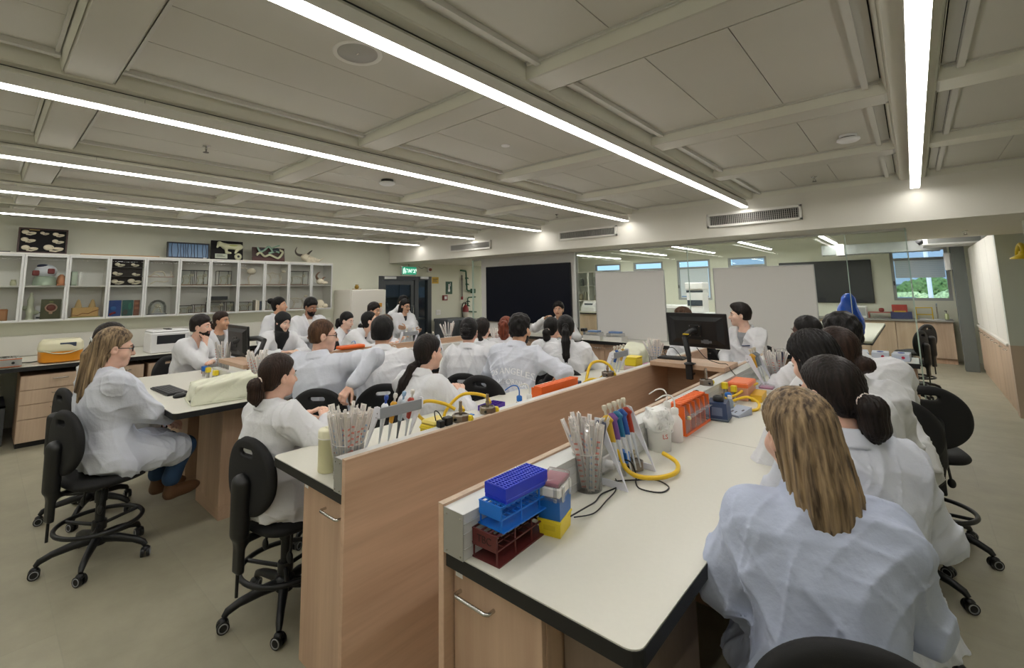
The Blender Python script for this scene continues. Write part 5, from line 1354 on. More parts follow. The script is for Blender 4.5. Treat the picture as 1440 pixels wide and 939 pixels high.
for k, w_ in enumerate((.014, .02, .01, .024)): m_.box(-.13+.022*k, -.13+.022*k+w_*.8, .10, .17, YM['NB'][2]-.165-.003*k, YM['NB'][2]-.157-.003*k)
m_.to('pocket_print', mat('print_blue_dark', '#3a4f7a', .6), YM['coat'])
person('person with brown tied hair hidden behind the monitor', (-2.07, 5.72, 1.456), 140, lean=6, hy=-20, hp=0, arms='lap', hair='tied', hc='mid', skin='light', stool_label='black stool behind the monitor')
# the one speaking under the display
person('person with short dark hair speaking and gesturing in front of the wall display', (-4.06, 6.06, 1.492), 200, pose='stand', lean=2, hy=4, hp=-2, arms={'R': ((.16, .30, 1.24), (.9, -.3, -.7), (-.6, .3, .2), .35), 'L': ((-.12, .28, 1.0), (-.8, -.2, -.6), (.5, .2, -.2), .3)}, hair='short', hc='black', skin='olive', neckline=.03, shirt=None, scale=.93)
# aisle side of the middle bench
person('woman with pale tie in brown hair at the near end of the middle bench', (-2.66, 1.165, 1.352), 8, lean=-3, hy=-6, hp=2, arms='table', hair='tied', hc='brown', skin='light', near=True, stool_label='black stool with visible levers left of the nearest oak divider', stool_at=(-2.67, 1.25), scale=.93, trouser=BLACKCLOTH)
person('woman with long low dark ponytail beside the pipette stand of the middle bench', (-2.58, 2.19, 1.382), 2, lean=9, hy=-10, hp=2, arms='table', hair='lowpony', hc='dark', skin='light', stool_label='black stool under the woman with the low ponytail', scale=.97)
LA = person('man with curly black hair and raised lettering on the back of his coat', coatmat=COATM, top=(-2.58, 3.24, 1.472), yaw=16, lean=14, hy=-12, hp=2, arms={'R': ((.34, .30, .95), (.8, -.5, -.2), (0, 0, -1), .3), 'L': ((-.1, .33, .93), (-.8, -.3, -.5), (0, 0, -1), .3)}, hair='curlytop', hc='black', skin='tan', stool_label='black stool under the man with lettering on his coat', beard=1, broad=1.06, stool_off=(-.12, -.1))
back_text(LA, [('LOS ANGELES-', .068, (0, LA['NB'][2]-.17), 1.4, -1, -1.5), ('CALIFORNIA', .055, (0, LA['NB'][2]-.25), 1.4, -1, -1.5)], mat('print_white', '#f2f3f5', .6))
person('woman with long straight high black ponytail seen from behind below the speaker', (-2.62, 4.03, 1.425), 27, lean=6, hy=4, hp=2, arms='table', hair='pony', hc='black', skin='light', stool_label='black stool under the woman with the long straight ponytail')
person('woman with low dark hair in a tie, half hidden left of the long ponytail', (-3.15, 4.55, 1.362), 20, lean=8, hy=-15, hp=2, arms='lap', hair='tied', hc='black', skin='light', stool_label='black stool left of the long straight ponytail')
# aisle side of the left island
person('woman with black hair pinned up in a claw clip, on a slotted round-backed stool', (-3.22, 3.25, 1.422), 36, lean=8, hy=-8, hp=4, arms='lap', hair='clipbun', hc='black', skin='light', stool_label='black stool with slotted round backrest under the woman with the claw clip')
person('woman with short dark braid turned towards the wall display', (-3.68, 3.93, 1.372), 22, lean=10, hy=0, hp=2, arms='table', hair='braid', hc='dark', skin='light', stool_label='black stool under the woman with the braid')
person('woman with curly red ponytail left of the man with lettering', (-3.72, 4.40, 1.36), 20, lean=8, hy=5, hp=0, arms='table', hair='curlypony', hc='red', skin='fair', stool_label='black stool under the woman with curly red hair')
person('tall broad man with short black hair, back to the camera, leaning on the left island', (-3.42, 2.385, 1.472), 58, lean=16, hy=-14, hp=3, arms='table', hair='short', hc='black', skin='tan', broad=1.1, scale=1.05, stool_label='black stool under the tall man at the left island')
person('balding man with glasses twisting on his stool, hand on its black backrest', coatmat=COATM, top=(-3.40, 1.82, 1.488), yaw=42, lean=4, side=-8, hy=-62, hp=2, twist=-4, arms={'R': ((.26, -.22, 1.04), (1., -.3, .3), (0, .3, -1), .7), 'L': ((-.2, .34, .95), (-.8, -.2, -.5), (0, 0, -1), .3)}, hair='buzz', hc='mid', skin='light', glasses='#4a3020', stool_label='black stool whose backrest the balding man holds', broad=1.08, stool_off=(.03, -.02))
# near end of the left island
person('woman in dark glasses with long clipped brown hair in blue jeans at far left', coatmat=COATM, top=(-4.03, .653, 1.467), yaw=14, lean=-4, hy=-20, hp=6, arms='edge', hair='halfup', hc='light', streak='#7d6242', skin='light', glasses=True, near=True, trouser=DENIM, stool_label='black stool of the woman in jeans, nearest at lower left', stool_off=(0, -.03), scale=1.02, shoe='#5c3d22', broad=1.05, hem=1.1)
person('woman with dark hair half hidden behind the woman in glasses at far left', (-4.92, .765, 1.46), 10, lean=2, hy=-8, hp=4, arms='edge', hair='long', hc='dark', skin='light', stool_label='black stool at the far left behind the one of the woman in jeans', shoe='#8a847a')
# window-cabinet side of the left island
person('bearded man resting his chin on his fist left of the monitor', (-5.92, 1.705, 1.455), -58, lean=12, hy=14, hp=2, arms={'R': (('head', .035, .075, -.145), (.5, .1, -1), (-.3, -.9, .2), 1.25), 'L': ((-.02, .36, .945), (-.9, -.2, -.4), (0, 0, -1), .3)}, hair='short', hc='dark', skin='light', beard=1, shirt=None, stool_label='black stool under the bearded man with fist at his chin')
person('woman with tied brown hair and bare forehead sitting behind the monitor of the left island', (-6.95, 2.24, 1.45), -72, lean=4, hy=16, hp=0, arms='lap', hair='tied', hc='brown', skin='tan', neckline=.05, shirt='#6b6a66', stool_label='black stool by the wall counter behind the bearded man')
person('woman in black headscarf looking down at the left island', (-6.02, 2.69, 1.442), -92, lean=12, hy=16, hp=16, arms='table', hair='hijab', hc='black', skin='fair', neckline=.05, shirt='#d8d4cc', stool_label='black stool under the woman in the headscarf')
person('woman with dark hair in a high bun standing behind the woman in the headscarf', (-7.05, 3.05, 1.623), -55, pose='stand', lean=2, hy=10, hp=-4, arms='down', hair='topbun', hc='black', skin='tan', scale=1.0)
person('bearded man with sunglasses on his head standing by the last glass cabinets', (-6.55, 3.33, 1.602), -98, pose='stand', lean=5, hy=18, hp=18, arms={'R': ((.02, .28, 1.02), (.9, -.3, -.5), (0, 0, -1), .4), 'L': ((-.06, .27, 1.05), (-.9, -.2, -.6), (0, -.5, -.6), .3)}, hair='short', hc='black', skin='brown', beard=1, scale=1.0, broad=1.1, shirt='#d8d4cc')
person('woman with long dark fringe and ponytail in front of the fridge, further left of two', (-6.30, 3.78, 1.385), -66, lean=10, hy=4, hp=14, arms='table', hair='tied', hc='black', skin='fair', stool_label='black stool in front of the fridge, left of two')
person('woman leaning forward on the bench with dark tied hair, right of the fringe-haired woman', (-5.45, 3.56, 1.418), -64, lean=34, hy=22, hp=-14, arms='fold', hair='tied', hc='black', skin='fair', stool_label='black stool in front of the fridge, right of two')
person('young man with short brown hair in front of the fridge door', (-6.42, 4.32, 1.51), -76, lean=5, hy=4, hp=6, arms='table', hair='short', hc='dark', skin='tan', stool_label='black stool before the fridge door')
person('person with brown hair mostly hidden by the tall broad man', (-5.72, 4.07, 1.338), -62, lean=20, hy=0, hp=14, arms='fold', hair='bob', hc='mid', skin='light', stool_label='black stool beyond the tall broad man')
person('woman in glasses with folded arms standing at the glass door', (-6.60, 5.08, 1.545), -98, pose='stand', lean=2, hy=14, hp=8, arms='crossed', hair='long', hc='black', skin='olive', glasses=True, scale=.94)
person('person with raised hand at the head behind the woman with folded arms', (-7.10, 5.42, 1.60), -70, pose='stand', lean=2, hy=0, hp=2, arms={'R': ((.26, .16, 1.42), (.8, -.2, -.6), (-.6, 0, .3), .5), 'L': ((-.1, .25, 1.1), (-.8, -.1, -.6), (0, -.8, 0), .3)}, hair='long', hc='black', skin='olive', scale=.97)

stool(-.20, 9.35, 70, 'black stool beside the rear bench, nearer to the glass, in the rear room', .60)
stool(-.10, 10.2, 60, 'black stool beside the rear bench, farther from the glass, in the rear room', .64)
# ------------------------------------------------------------------ bench equipment
def hx(n, c, **k): return mat(n, c, **k)
HOSE = hx('hose_yellow', '#e0b81c', rough=.4); YB = hx('plastic_yellow', '#e8cf2a', rough=.4); ORG = hx('plastic_orange', '#e8681f', rough=.4); BLUE = hx('plastic_blue', '#1565b8', rough=.4)
RUBBER = hx('cable_black', '#0c0c0d', rough=.5); MILK = hx('milky_white', '#e4e2dc', rough=.35); PAPER = hx('wrapper_paper', '#e6e0da', rough=.6); PINKP = hx('print_red', '#c07a70', rough=.6); BLUP = hx('print_blue', '#7f9abd', rough=.6)
PTFILM = glassmat('wrapper_film', '#f6f6f5', .05, .15, .45, '#e6e2e0')
ZB = .9005
# --- wrapped serological pipettes in cups
def pipette_proto(L, w, m_print, label, group):
    t = thing('serological_pipette', label, 'pipette', (0, 0, 0), 0, group)
    MB().box(-w/2, w/2, -.0012, .0005, 0, L, .0004).to('paper_backing', PAPER, t)
    f = MB(); f.tube([(0, -.004, .012), (0, -.004, L*.93)], w*.34, 10).tube([(0, -.004, L*.93), (0, -.004, L*.985)], w*.22, 8); f.to('pipette_tube', PTFILM, t)
    m = MB()
    for k in range(9): m.box(-w*.3, w*.12, -.0022-w*.34-.002, -.0016-w*.34-.002, .05*L+k*.085*L, .05*L+k*.085*L+.028*L)
    m.to('printed_scale', m_print, t)
    return t
def cup_mesh(r, h, taper=.9):
    return MB().lathe([(.0001, .001), (r*taper, .001), (r, h)], n=32, cap=False)
def cup(x, y, z, r, h, n, L, label, plabel, seed, mp=None, sc=1.0, spread=1.75):
    t = thing('plastic_beaker', label, 'beaker', (x, y, z)); cup_mesh(r, h).to('wall', CLEARPL, t)
    MB().tube([(r*math.cos(a), r*math.sin(a), h) for a in np.linspace(0, 2*PI, 33)[:-1]], .0016, 6, closed=True).to('rim', MILK, t)
    rg = random.Random(seed); grp = plabel[:60]
    protos = {}
    for k in range(n):
        kind = rg.choice([0, 0, 1, 1, 2]); Lk = L*(1-.06*kind)*rg.uniform(.93, 1.02)
        key = kind
        a = 2*PI*k/n+rg.uniform(-.3, .3); rb = r*rg.uniform(.15, .62); rt = r*spread*rg.uniform(.5, 1.35)
        b = Vector((rb*math.cos(a+2.2), rb*math.sin(a+2.2), .006)) if rg.random() < .35 else Vector((rb*math.cos(a), rb*math.sin(a), .006))
        tp = Vector((rt*math.cos(a), rt*math.sin(a), L)); lim = r*.86
        hh = h/L; q = b+(tp-b)*hh; d2 = math.hypot(q.x, q.y)
        if d2 > lim: s_ = lim/d2; tp.x = b.x+(q.x*s_-b.x)/hh; tp.y = b.y+(q.y*s_-b.y)/hh
        dv = (tp-b).normalized()
        if key not in protos:
            o = protos[key] = pipette_proto(L*(1-.06*kind), (.029, .023, .034)[kind]*sc, (PINKP, BLUP, PINKP)[kind] if mp is None else mp, plabel, grp)
        else: o = copy_tree(protos[key])
        o.location = Vector((x, y, z))+b; qd = Vector((0, 0, 1)).rotation_difference(dv); o.rotation_mode = 'XYZ'
        e = (qd.to_matrix() @ Matrix.Rotation(rg.uniform(-1.2, 2.2), 3, 'Z')).to_euler(); o.rotation_euler = e
    return t
cup(-1.885, 1.146, ZB, .068, .145, 24, .30, 'clear beaker full of wrapped pipettes beside the pale yellow canister', 'wrapped pipette standing in the beaker beside the pale yellow canister', 3)
cup(-1.035, 1.715, ZB, .060, .145, 20, .295, 'clear beaker of pipettes in front of the big oak panel, beside the tilted white stand', 'wrapped pipette standing in the beaker by the tip boxes on the right bench', 5)
cup(-.885, 4.45, ZB, .062, .15, 12, .30, 'clear beaker of pipettes at the far end of the right bench', 'wrapped pipette in the beaker at the far end of the right bench', 8)
cup(-1.90, 4.46, ZB, .058, .15, 12, .30, 'clear beaker of blue marked pipettes left of the monitor shelf', 'clear blue marked pipette in the beaker left of the monitor shelf', 9, BLUP)
cup(-4.30, 1.70, ZB, .062, .14, 14, .30, 'clear beaker of pipettes behind the dust cover on the left island', 'wrapped pipette in the beaker behind the dust cover', 12)
cup(-5.27, 1.74, ZB, .060, .14, 9, .30, 'clear beaker of pipettes in front of the bearded man', 'wrapped pipette in the beaker in front of the bearded man', 14)
cup(-5.12, 4.72, ZB, .062, .15, 12, .34, 'clear beaker of pipettes left of the woman with the claw clip', 'wrapped pipette in the beaker left of the claw clip', 15)
cup(-4.12, 4.66, ZB, .060, .14, 9, .30, 'clear beaker of pipettes between the braid and the red ponytail', 'wrapped pipette in the beaker between the braid and the red ponytail', 17)
# pipette controller standing in the beaker
def controller(x, y, z, lean, label):
    t = thing('pipette_controller', label, 'pipette aid', (x, y, z)); t.rotation_euler = lean
    def fn(a, b, c): return smin(sd_cap(a, b, c, (0, 0, .0), (0, .0, .06), .015, .018), sd_cap(a, b, c, (0, 0, .06), (0, 0, .13), .019, .02), .02)
    V, F = surface_nets(fn, (-.04, -.04, -.03), (.04, .04, .17), .004); link_mesh('grip', np_mesh('grip', V, F), hx('ctrl_white', '#d8dde2', rough=.35), t)
    MB().lathe([(.0205, .115), (.0235, .125), (.0235, .20), (.019, .215), (.0001, .217)], n=20).to('head', hx('ctrl_navy', '#1d2340', rough=.35), t)
    MB().lathe([(.0001, -.02), (.012, -.018), (.0195, .01), (.0205, .045)], n=20).to('nose_cone', hx('ctrl_grey', '#6a7684', rough=.4), t)
    MB().cyl((-.006, -.019, .095), (-.006, -.0235, .095), .006).cyl((-.006, -.019, .078), (-.006, -.0225, .078), .0035).cyl((-.006, -.019, .066), (-.006, -.0225, .066), .0025).to('button', RUBBER, t)
controller(-1.012, 1.70, .955, (math.radians(-4), math.radians(14), math.radians(35)), 'navy and white pipette controller standing in the beaker by the white stand')
controller(-.875, 4.42, .955, (0, math.radians(9), math.radians(30)), 'dark pipette controller in the beaker at the far end of the right bench')
# --- pipette stands with single pipettes
def pipette(x, y, z, col, rot, label, side=1, knob='#cfc7b4', tipc=None, L=.235):
    t = thing('micropipette', label, 'pipette', (x, y, z)); t.rotation_euler = (0, rot, 0)
    c = hx('pip'+col, col, rough=.35)
    def fn(a, b, q): return smin(sd_cap(a*1.0, b*1.35, q, (0, 0, -.0), (.004*side, 0, -.085), .0185, .0125), sd_cap(a, b*1.2, q, (-.004*side, 0, 0), (.022*side, 0, -.006), .009, .006), .012)
    V, F = surface_nets(fn, (-.05, -.03, -.11), (.05, .03, .03), .0035); link_mesh('handle', np_mesh('handle', V, F), c, t)
    MB().lathe([(.0095, -.09), (.007, -.13), (.0045, -.17), (.003, -L)], .004*side, 0, n=12).to('shaft', hx('pipsh'+(tipc or '#cfd3d8'), tipc or '#cfd3d8', rough=.3), t)
    MB().cyl((0, 0, .015), (0, 0, .035), .0055, n=10).lathe([(.009, .035), (.0105, .042), (.0105, .052), (.008, .056)], n=14).to('plunger', hx('knob'+knob, knob, rough=.4), t)
def pip_stand(x, y, length, side, cols, label, pl, rz=0, h=.26, depth=.135):
    """side plates are slanted frames; a grey bar carries the pipettes on its sloping side"""
    t = thing('pipette_stand', label, 'stand', (x, y, ZB))
    s = side
    for k in (0, 1):
        m = MB(); yy = k*length
        outer = [(0, 0), (s*depth, 0), (s*depth*.98, .012), (s*.034, h-.012), (s*.022, h), (s*.004, h), (0, h-.008)]
        th = .007
        # frame with a triangular cut-out: three bars
        P = lambda q: (q[0], q[1])
        m.prism([(yy+a, b) for a, b in ((0, 0), (th, 0), (th, .001), (0, .001))], 0, s*.0001, 'x') if False else None
        def bar(poly): m.prism([(b, a) for a, b in poly], yy, yy+th, 'y') if False else m.add([(a, yy, b) for a, b in poly]+[(a, yy+th, b) for a, b in poly], [tuple(range(len(poly)))[::-1], tuple(range(len(poly), 2*len(poly)))]+[(i, (i+1) % len(poly), len(poly)+(i+1) % len(poly), len(poly)+i) for i in range(len(poly))])
        bar([(0, 0), (s*depth, 0), (s*depth*.9, .026), (0, .026)])
        bar([(s*depth*.9, .026), (s*depth, .0), (s*.036, h-.004), (s*.022, h), (0, h), (0, h-.05), (s*.012, h-.05)])
        m.to('side_plate', hx('stand_white', '#dfe0e8', rough=.4), t)
        MB().cyl((s*.012, yy-.0005, h-.03), (s*.012, yy+th+.0005, h-.03), .003, n=8).cyl((s*.02, yy-.0005, h-.05), (s*.02, yy+th+.0005, h-.05), .003, n=8).to('screw', RUBBER, t)
    MB().box(s*.006, s*.016, .004, length+.003, h-.058, h-.008, .002).to('bar', hx('stand_grey', '#8f9498', rough=.45), t)
    n = len(cols)
    for i, c in enumerate(cols):
        yy = y+.03+(length-.05)*(i+.5)/n
        pipette(x+s*.030, yy, ZB+h-.012, c[0], s*math.radians(-13)*1, c[1], s, *(c[2:] if len(c) > 2 else ()))
    if rz:
        pass
    return t
pip_stand(-1.035, 1.785, .27, 1, [('#c9a32a', 'yellow pipette, nearest in the white stand on the right bench'), ('#7a4f97', 'purple pipette, second in the stand on the right bench'), ('#1f6f96', 'teal blue pipette, third in the stand on the right bench'), ('#2a55a0', 'dark blue pipette, fourth in the stand on the right bench'), ('#a8371e', 'red pipette, farthest in the stand on the right bench')], 'white slanted pipette stand with grey bar on the right bench', '')
pip_stand(-1.885, 1.30, .26, -1, [('#dfe2e6', 'white pipette with blue knob, nearest in the stand behind the oak panel', '#2a4fa8'), ('#d39a1e', 'amber pipette in the stand behind the oak panel', '#d8d6d0'), ('#b7c3cf', 'grey blue pipette in the stand behind the oak panel', '#8fb0d0', '#5f666c'), ('#a83a2c', 'red pipette, farthest in the stand behind the oak panel', '#e6e2dc')], 'white pipette stand behind the big oak panel beside the ponytail', '')
pip_stand(-1.905, 3.64, .28, -1, [('#e0ddd2', 'cream pipette nearest in the stand left of the yellow box'), ('#2f5fae', 'blue topped pipette in the stand left of the yellow box'), ('#d8d4c6', 'cream pipette third in the stand left of the yellow box'), ('#c8a050', 'tan pipette farthest in the stand left of the yellow box')], 'white pipette stand left of the yellow and pink box', '')
pip_stand(-1.02, 4.10, .26, 1, [('#c9952a', 'amber pipette nearest in the far stand of the right bench'), ('#6f777c', 'grey pipette in the middle of the far stand of the right bench'), ('#8a8f93', 'light grey pipette farthest in the far stand of the right bench')], 'white pipette stand at the far end of the right bench', '')
pip_stand(-4.33, 3.55, .26, 1, [('#dfe2e6', 'white pipette in the stand beyond the low ponytail'), ('#2f6fa0', 'blue pipette in the stand beyond the low ponytail')], 'white pipette stand beyond the low ponytail on the left island', '')
pip_stand(-4.99, 3.80, .26, -1, [('#e2e0da', 'white pipette nearest in the stand in front of the folded arms'), ('#d6d8da', 'white pipette farthest in the stand in front of the folded arms')], 'white pipette stand in front of the woman with folded arms', '')
# --- canister, wash bottles
t = thing('canister', 'pale yellow canister at the near end of the middle bench', 'canister', (-2.015, 1.12, ZB))
CAN = hx('canister_cream', '#dedab0', rough=.45)
MB().lathe([(.038, 0), (.042, .005), (.042, .14), (.044, .142)], n=28).to('body', CAN, t); MB().lathe([(.0435, .142), (.0435, .175), (.040, .182), (.0001, .183)], n=28).box(-.02, .02, -.006, .006, .182, .189, .002).to('lid', hx('canister_lid', '#e6e3c6', rough=.45), t)
MB().tube([(.0445*math.cos(a), .0445*math.sin(a), .146) for a in np.linspace(0, 2*PI, 29)[:-1]], .002, 6, closed=True).to('band', MILK, t)
def wash(x, y, z, r, h, body, cap, spout, rz, label, liquid=None):
    t = thing('wash_bottle', label, 'bottle', (x, y, z), rz)
    MB().lathe([(r*.92, 0), (r, .006), (r, h*.78), (r*.55, h*.95), (r*.45, h)], n=24).to('body', body, t)
    MB().lathe([(r*.52, h), (r*.56, h+.004), (r*.56, h+.028), (r*.3, h+.034)], n=20).to('cap', cap, t)
    MB().tube(spline([(0, 0, h+.03), (0, 0, h+.065), (-.015, 0, h+.09), (-.05, 0, h+.088), (-.095, 0, h+.058)], 5), [.0042]*8+[.0042-.0001*i for i in range(13)], 8).to('spout', spout, t)
    if liquid: MB().lathe([(r*.9, .003), (r*.965, .008), (r*.965, h*.55)], n=22).to('liquid', liquid, t)
PKL = hx('pink_liquid', '#d9b3ad', rough=.3)
wash(-.985, 2.525, ZB, .034, .135, MILKPL, MILK, MILK, 10, 'white wash bottle with pinkish liquid beside the lidded tub, nearer one', PKL)
wash(-1.035, 2.555, ZB, .033, .155, MILKPL, MILK, MILK, 5, 'white wash bottle behind the lidded tub, farther one')
wash(-1.89, 2.35, ZB, .032, .10, CLEARPL, BLUE, BLUE, 20, 'clear wash bottle with blue cap behind the oak panel')
wash(-1.88, 2.44, ZB, .032, .095, MILKPL, MILK, MILK, 15, 'white wash bottle beside the blue capped one', PKL)
wash(-4.12, 3.05, ZB, .033, .12, MILKPL, MILK, MILK, 0, 'white wash bottle between the tall broad man and the low ponytail')
wash(-5.08, 3.15, ZB, .03, .10, CLEARPL, BLUE, BLUE, 0, 'small wash bottle with blue cap beside the orange lid on the left island')
# --- tub lined with a bag
t = thing('waste_tub', 'milky tub lined with a plastic bag and marked LS in red', 'tub', (-1.0, 2.345, ZB)); MB().lathe([(.0001, .002), (.05, .002), (.058, .15), (.061, .152), (.061, .146), (.052, 0), (.0001, 0)], n=28, cap=False).to('wall', MILKPL, t)
def bag2(x, y, z): return np.abs(sd_loft(x, y, z, (0, 0, .10), (0, 0, .195), (1, 0, 0), [(0, .064, .064, 0), (.5, .068, .068, 0), (1, .05, .05, 0)], 2.)+.007*np.sin(70*x+40*z)*np.sin(60*y+50*z))-.003
V, F = surface_nets(bag2, (-.09, -.09, .09), (.09, .09, .22), .005); link_mesh('liner_bag', np_mesh('liner_bag', V, F), glassmat('bag_film', '#fafafa', .04, .2, .55, '#f0f0ee'), t)
text_obj('lettering', 'LS', .03, hx('marker_red', '#c03a2a', rough=.5), t, frame_m((.046, -.036, .075), (.62, .78, 0), (0, 0, 1)))
# --- test tube racks
def tube_rack(x, y, z, L, W, H, nx, ny, m, rz, label, mark=None, plates=(0, .45, 1)):
    t = thing('test_tube_rack', label, 'rack', (x, y, z), rz)
    def plate(zz, solid, name):
        b = MB()
        if solid: b.box(-W/2-.008, W/2+.008, 0, L, zz, zz+.004)
        else:
            bx, by = .0045, .0045
            for i in range(nx+1): xx = -W/2+W*i/nx; b.box(xx-bx/2, xx+bx/2, 0, L, zz, zz+.004)
            for j in range(ny+1): yy = L*j/ny; b.box(-W/2-bx/2, W/2+bx/2, yy-by/2, yy+by/2, zz+.0003, zz+.0043)
        b.to(name, m, t)
    plate(0, True, 'base_plate'); plate(H*.48, False, 'middle_plate'); plate(H-.0045, False, 'top_plate')
    for q in (-.003, L-.001): MB().box(-W/2, W/2, q, q+.004, H*.45, H).to('end_wall', m, t)
    b = MB()
    for xx in (-W/2, W/2-.004):
        for yy in (0, L*.33, L*.66, L-.004): b.box(xx, xx+.004, yy, yy+.004, 0, H)
    b.to('corner_posts', m, t)['kind'] = 'stuff'
    if mark: text_obj('lettering', mark, .03, hx('mark_dark', '#2a1212', rough=.6), t, frame_m((0, -.0035, H*.72), (1, 0, 0), (0, 0, 1)))
    return t
MAR = hx('rack_maroon', '#5a211f', rough=.45); LBL = hx('rack_blue', '#0f6fd0', rough=.4); DBL = hx('rack_dark_blue', '#0a2fc0', rough=.4)
tube_rack(-1.005, 1.072, ZB, .27, .092, .085, 3, 8, MAR, 3, 'maroon test tube rack marked TBC, bottom of the rack stack', 'TBC')
tube_rack(-1.002, 1.095, ZB+.0855, .285, .088, .072, 4, 12, LBL, 0, 'bright blue test tube rack in the middle of the rack stack')
t = thing('tube_block', 'dark blue tube block on top of the rack stack', 'rack', (-1.0, 1.12, ZB+.158), -1)
b = MB(); W, L = .082, .20
for i in range(6): xx = -W/2+W*i/5; b.box(xx-.002, xx+.002, 0, L, .012, .045)
for j in range(17): yy = L*j/16; b.box(-W/2-.002, W/2+.002, yy-.002, yy+.002, .012, .0455)
b.to('grid', DBL, t); MB().box(-W/2-.004, W/2+.004, -.004, L+.004, .0, .012, .002).box(-W/2-.003, -W/2-.0005, -.003, L+.003, .012, .044).box(W/2+.0005, W/2+.003, -.003, L+.003, .012, .044).box(-W/2-.003, W/2+.003, -.0045, -.002, .012, .044).box(-W/2-.003, W/2+.003, L+.002, L+.0045, .012, .044).to('shell', DBL, t)
# --- stacked tip boxes
def tapered(w, d, h, k=.9): return MB().add([(sx*w/2*(k if z == 0 else 1), sy*d/2*(k if z == 0 else 1), z) for z in (0, h) for sy in (-1, 1) for sx in (-1, 1)], [(0, 2, 3, 1), (4, 5, 7, 6), (0, 1, 5, 4), (2, 6, 7, 3), (0, 4, 6, 2), (1, 3, 7, 5)])
TX, TY, TR = -.955, 1.365, 14
t = thing('tip_box', 'yellow box at the bottom of the tip box stack', 'box', (TX, TY, ZB), TR); tapered(.078, .112, .05, .9).to('tray', YB, t); MB().box(-.041, .041, -.058, .058, .044, .052, .002).to('rim', YB, t); MB().box(-.02, .02, -.0555, -.0535, .02, .036).to('latch', hx('plastic_yellow2', '#d9bf20', rough=.4), t)
t = thing('tip_box', 'blue box in the middle of the tip box stack', 'box', (TX, TY, ZB+.0525), TR); tapered(.078, .112, .066, .95).to('tray', hx('tip_blue', '#1663b0', rough=.35), t); MB().box(-.040, .040, -.057, .057, .058, .07, .002).to('rim', CLEARPL, t)
t = thing('tip_box', 'white and pink lidded box on top of the tip box stack', 'box', (TX, TY, ZB+.123), TR); MB().box(-.041, .041, -.059, .059, 0, .030, .004).to('tray', MILK, t)
MB().box(-.035, .035, -.052, .052, .030, .044, .002).to('insert', hx('tip_pink', '#a8526a', rough=.4), t); MB().box(-.038, .038, -.056, .056, .030, .054, .004).to('lid', CLEARPL, t)
for s in (-1, 1): MB().box(s*.025-.006, s*.025+.006, -.064, -.059, -.012, .034, .002).to('clip', CLEARPL, t)
for s in (-1, 1): MB().box(.041, .047, s*.035-.008, s*.035+.008, -.015, .034, .002).to('clip', CLEARPL, t)
def foil_fn(x, y, z): return sd_ell(x, y, z, (0, 0, .016), (.035, .028, .018))+.006*np.sin(130*x+20*z)*np.sin(120*y+1)*np.sin(140*z)+.004*np.sin(260*x)*np.sin(240*y)
V, F = surface_nets(foil_fn, (-.06, -.05, -.01), (.06, .05, .05), .003); o = link_mesh('foil', np_mesh('foil', V, F), hx('foil', '#d5d6d6', rough=.22, metal=1.), None, (-1.088, 1.36, 1.033)); o.data.polygons.foreach_set('use_smooth', [False]*len(o.data.polygons)); tag(o, 'crumpled aluminium foil on the rail behind the tip box stack', 'foil')
# --- hoses, burners, gas taps
def burner(x, y, z, rz, label, taps=True, tall=.07):
    t = thing('gas_burner', label, 'burner', (x, y, z), rz)
    MT = hx('burner_metal', '#8a8278', rough=.32, metal=.9)
    MB().lathe([(.043, .0), (.045, .003), (.045, .032), (.042, .036), (.036, .036), (.036, .03), (.0001, .03)], n=8, smooth=False).to('base', MT, t)
    MB().cyl((0, 0, .03), (0, 0, .03+tall), .0085, n=14).lathe([(.011, .05), (.011, .062)], n=14).to('tube', hx('burner_tube', '#b7b2a6', rough=.25, metal=1.), t)
    MB().cyl((.0, -.043, .018), (0, -.052, .018), .007, n=10).to('knob', RUBBER, t)
    if taps: MB().box(.03, .055, .01, .035, .0, .03, .003).cyl((.042, .022, .015), (.06, .022, .015), .009).to('gas_tap', YB, t)
    return t
def hose(name, pts, r, m, label, cat, n=8, group=None): return tag(MB().tube(spline(pts, n), r, 10).to(name, m), label, cat, group)
burner(-1.772, 1.72, 1.0305, 10, 'nearer metal gas burner on the rail of the big oak panel')
burner(-1.772, 1.925, 1.0305, 30, 'farther metal gas burner on the rail of the big oak panel')
hose('gas_hose', [(-1.79, 1.70, 1.09), (-1.84, 1.66, 1.12), (-1.94, 1.62, 1.12), (-2.04, 1.66, 1.03), (-2.02, 1.80, .93), (-1.94, 1.86, .95), (-1.85, 1.80, 1.07), (-1.80, 1.77, 1.07)], .009, HOSE, 'yellow gas hose looped over the nearer burner behind the oak panel', 'hose')
hose('gas_hose', [(-1.80, 1.98, 1.07), (-1.86, 1.99, 1.10), (-1.97, 1.93, 1.10), (-2.03, 1.86, 1.02), (-2.03, 1.84, .95), (-1.99, 1.86, .915)], .009, HOSE, 'yellow gas hose from the farther burner behind the oak panel', 'hose')
t = thing('gas_tap', 'blue gas tap beside the farther burner behind the oak panel', 'tap', (-1.84, 1.87, ZB)); MB().cyl((0, 0, 0), (0, 0, .09), .012).to('stem', STEEL, t); MB().box(-.018, .018, -.014, .014, .09, .125, .006).to('knob', BLUE, t)
t = thing('gas_tap', 'yellow gas tap between the two burners behind the oak panel', 'tap', (-1.86, 1.80, ZB)); MB().cyl((0, 0, 0), (0, 0, .09), .012).to('stem', STEEL, t); MB().box(-.018, .018, -.014, .014, .09, .125, .004).to('knob', YB, t)
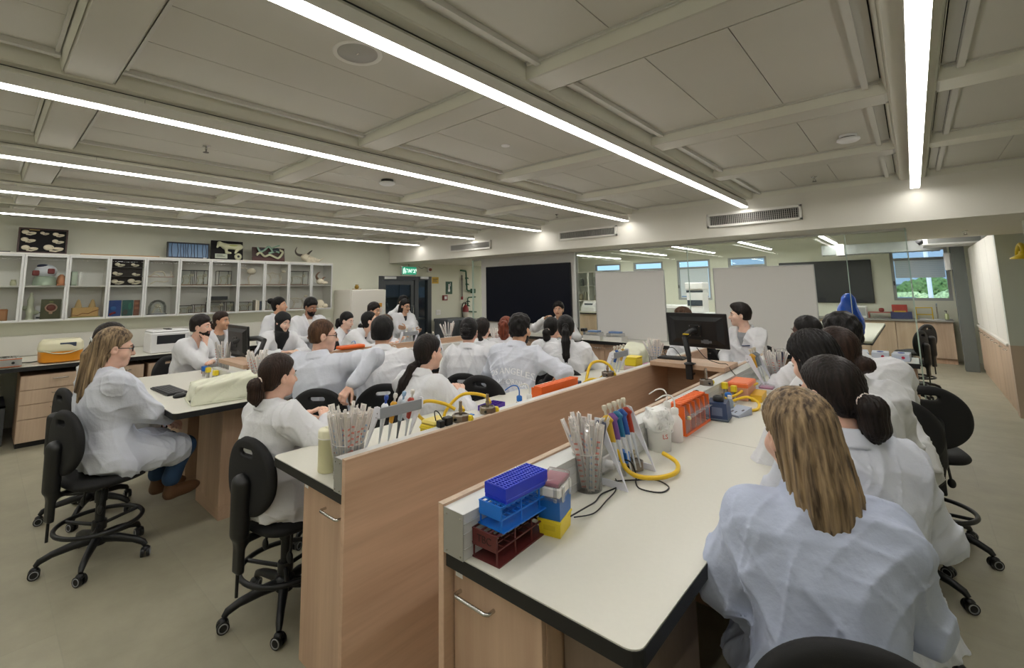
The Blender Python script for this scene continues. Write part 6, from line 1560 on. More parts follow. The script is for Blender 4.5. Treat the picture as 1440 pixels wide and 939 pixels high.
t = thing('power_adapter', 'black power adapter on the rail beside the nearer burner', 'adapter', (-1.775, 1.60, 1.0305)); MB().box(-.018, .018, -.03, .0, 0, .032, .004).box(-.018, .018, .01, .055, 0, .04, .004).to('body', BLKP, t); MB().tube(spline([(0, .0, .03), (-.02, -.01, .065), (-.05, -.01, .06), (-.06, .02, -.03), (-.06, .04, -.12)]), .003, 6).to('cable', RUBBER, t)
t = thing('sharps_box', 'yellow lidded box on a white and maroon base beside the pipette stand', 'box', (-1.865, 1.635, ZB), 4)
MB().box(-.05, .05, -.062, .062, 0, .07, .003).to('base_box', MILK, t); MB().box(-.0506, .0506, -.0626, .0626, .052, .072).to('label_band', hx('band_maroon', '#8b4f58', rough=.5), t); MB().box(-.053, .053, -.065, .065, .0705, .125, .006).box(-.055, .055, -.067, .067, .105, .113, .002).to('tub', YB, t); MB().box(-.05, .05, -.062, .062, .125, .145, .008).to('lid', hx('lid_yellow', '#e2cf6a', rough=.4), t)
m = MB()
for k in range(4): m.tube([(.0535, .0+.013*k, .085), (.0535, .006+.013*k, .098), (.0535, .012+.013*k, .086)], .0012, 5)
m.to('symbol', RUBBER, t)
t = thing('ice_tray', 'purple tube tray lying behind the farther burner', 'tray', (-2.17, 2.40, ZB), 8)
PUR = hx('plastic_purple', '#4a209a', rough=.4); b = MB().box(-.05, .05, -.09, .09, 0, .006)
for i in range(4): b.box(-.05+i*.0327, -.048+i*.0327, -.09, .09, .006, .032)
for j in range(7): b.box(-.05, .05, -.09+j*.0297, -.088+j*.0297, .006, .0325)
b.to('grid', PUR, t)
# --- orange tip dispenser with clear bins
def dispenser(x, y, rz, label, L=.40):
    t = thing('tip_dispenser', label, 'dispenser', (x, y, ZB), rz)
    W, H = .085, .155; n = 5
    MB().box(0, W, 0, L, 0, .012).box(0, .004, 0, L, .012, H).to('frame_back', ORG, t)
    for k in range(n+1): yy = L*k/n; MB().prism([(yy-.0035, .012), (yy+.0035, .012), (yy+.0035, H-.001), (yy-.0035, H-.001)], .004, W-.004, 'x').to('divider_wall', ORG, t)
    m = MB().box(-.002, W*.72, -.003, L+.003, H, H+.008)
    for k in range(2*n): m.box(0, W*.7, L*(k+.1)/(2*n), L*(k+.62)/(2*n), H+.008, H+.0105, .001)
    m.to('lid', ORG, t)
    for k in range(n):
        a, b_ = L*k/n+.005, L*(k+1)/n-.005
        MB().add([(W-.004, a, .014), (W-.004, b_, .014), (W-.004, b_, .09), (W-.004, a, .09)], [(0, 1, 2, 3)]).add([(W-.003, a, .092), (W-.003, b_, .092), (W*.72, b_, .15), (W*.72, a, .15)], [(0, 1, 2, 3)]).to('clear_door', CLEARPL, t)
        MB().box(W-.006, W+.016, a+.004, b_-.004, .093, .096).to('door_lip', CLEARPL, t)
        mm = MB(); rg = random.Random(k)
        for q in range(7): mm.cyl((.02+rg.random()*.04, a+.006+rg.random()*.055, .014), (.02+rg.random()*.04, a+.006+rg.random()*.055, .05+.03*rg.random()), .004, .001, n=6)
        mm.to('tips', MILK, t)['kind'] = 'stuff'
    return t
dispenser(-1.052, 2.625, 0, 'orange tip dispenser with clear doors on the right bench')
t = thing('stopper', 'small yellow cap stuck on the first clear door of the orange dispenser', 'cap', (-.962, 2.66, ZB+.083)); MB().lathe([(.009, 0), (.011, .004), (.008, .016), (.0001, .017)], n=14).to('body', hx('cap_cream', '#d8c070', rough=.4), t)
dispenser(-1.835, 2.955, 180, 'orange tip dispenser behind the oak panel in front of the lettered coat', .44)
def vortex(x, y, rz, label):
    t = thing('vortex_mixer', label, 'mixer', (x, y, ZB), rz); NV = hx('vortex_navy', '#1d3358', rough=.4)
    MB().prism([(-.07, 0), (.075, 0), (.072, .05), (.045, .098), (-.06, .108), (-.07, .10)], -.058, .058, 'x').to('body', NV, t) if False else MB().add([(-.058, -.07, 0), (.058, -.07, 0), (.062, .07, 0), (-.062, .07, 0), (-.05, -.045, .098), (.05, -.045, .098), (.052, .06, .106), (-.052, .06, .106)], [(0, 3, 2, 1), (4, 5, 6, 7), (0, 1, 5, 4), (1, 2, 6, 5), (2, 3, 7, 6), (3, 0, 4, 7)]).to('body', NV, t)
    MB().box(-.062, .062, -.075, .075, -.0, .012, .004).to('foot', hx('vortex_foot', '#4a5560', rough=.5), t)
    MB().lathe([(.03, .10), (.032, .112), (.026, .128), (.02, .132), (.014, .126), (.0001, .124)], 0, .01, n=22).to('cup_head', BLKP, t)
    MB().add([(-.03, -.0685, .03), (.03, -.0685, .03), (.028, -.053, .075), (-.028, -.053, .075)], [(0, 1, 2, 3)]).to('control_panel', hx('vortex_panel', '#55607a', rough=.4), t)
vortex(-.945, 3.11, 8, 'dark blue vortex mixer with black cup on the right bench')
vortex(-1.96, 3.06, 0, 'dark vortex mixer behind the orange dispenser of the middle bench')
t = thing('timer_pad', 'small grey control pad with dark buttons beside the blue mixer', 'timer', (-.878, 3.27, ZB), -18); MB().add([(-.045, -.07, 0), (.045, -.07, 0), (.045, .07, 0), (-.045, .07, 0), (-.045, -.07, .012), (.045, -.07, .012), (.045, .07, .045), (-.045, .07, .045)], [(0, 3, 2, 1), (4, 5, 6, 7), (0, 1, 5, 4), (1, 2, 6, 5), (2, 3, 7, 6), (3, 0, 4, 7)]).to('body', hx('pad_grey', '#9ea6b4', rough=.4), t)
m = MB()
for (a, b_, w) in ((-.02, -.03, .012), (.004, -.032, .008), (.028, .005, .012)): m.add([(a-w/2, b_-.012, .0125+(b_-.012+.07)*.2357+.0008), (a+w/2, b_-.012, .0125+(b_-.012+.07)*.2357+.0008), (a+w/2, b_+.012, .0125+(b_+.012+.07)*.2357+.0008), (a-w/2, b_+.012, .0125+(b_+.012+.07)*.2357+.0008)], [(0, 1, 2, 3)])
m.to('buttons', hx('pad_btn', '#3a2a30', rough=.4), t)
# burner cluster on the right bench
burner(-1.105, 3.42, 1.0305, 40, 'metal gas burner on the rail beside the monitor shelf', True, .08); burner(-1.0, 3.40, ZB, 0, 'metal gas burner lying lower behind the blue mixer', True, .06); burner(-.99, 2.03, ZB, 0, 'metal gas burner behind the coloured pipettes of the right bench', False, .05)
hose('gas_hose', [(-1.0, 3.44, .95), (-.96, 3.55, .96), (-.95, 3.72, .97), (-.93, 3.86, .98), (-.92, 3.96, .98)], .009, HOSE, 'straight yellow gas hose over the orange lidded box', 'hose')
hose('gas_hose', [(-.97, 3.5, .93), (-.9, 3.58, .95), (-.83, 3.56, .93), (-.81, 3.45, .912), (-.84, 3.38, .911)], .009, HOSE, 'curved yellow gas hose beside the grey control pad', 'hose')
t = thing('gas_tap', 'tall yellow gas tap beside the orange box on the right bench', 'tap', (-1.03, 3.56, ZB)); MB().cyl((0, 0, 0), (0, 0, .09), .012).to('stem', STEEL, t); MB().box(-.018, .018, -.018, .018, .09, .135, .004).to('knob', YB, t)
t = thing('gas_tap', 'second yellow gas tap nearer the orange box on the right bench', 'tap', (-.985, 3.60, ZB)); MB().cyl((0, 0, 0), (0, 0, .07), .012).to('stem', STEEL, t); MB().box(-.018, .018, -.018, .018, .07, .112, .004).to('knob', YB, t)
t = thing('gas_tap', 'blue gas tap behind the blue mixer', 'tap', (-.955, 3.36, ZB)); MB().cyl((0, 0, 0), (0, 0, .08), .012).to('stem', STEEL, t); MB().ell((0, 0, .095), (.022, .018, .018)).to('knob', BLUE, t)
t = thing('sample_bottle', 'small grey bottle with white cap behind the blue mixer', 'bottle', (-.93, 3.30, ZB)); MB().lathe([(.02, 0), (.02, .07), (.01, .085)], n=14).to('body', hx('bottle_grey', '#8b959c', rough=.35), t); MB().lathe([(.013, .085), (.013, .105)], n=14).to('cap', MILK, t)
t = thing('tube_box', 'orange lidded tube box at the far middle of the right bench', 'box', (-.985, 3.80, ZB), 2); MB().box(-.065, .065, -.13, .13, 0, .09, .004).to('tray', hx('orange_clear', '#cf9a80', rough=.35), t); MB().box(-.069, .069, -.134, .134, .088, .116, .004).box(-.06, .06, -.12, .12, .116, .119, .001).to('lid', hx('orange_lid', '#e2703c', rough=.4), t)
t = thing('tip_box', 'flat yellow box below the orange box on the right bench', 'box', (-.88, 3.80, ZB), 4); MB().box(-.035, .035, -.11, .11, 0, .045, .004).to('tray', hx('amber_box', '#e0b020', rough=.4), t); MB().box(-.037, .037, -.112, .112, .035, .047, .003).to('lid', hx('amber_lid', '#d8a828', rough=.4), t)
t = thing('tip_box', 'flat clear and pink box beside the far beaker of the right bench', 'box', (-.885, 4.09, ZB), 3); MB().box(-.05, .05, -.065, .065, 0, .03, .004).to('tray', MILK, t); MB().box(-.045, .045, -.06, .06, .030, .042, .002).to('insert', hx('pink2', '#b06f94', rough=.4), t); MB().box(-.048, .048, -.063, .063, .030, .052, .004).to('lid', CLEARPL, t)
# ring of hose and leads round the coloured pipettes
hose('gas_hose', [(-1.03, 1.93, .99), (-.99, 1.90, 1.0), (-.95, 1.88, .95), (-.90, 1.90, .925), (-.84, 1.97, .918), (-.815, 2.07, .918), (-.85, 2.16, .925), (-.92, 2.19, .94)], .0095, HOSE, 'yellow gas hose curling in front of the coloured pipettes', 'hose')
t = thing('gas_tap', 'blue gas tap under the coloured pipettes', 'tap', (-.985, 1.93, ZB)); MB().cyl((0, 0, 0), (0, 0, .06), .012).to('stem', STEEL, t); MB().prism([(-.025, .058), (.025, .058), (.02, .098), (-.012, .104)], -.016, .016, 'y').to('knob', BLUE, t)
hose('power_lead', [(-1.0, 1.90, .97), (-.94, 1.90, .975), (-.915, 1.895, .93), (-.91, 1.88, .905), (-.87, 1.84, .904), (-.80, 1.86, .904), (-.795, 1.93, .904), (-.86, 1.96, .905), (-.93, 1.90, .905), (-.99, 1.83, .905), (-1.0, 1.80, .906)], .0028, RUBBER, 'looped thin black lead in front of the white pipette stand', 'cable')
hose('power_lead', [(-.93, 1.42, .93), (-.93, 1.52, .925), (-.95, 1.62, .906), (-.965, 1.70, .905), (-.95, 1.80, .905), (-.99, 1.86, .906)], .0026, RUBBER, 'thin black lead from the tip box stack to the beaker', 'cable')
hose('power_lead', [(-.935, 1.45, .915), (-.91, 1.54, .905), (-.925, 1.66, .904), (-.94, 1.76, .904), (-.97, 1.82, .906)], .0022, RUBBER, 'second thin black lead beside the beaker base', 'cable')
t = thing('plug_socket', 'white double socket with black plug on the rail behind the white stand', 'socket', (-1.052, 1.90, .92)); MB().box(0, .012, -.05, .05, 0, .06, .003).to('plate', WPL, t); MB().cyl((.012, -.02, .03), (.05, -.02, .03), .017).to('plug', WPL, t)
# bench A farther items
burner(-1.772, 3.28, 1.0305, 20, 'metal gas burner on the oak panel rail by the arched yellow hose', True, .05)
hose('gas_hose', [(-1.92, 3.20, .93), (-1.95, 3.27, 1.0), (-1.97, 3.38, 1.09), (-1.93, 3.47, 1.105), (-1.87, 3.50, 1.07), (-1.82, 3.50, .99), (-1.815, 3.50, .95)], .011, HOSE, 'arched yellow gas hose in front of the long straight ponytail', 'hose')
hose('gas_hose', [(-1.95, 3.18, .96), (-1.92, 3.26, .995), (-1.86, 3.30, 1.0), (-1.82, 3.32, 1.04)], .009, HOSE, 'low yellow gas hose below the arched one', 'hose')
for k, (yy, c, nm) in enumerate(((3.38, YB, 'yellow gas tap left of the blue one by the arched hose'), (3.43, YB, 'yellow gas tap nearest the blue one by the arched hose'), (3.49, BLUE, 'blue gas tap at the foot of the arched hose'))):
    t = thing('gas_tap', nm, 'tap', (-1.85, yy, ZB)); MB().cyl((0, 0, 0), (0, 0, .10), .012).to('stem', STEEL, t); MB().box(-.018, .018, -.016, .016, .10, .135, .004).to('knob', c, t)
t = thing('sharps_box', 'yellow lidded box on a pink and white base near the monitor shelf', 'box', (-1.93, 4.06, ZB)); MB().box(-.06, .06, -.08, .08, 0, .10, .003).to('base_box', hx('pinkwhite', '#d3b9b6', rough=.5), t); MB().box(-.055, .055, -.07, .07, .10, .165, .006).to('tub', YB, t); MB().box(-.057, .057, -.072, .072, .165, .18, .005).to('lid', YB, t)
t = thing('tube_tray', 'magenta tube tray beside the yellow lidded box', 'tray', (-1.86, 4.20, ZB), 3); MB().box(-.045, .045, -.09, .09, 0, .09, .004).to('tray', hx('magenta', '#8a2a6a', rough=.4), t); MB().box(-.047, .047, -.092, .092, .085, .1, .003).to('lid', hx('magenta_lid', '#a03a80', rough=.4), t)
def dust_cover(x, y, rz, dims, label, tilt=.35, m=None):
    t = thing('dust_cover', label, 'cover', (x, y, ZB), rz); a, b_, h = dims
    def fn(X, Y, Z):
        hh = h*(1-tilt+tilt*np.clip((Y+b_)/(2*b_)*1.3, 0, 1)); k = Z/hh
        sx = a*(1-.10*k); sy = b_*(1-.09*k)
        d = np.maximum(np.abs(X)-sx, np.abs(Y)-sy); d = smax(d, Z-hh, .022); d = np.maximum(d, -Z)
        w = .0075*np.sin(22*X+14*Y+30*Z)*np.sin(30*Z-18*Y+1.)+.005*(1-np.abs(np.sin(19*X-24*Z+13*Y)))**2*np.clip(Z/h*1.6, 0, 1)+.008*(1-np.abs(np.sin(9*X+16*Y-21*Z+.6)))**3
        return d+w
    V, F = surface_nets(fn, (-a-.03, -b_-.03, -.012), (a+.03, b_+.03, h+.04), .006 if y < 2 else .01)
    link_mesh('fabric', np_mesh('fabric', V, F), m or hx('cover_fabric', '#d5d6c0', rough=.75, bump=.1, bscale=60), t)
    MB().tube([(a*1.005*math.cos(q) if False else px, py, .006) for px, py in rounded_rect(-a-.003, a+.003, -b_-.003, b_+.003, .03, 4) for q in (0,)], .005, 6, closed=True).to('hem', m or MATS['cover_fabric'], t)
    return t
dust_cover(-3.985, 1.335, -8, (.165, .235, .165), 'large cream dust cover at the near corner of the left island', .25)
dust_cover(-2.16, 4.55, 5, (.15, .24, .22), 'white dust cover behind the pipettes left of the monitor shelf', .3)
# --- computers
def monitor(x, y, z, w, h, rz, label, arm, post, tilt=6):
    t = thing('computer_monitor', label, 'monitor', (x, y, z), rz)
    b = MB(); b.M = Matrix.Rotation(math.radians(tilt), 4, 'X')
    b.box(-w/2, w/2, .0, .018, -h/2, h/2, .005).add([(-w/2+.03, 0, -h/2+.03), (w/2-.03, 0, -h/2+.03), (w/2-.03, 0, h/2-.03), (-w/2+.03, 0, h/2-.03), (-w/2+.08, -.022, -h/2+.07), (w/2-.08, -.022, -h/2+.07), (w/2-.08, -.022, h/2-.06), (-w/2+.08, -.022, h/2-.06)], [(4, 5, 6, 7), (0, 1, 5, 4), (1, 2, 6, 5), (2, 3, 7, 6), (3, 0, 4, 7)])
    b.to('casing', hx('monitor_black', '#0d0f12', rough=.35), t)
    s = MB(); s.M = b.M; s.box(-w/2+.01, w/2-.01, .0182, .0192, -h/2+.014, h/2-.01); s.to('panel', MATS['screen_glass'], t)
    p = MB(); p.M = b.M; p.box(-.05, .05, -.030, -.022, -.05, .05, .003); p.to('mount_plate', BLKP, t)
    q = MB(); q.M = b.M
    for sx in (-1, 1):
        for sz in (-1, 1): q.cyl((sx*.04, -.030, sz*.04), (sx*.04, -.032, sz*.04), .004, n=8)
    q.to('screw', STEEL, t)
    l = MB(); l.M = b.M; l.box(w*.08, w*.25, -.023, -.0225, -h*.34, -h*.27).box(w*.12, w*.2, -.0235, -.0225, -h*.36, -h*.24); l.to('spec_label', hx('spec_grey', '#5a5c60', rough=.5), t)
    a = thing('monitor_arm', arm, 'arm', (0, 0, 0))
    return t, a
R_ = math.radians
t, a = monitor(-1.375, 4.09, 1.335, .50, .285, -4, 'black monitor seen from behind on the oak cross shelf', 'black sprung monitor arm clamped to the front of the oak cross shelf', None)
A = lambda *p: p
ARM = hx('arm_black', '#17181a', rough=.4)
MB().cyl((-1.39, 3.925, .985), (-1.39, 3.925, 1.16), .017, n=14).box(-1.42, -1.36, 3.92, 3.99, 1.0725, 1.082, .003).box(-1.415, -1.365, 3.90, 3.93, .96, 1.08, .004).box(-1.41, -1.37, 3.93, 3.99, .99, 1.005, .003).cyl((-1.39, 3.96, 1.0), (-1.39, 3.96, 1.036), .009).to('clamp', ARM, a)
MB().lathe([(.038, 1.0735), (.042, 1.085), (.02, 1.095)], -1.39, 3.925, n=20).to('base_collar', ARM, a)
MB().tube([(-1.39, 3.925, 1.14), (-1.405, 3.93, 1.22), (-1.425, 3.95, 1.29)], [.022, .022, .02], 10).tube([(-1.425, 3.95, 1.29), (-1.39, 4.0, 1.335), (-1.378, 4.05, 1.335)], [.024, .022, .03], 12).to('link', ARM, a)
MB().box(-1.43, -1.385, 3.93, 3.945, 1.31, 1.318).to('yellow_stripe', YEL, a)
def keyboard(x, y, z, rz, w, d, label):
    t = thing('keyboard', label, 'keyboard', (x, y, z), rz); MB().box(-w/2, w/2, -d/2, d/2, 0, .014, .004).to('case', BLKP, t)
    m = MB(); nx, ny = 15, 5
    for i in range(nx):
        for j in range(ny): m.box(-w/2+.01+(w-.02)*i/nx+.001, -w/2+.01+(w-.02)*(i+1)/nx-.002, -d/2+.01+(d-.02)*j/ny+.001, -d/2+.01+(d-.02)*(j+1)/ny-.002, .014, .019)
    m.to('keycaps', hx('keycap', '#2a2b2d', rough=.5), t)['kind'] = 'stuff'
keyboard(-1.62, 4.17, 1.0725, 4, .22, .13, 'small black keyboard on the oak cross shelf beside the monitor')
hose('power_lead', [(-1.66, 4.16, 1.085), (-1.70, 4.20, 1.13), (-1.64, 4.24, 1.16), (-1.57, 4.22, 1.10), (-1.55, 4.20, 1.076)], .003, RUBBER, 'black lead looping over the small keyboard on the oak shelf', 'cable')
hose('power_lead', [(-1.36, 4.03, 1.20), (-1.30, 4.05, 1.12), (-1.22, 4.10, 1.08), (-1.16, 4.10, 1.078), (-1.11, 4.02, 1.05), (-1.05, 3.9, 1.035)], .003, RUBBER, 'black lead trailing from the monitor over the right end of the oak shelf', 'cable')
hose('power_lead', [(-1.10, 3.15, 1.035), (-1.06, 3.13, 1.04), (-1.03, 3.12, .97), (-1.01, 3.11, .93), (-1.0, 3.11, .92)], .003, RUBBER, 'black lead from the rail down to the blue mixer', 'cable')
keyboard(-4.60, 1.12, ZB, 3, .44, .15, 'black keyboard on the near end of the left island')
t = thing('computer_mouse', 'black mouse beside the keyboard on the left island', 'mouse', (-4.27, 1.115, ZB), 20); MB().ell((0, 0, .012), (.034, .055, .022)).to('shell', BLKP, t); MB().box(-.003, .003, .01, .03, .03, .036).to('wheel', GREYPL, t)
t, a = monitor(-5.08, 1.80, 1.21, .54, .32, 0, 'black monitor of the left island in front of the seated women', 'black monitor arm behind the beaker of the left island', None, 3)
MB().tube([(-5.08, 1.775, 1.21), (-4.95, 1.80, 1.24), (-4.72, 1.86, 1.26), (-4.62, 1.88, 1.24)], .024, 10).tube([(-4.62, 1.88, 1.25), (-4.60, 1.84, 1.16), (-4.62, 1.80, 1.09)], .022, 10).to('link', ARM, a); MB().cyl((-4.62, 1.80, 1.0725), (-4.62, 1.80, 1.12), .02).box(-4.66, -4.58, 1.76, 1.84, 1.0725, 1.082).to('clamp', ARM, a)
# --- left island small things
t = thing('pipette_filler', 'red plastic tool on the left island in front of the bearded man', 'tool', (-5.40, 1.60, ZB), 70); MB().tube([(0, -.11, .014), (0, -.02, .016), (0, .10, .014)], [.011, .016, .012], 10).to('body', hx('tool_red', '#c42a45', rough=.4), t); MB().cyl((0, .10, .014), (0, .13, .014), .006).to('tip', MILK, t)
for x, yy, c, nm in ((-5.14, 1.53, BLUE, 'blue gas tap beside the red tool on the left island'), (-5.02, 1.53, YB, 'yellow gas tap right of the blue one on the left island'), (-4.78, 1.52, YB, 'yellow gas tap at the middle of the left island rail')):
    t = thing('gas_tap', nm, 'tap', (x, yy, ZB)); MB().cyl((0, 0, 0), (0, 0, .05), .014).cyl((0, 0, .035), (-.05, 0, .035), .01).to('stem', STEEL, t); MB().box(-.022, .022, -.02, .02, .05, .095, .004).to('knob', c, t)
burner(-4.08, 2.60, ZB, 0, 'metal gas burner between the balding man and the tall man', True, .09)
hose('gas_hose', [(-4.10, 2.64, .93), (-4.12, 2.72, 1.0), (-4.08, 2.80, .97), (-4.0, 2.80, .93), (-3.92, 2.70, .912), (-3.90, 2.56, .911), (-3.94, 2.46, .911)], .01, HOSE, 'yellow gas hose on the left island beside the tall man', 'hose')
for x, yy, c, nm in ((-4.15, 2.50, BLUE, 'blue gas tap beside the balding man'), (-4.20, 2.74, YB, 'yellow gas tap beside the tall broad man'), (-4.1, 3.95, YB, 'yellow gas tap beyond the claw clip')):
    t = thing('gas_tap', nm, 'tap', (x, yy, ZB)); MB().cyl((0, 0, 0), (0, 0, .06), .014).to('stem', STEEL, t); MB().box(-.024, .024, -.02, .02, .06, .12, .004).to('knob', c, t)
t = thing('tube_box', 'orange lid lying on the far oak divider of the left island', 'lid', (-4.90, 2.98, 1.0375)); MB().box(-.06, .06, -.16, .16, 0, .035, .008).to('shell', ORG, t); MB().box(-.05, .05, -.15, .15, .035, .038).to('ribs', ORG, t)
hose('gas_hose', [(-5.05, 2.2, .92), (-5.0, 2.3, .97), (-5.02, 2.42, 1.03), (-5.08, 2.55, 1.0), (-5.12, 2.6, .93)], .011, HOSE, 'yellow gas hose in front of the woman in the headscarf', 'hose')
t = thing('sharps_box', 'yellow box on the left island behind the beaker of pipettes', 'box', (-4.15, 1.95, ZB)); MB().box(-.05, .05, -.06, .06, 0, .08, .004).to('tub', YB, t); MB().box(-.053, .053, -.063, .063, .08, .1, .004).to('lid', YB, t)
# --- front counter
for k, (x, nm) in enumerate(((-3.78, 'left white tray on the front counter below the left whiteboard'), (-3.42, 'right white tray on the front counter below the left whiteboard'))):
    t = thing('sample_tray', nm, 'tray', (x, 6.62, ZB)); open_box(.30, .2, .06).to('tray', MILK, t)
    q = thing('sample_container', 'clear container with blue lid in the %s white tray on the front counter' % ('left', 'right')[k], 'container', (x, 6.63, ZB+.007)); MB().box(-.12, .12, -.08, .08, 0, .10, .01).to('box', CLEARPL, q); MB().box(-.09, .09, -.06, .06, .10, .125, .006).to('lid', hx('lid_blue', '#6f8fc0', rough=.4), q)
t = thing('glass_bowl', 'clear glass bowl on the front counter beside the speaking person', 'bowl', (-4.22, 6.60, ZB)); cup_mesh(.075, .11, .7).to('wall', CLEARPL, t); MB().tube([(.075*math.cos(q), .075*math.sin(q), .11) for q in np.linspace(0, 2*PI, 25)[:-1]], .003, 6, closed=True).to('rim', MILK, t)
t = thing('document_camera', 'small black camera on a grey stand left of the white trays', 'camera', (-4.02, 6.72, ZB)); MB().box(-.05, .05, -.05, .05, 0, .03, .006).cyl((0, 0, .03), (0, 0, .10), .02).to('stand', GREYPL, t); MB().box(-.035, .035, -.06, .05, .10, .15, .008).cyl((0, -.06, .125), (0, -.08, .125), .018).to('camera_body', BLKP, t)
t = thing('wall_conduit', 'slim grey conduit rising beside the small camera', 'conduit', (-4.24, 6.84, ZB)); MB().box(-.02, .02, 0, .03, 0, 1.40).to('channel', ALUP, t); MB().box(-.03, .03, -.01, .02, .02, .14).to('outlet', BLKP, t)
for k, (x, nm, c) in enumerate(((-.50, 'leftmost glove box at the right end of the front counter', '#3f7fc0'), (-.33, 'middle glove box at the right end of the front counter', '#d0d6e2'), (-.16, 'rightmost glove box at the right end of the front counter', '#c4cde0'))):
    t = thing('glove_box', nm, 'box', (x, 6.62, ZB), 5-4*k); MB().box(-.07, .07, -.12, .12, 0, .075, .002).to('carton', hx('glove_white', '#cfd6e4', rough=.5), t); MB().box(-.0705, .0705, -.1205, -.02, .012, .062).to('side_print', hx('glove'+c, c, rough=.5), t); MB().ell((0, 0, .076), (.03, .06, .006)).to('opening', hx('glove_blue', '#2a3f9a', rough=.5), t)
    MB().cyl((.02, -.1208, .04), (.02, -.1215, .04), .014, n=16).to('logo_dot', hx('logo_red', '#b8304a', rough=.5), t)
# --- things on the left wall counter
t = thing('power_supply', 'silver power supply box with orange trim at the left edge', 'device', (-7.62, .25, ZB)); MB().box(-.14, .14, -.13, .13, .01, .10, .004).to('casing', ALU, t); MB().box(.14, .143, -.13, .13, .01, .02).box(.14, .143, -.13, .13, .09, .1).to('trim', hx('trim_orange', '#b8683c', rough=.4), t)
for q in (-.06, .06): MB().cyl((.14, q, .055), (.16, q, .055), .014).to('knob', BLKP, t)
m = MB(); rg = random.Random(4)
for k in range(14): m.box(-.12+.24*rg.random(), -.10+.24*rg.random(), -.1+.2*rg.random(), -.08+.2*rg.random(), .10, .112)
m.to('top_plate', STEEL, t)
t = thing('centrifuge', 'cream and orange benchtop centrifuge on the left wall counter', 'centrifuge', (-7.72, .72, ZB))
def cen(x, y, z): return smax(sd_loft(x, y, z, (0, 0, 0), (0, 0, .27), (1, 0, 0), [(0, .19, .2, 0), (.6, .2, .21, 0), (.85, .19, .2, 0), (1, .16, .17, 0)], 3.5), -z, .01)
V, F = surface_nets(lambda x, y, z: smax(cen(x, y, z), .135-z+.25*np.maximum(x-.08, 0)*-1*0+.0*x, .01), (-.24, -.25, .1), (.24, .25, .3), .012); link_mesh('lid', np_mesh('lid', V, F), hx('centrifuge_cream', '#d8d3b4', rough=.35), t)
V, F = surface_nets(lambda x, y, z: smax(cen(x, y, z)+.006, z-.14, .004), (-.24, -.25, -.02), (.24, .25, .2), .012); link_mesh('base', np_mesh('base', V, F), hx('centrifuge_orange', '#d58a1c', rough=.35), t)
MB().box(.175, .192, -.03, .12, .185, .235, .004).to('display', hx('display_slate', '#3b4658', rough=.3), t)
MB().tube([(.198, -.17, .15), (.204, -.08, .118), (.206, .0, .11), (.204, .08, .118), (.198, .17, .15)], .006, 6).to('lid_lip', MATS['centrifuge_cream'], t)
t = thing('gel_imager', 'white instrument with dark window on the left wall counter', 'instrument', (-7.80, 1.83, ZB)); MB().box(-.2, .2, -.23, .23, 0, .27, .012).to('body', WPL, t); MB().box(.2, .203, -.16, .17, .12, .235, .002).to('window', hx('imager_window', '#2a2c30', rough=.2), t); MB().box(-.19, .19, -.22, .22, .27, .30, .01).to('lid', WPL, t); MB().box(-.1, .1, -.03, .03, .3, .312).to('handle', BLKP, t)
t = thing('gel_imager', 'grey flat scanner on the counter right of the white instrument', 'instrument', (-8.0, 2.55, ZB)); MB().box(-.25, .25, -.22, .22, 0, .12, .012).to('body', hx('scanner_grey', '#50555a', rough=.4), t); MB().box(-.23, .23, -.2, .2, .12, .15, .01).to('lid', hx('scanner_lid', '#3a3d41', rough=.4), t)
def socket(y, z, label, plug=False):
    t = thing('wall_socket', label, 'socket', (-8.765, y, z)); MB().box(0, .012, -.045, .045, -.04, .04, .004).to('plate', WPL, t); MB().cyl((.012, 0, 0), (.0135, 0, 0), .02).to('recess', hx('socket_grey', '#b9b7b0', rough=.5), t)
    if plug: MB().cyl((.013, 0, 0), (.05, 0, 0), .02).to('plug', BLKP, t)
socket(.72, 1.04, 'white wall socket with a black plug above the silver box', True); socket(.92, 1.04, 'white wall socket just right of the plugged one'); socket(1.16, 1.06, 'white wall socket above the orange centrifuge'); socket(3.55, 1.06, 'white wall socket right of the headscarf')
hose('power_lead', [(-8.72, .72, 1.03), (-8.6, .72, .97), (-8.3, .70, .915), (-7.9, .52, .906), (-7.76, .38, .92)], .006, RUBBER, 'black power lead from the wall plug to the silver box', 'cable')
t = thing('wall_dial', 'small round dark dial on the wall beside the fridge', 'gauge', (-8.76, 4.62, 1.18)); g = MB(); g.M = Matrix.Rotation(PI/2, 4, 'Y'); g.lathe([(.0001, .02), (.045, .02), (.055, .01), (.055, 0)], n=22); g.M = None; g.to('case', hx('dial_dark', '#4a3f3c', rough=.4), t); g = MB(); g.M = Matrix.Rotation(PI/2, 4, 'Y'); g.lathe([(.0001, .0215), (.032, .0215)], n=22, cap=False); g.to('dial_face', WPL, t)
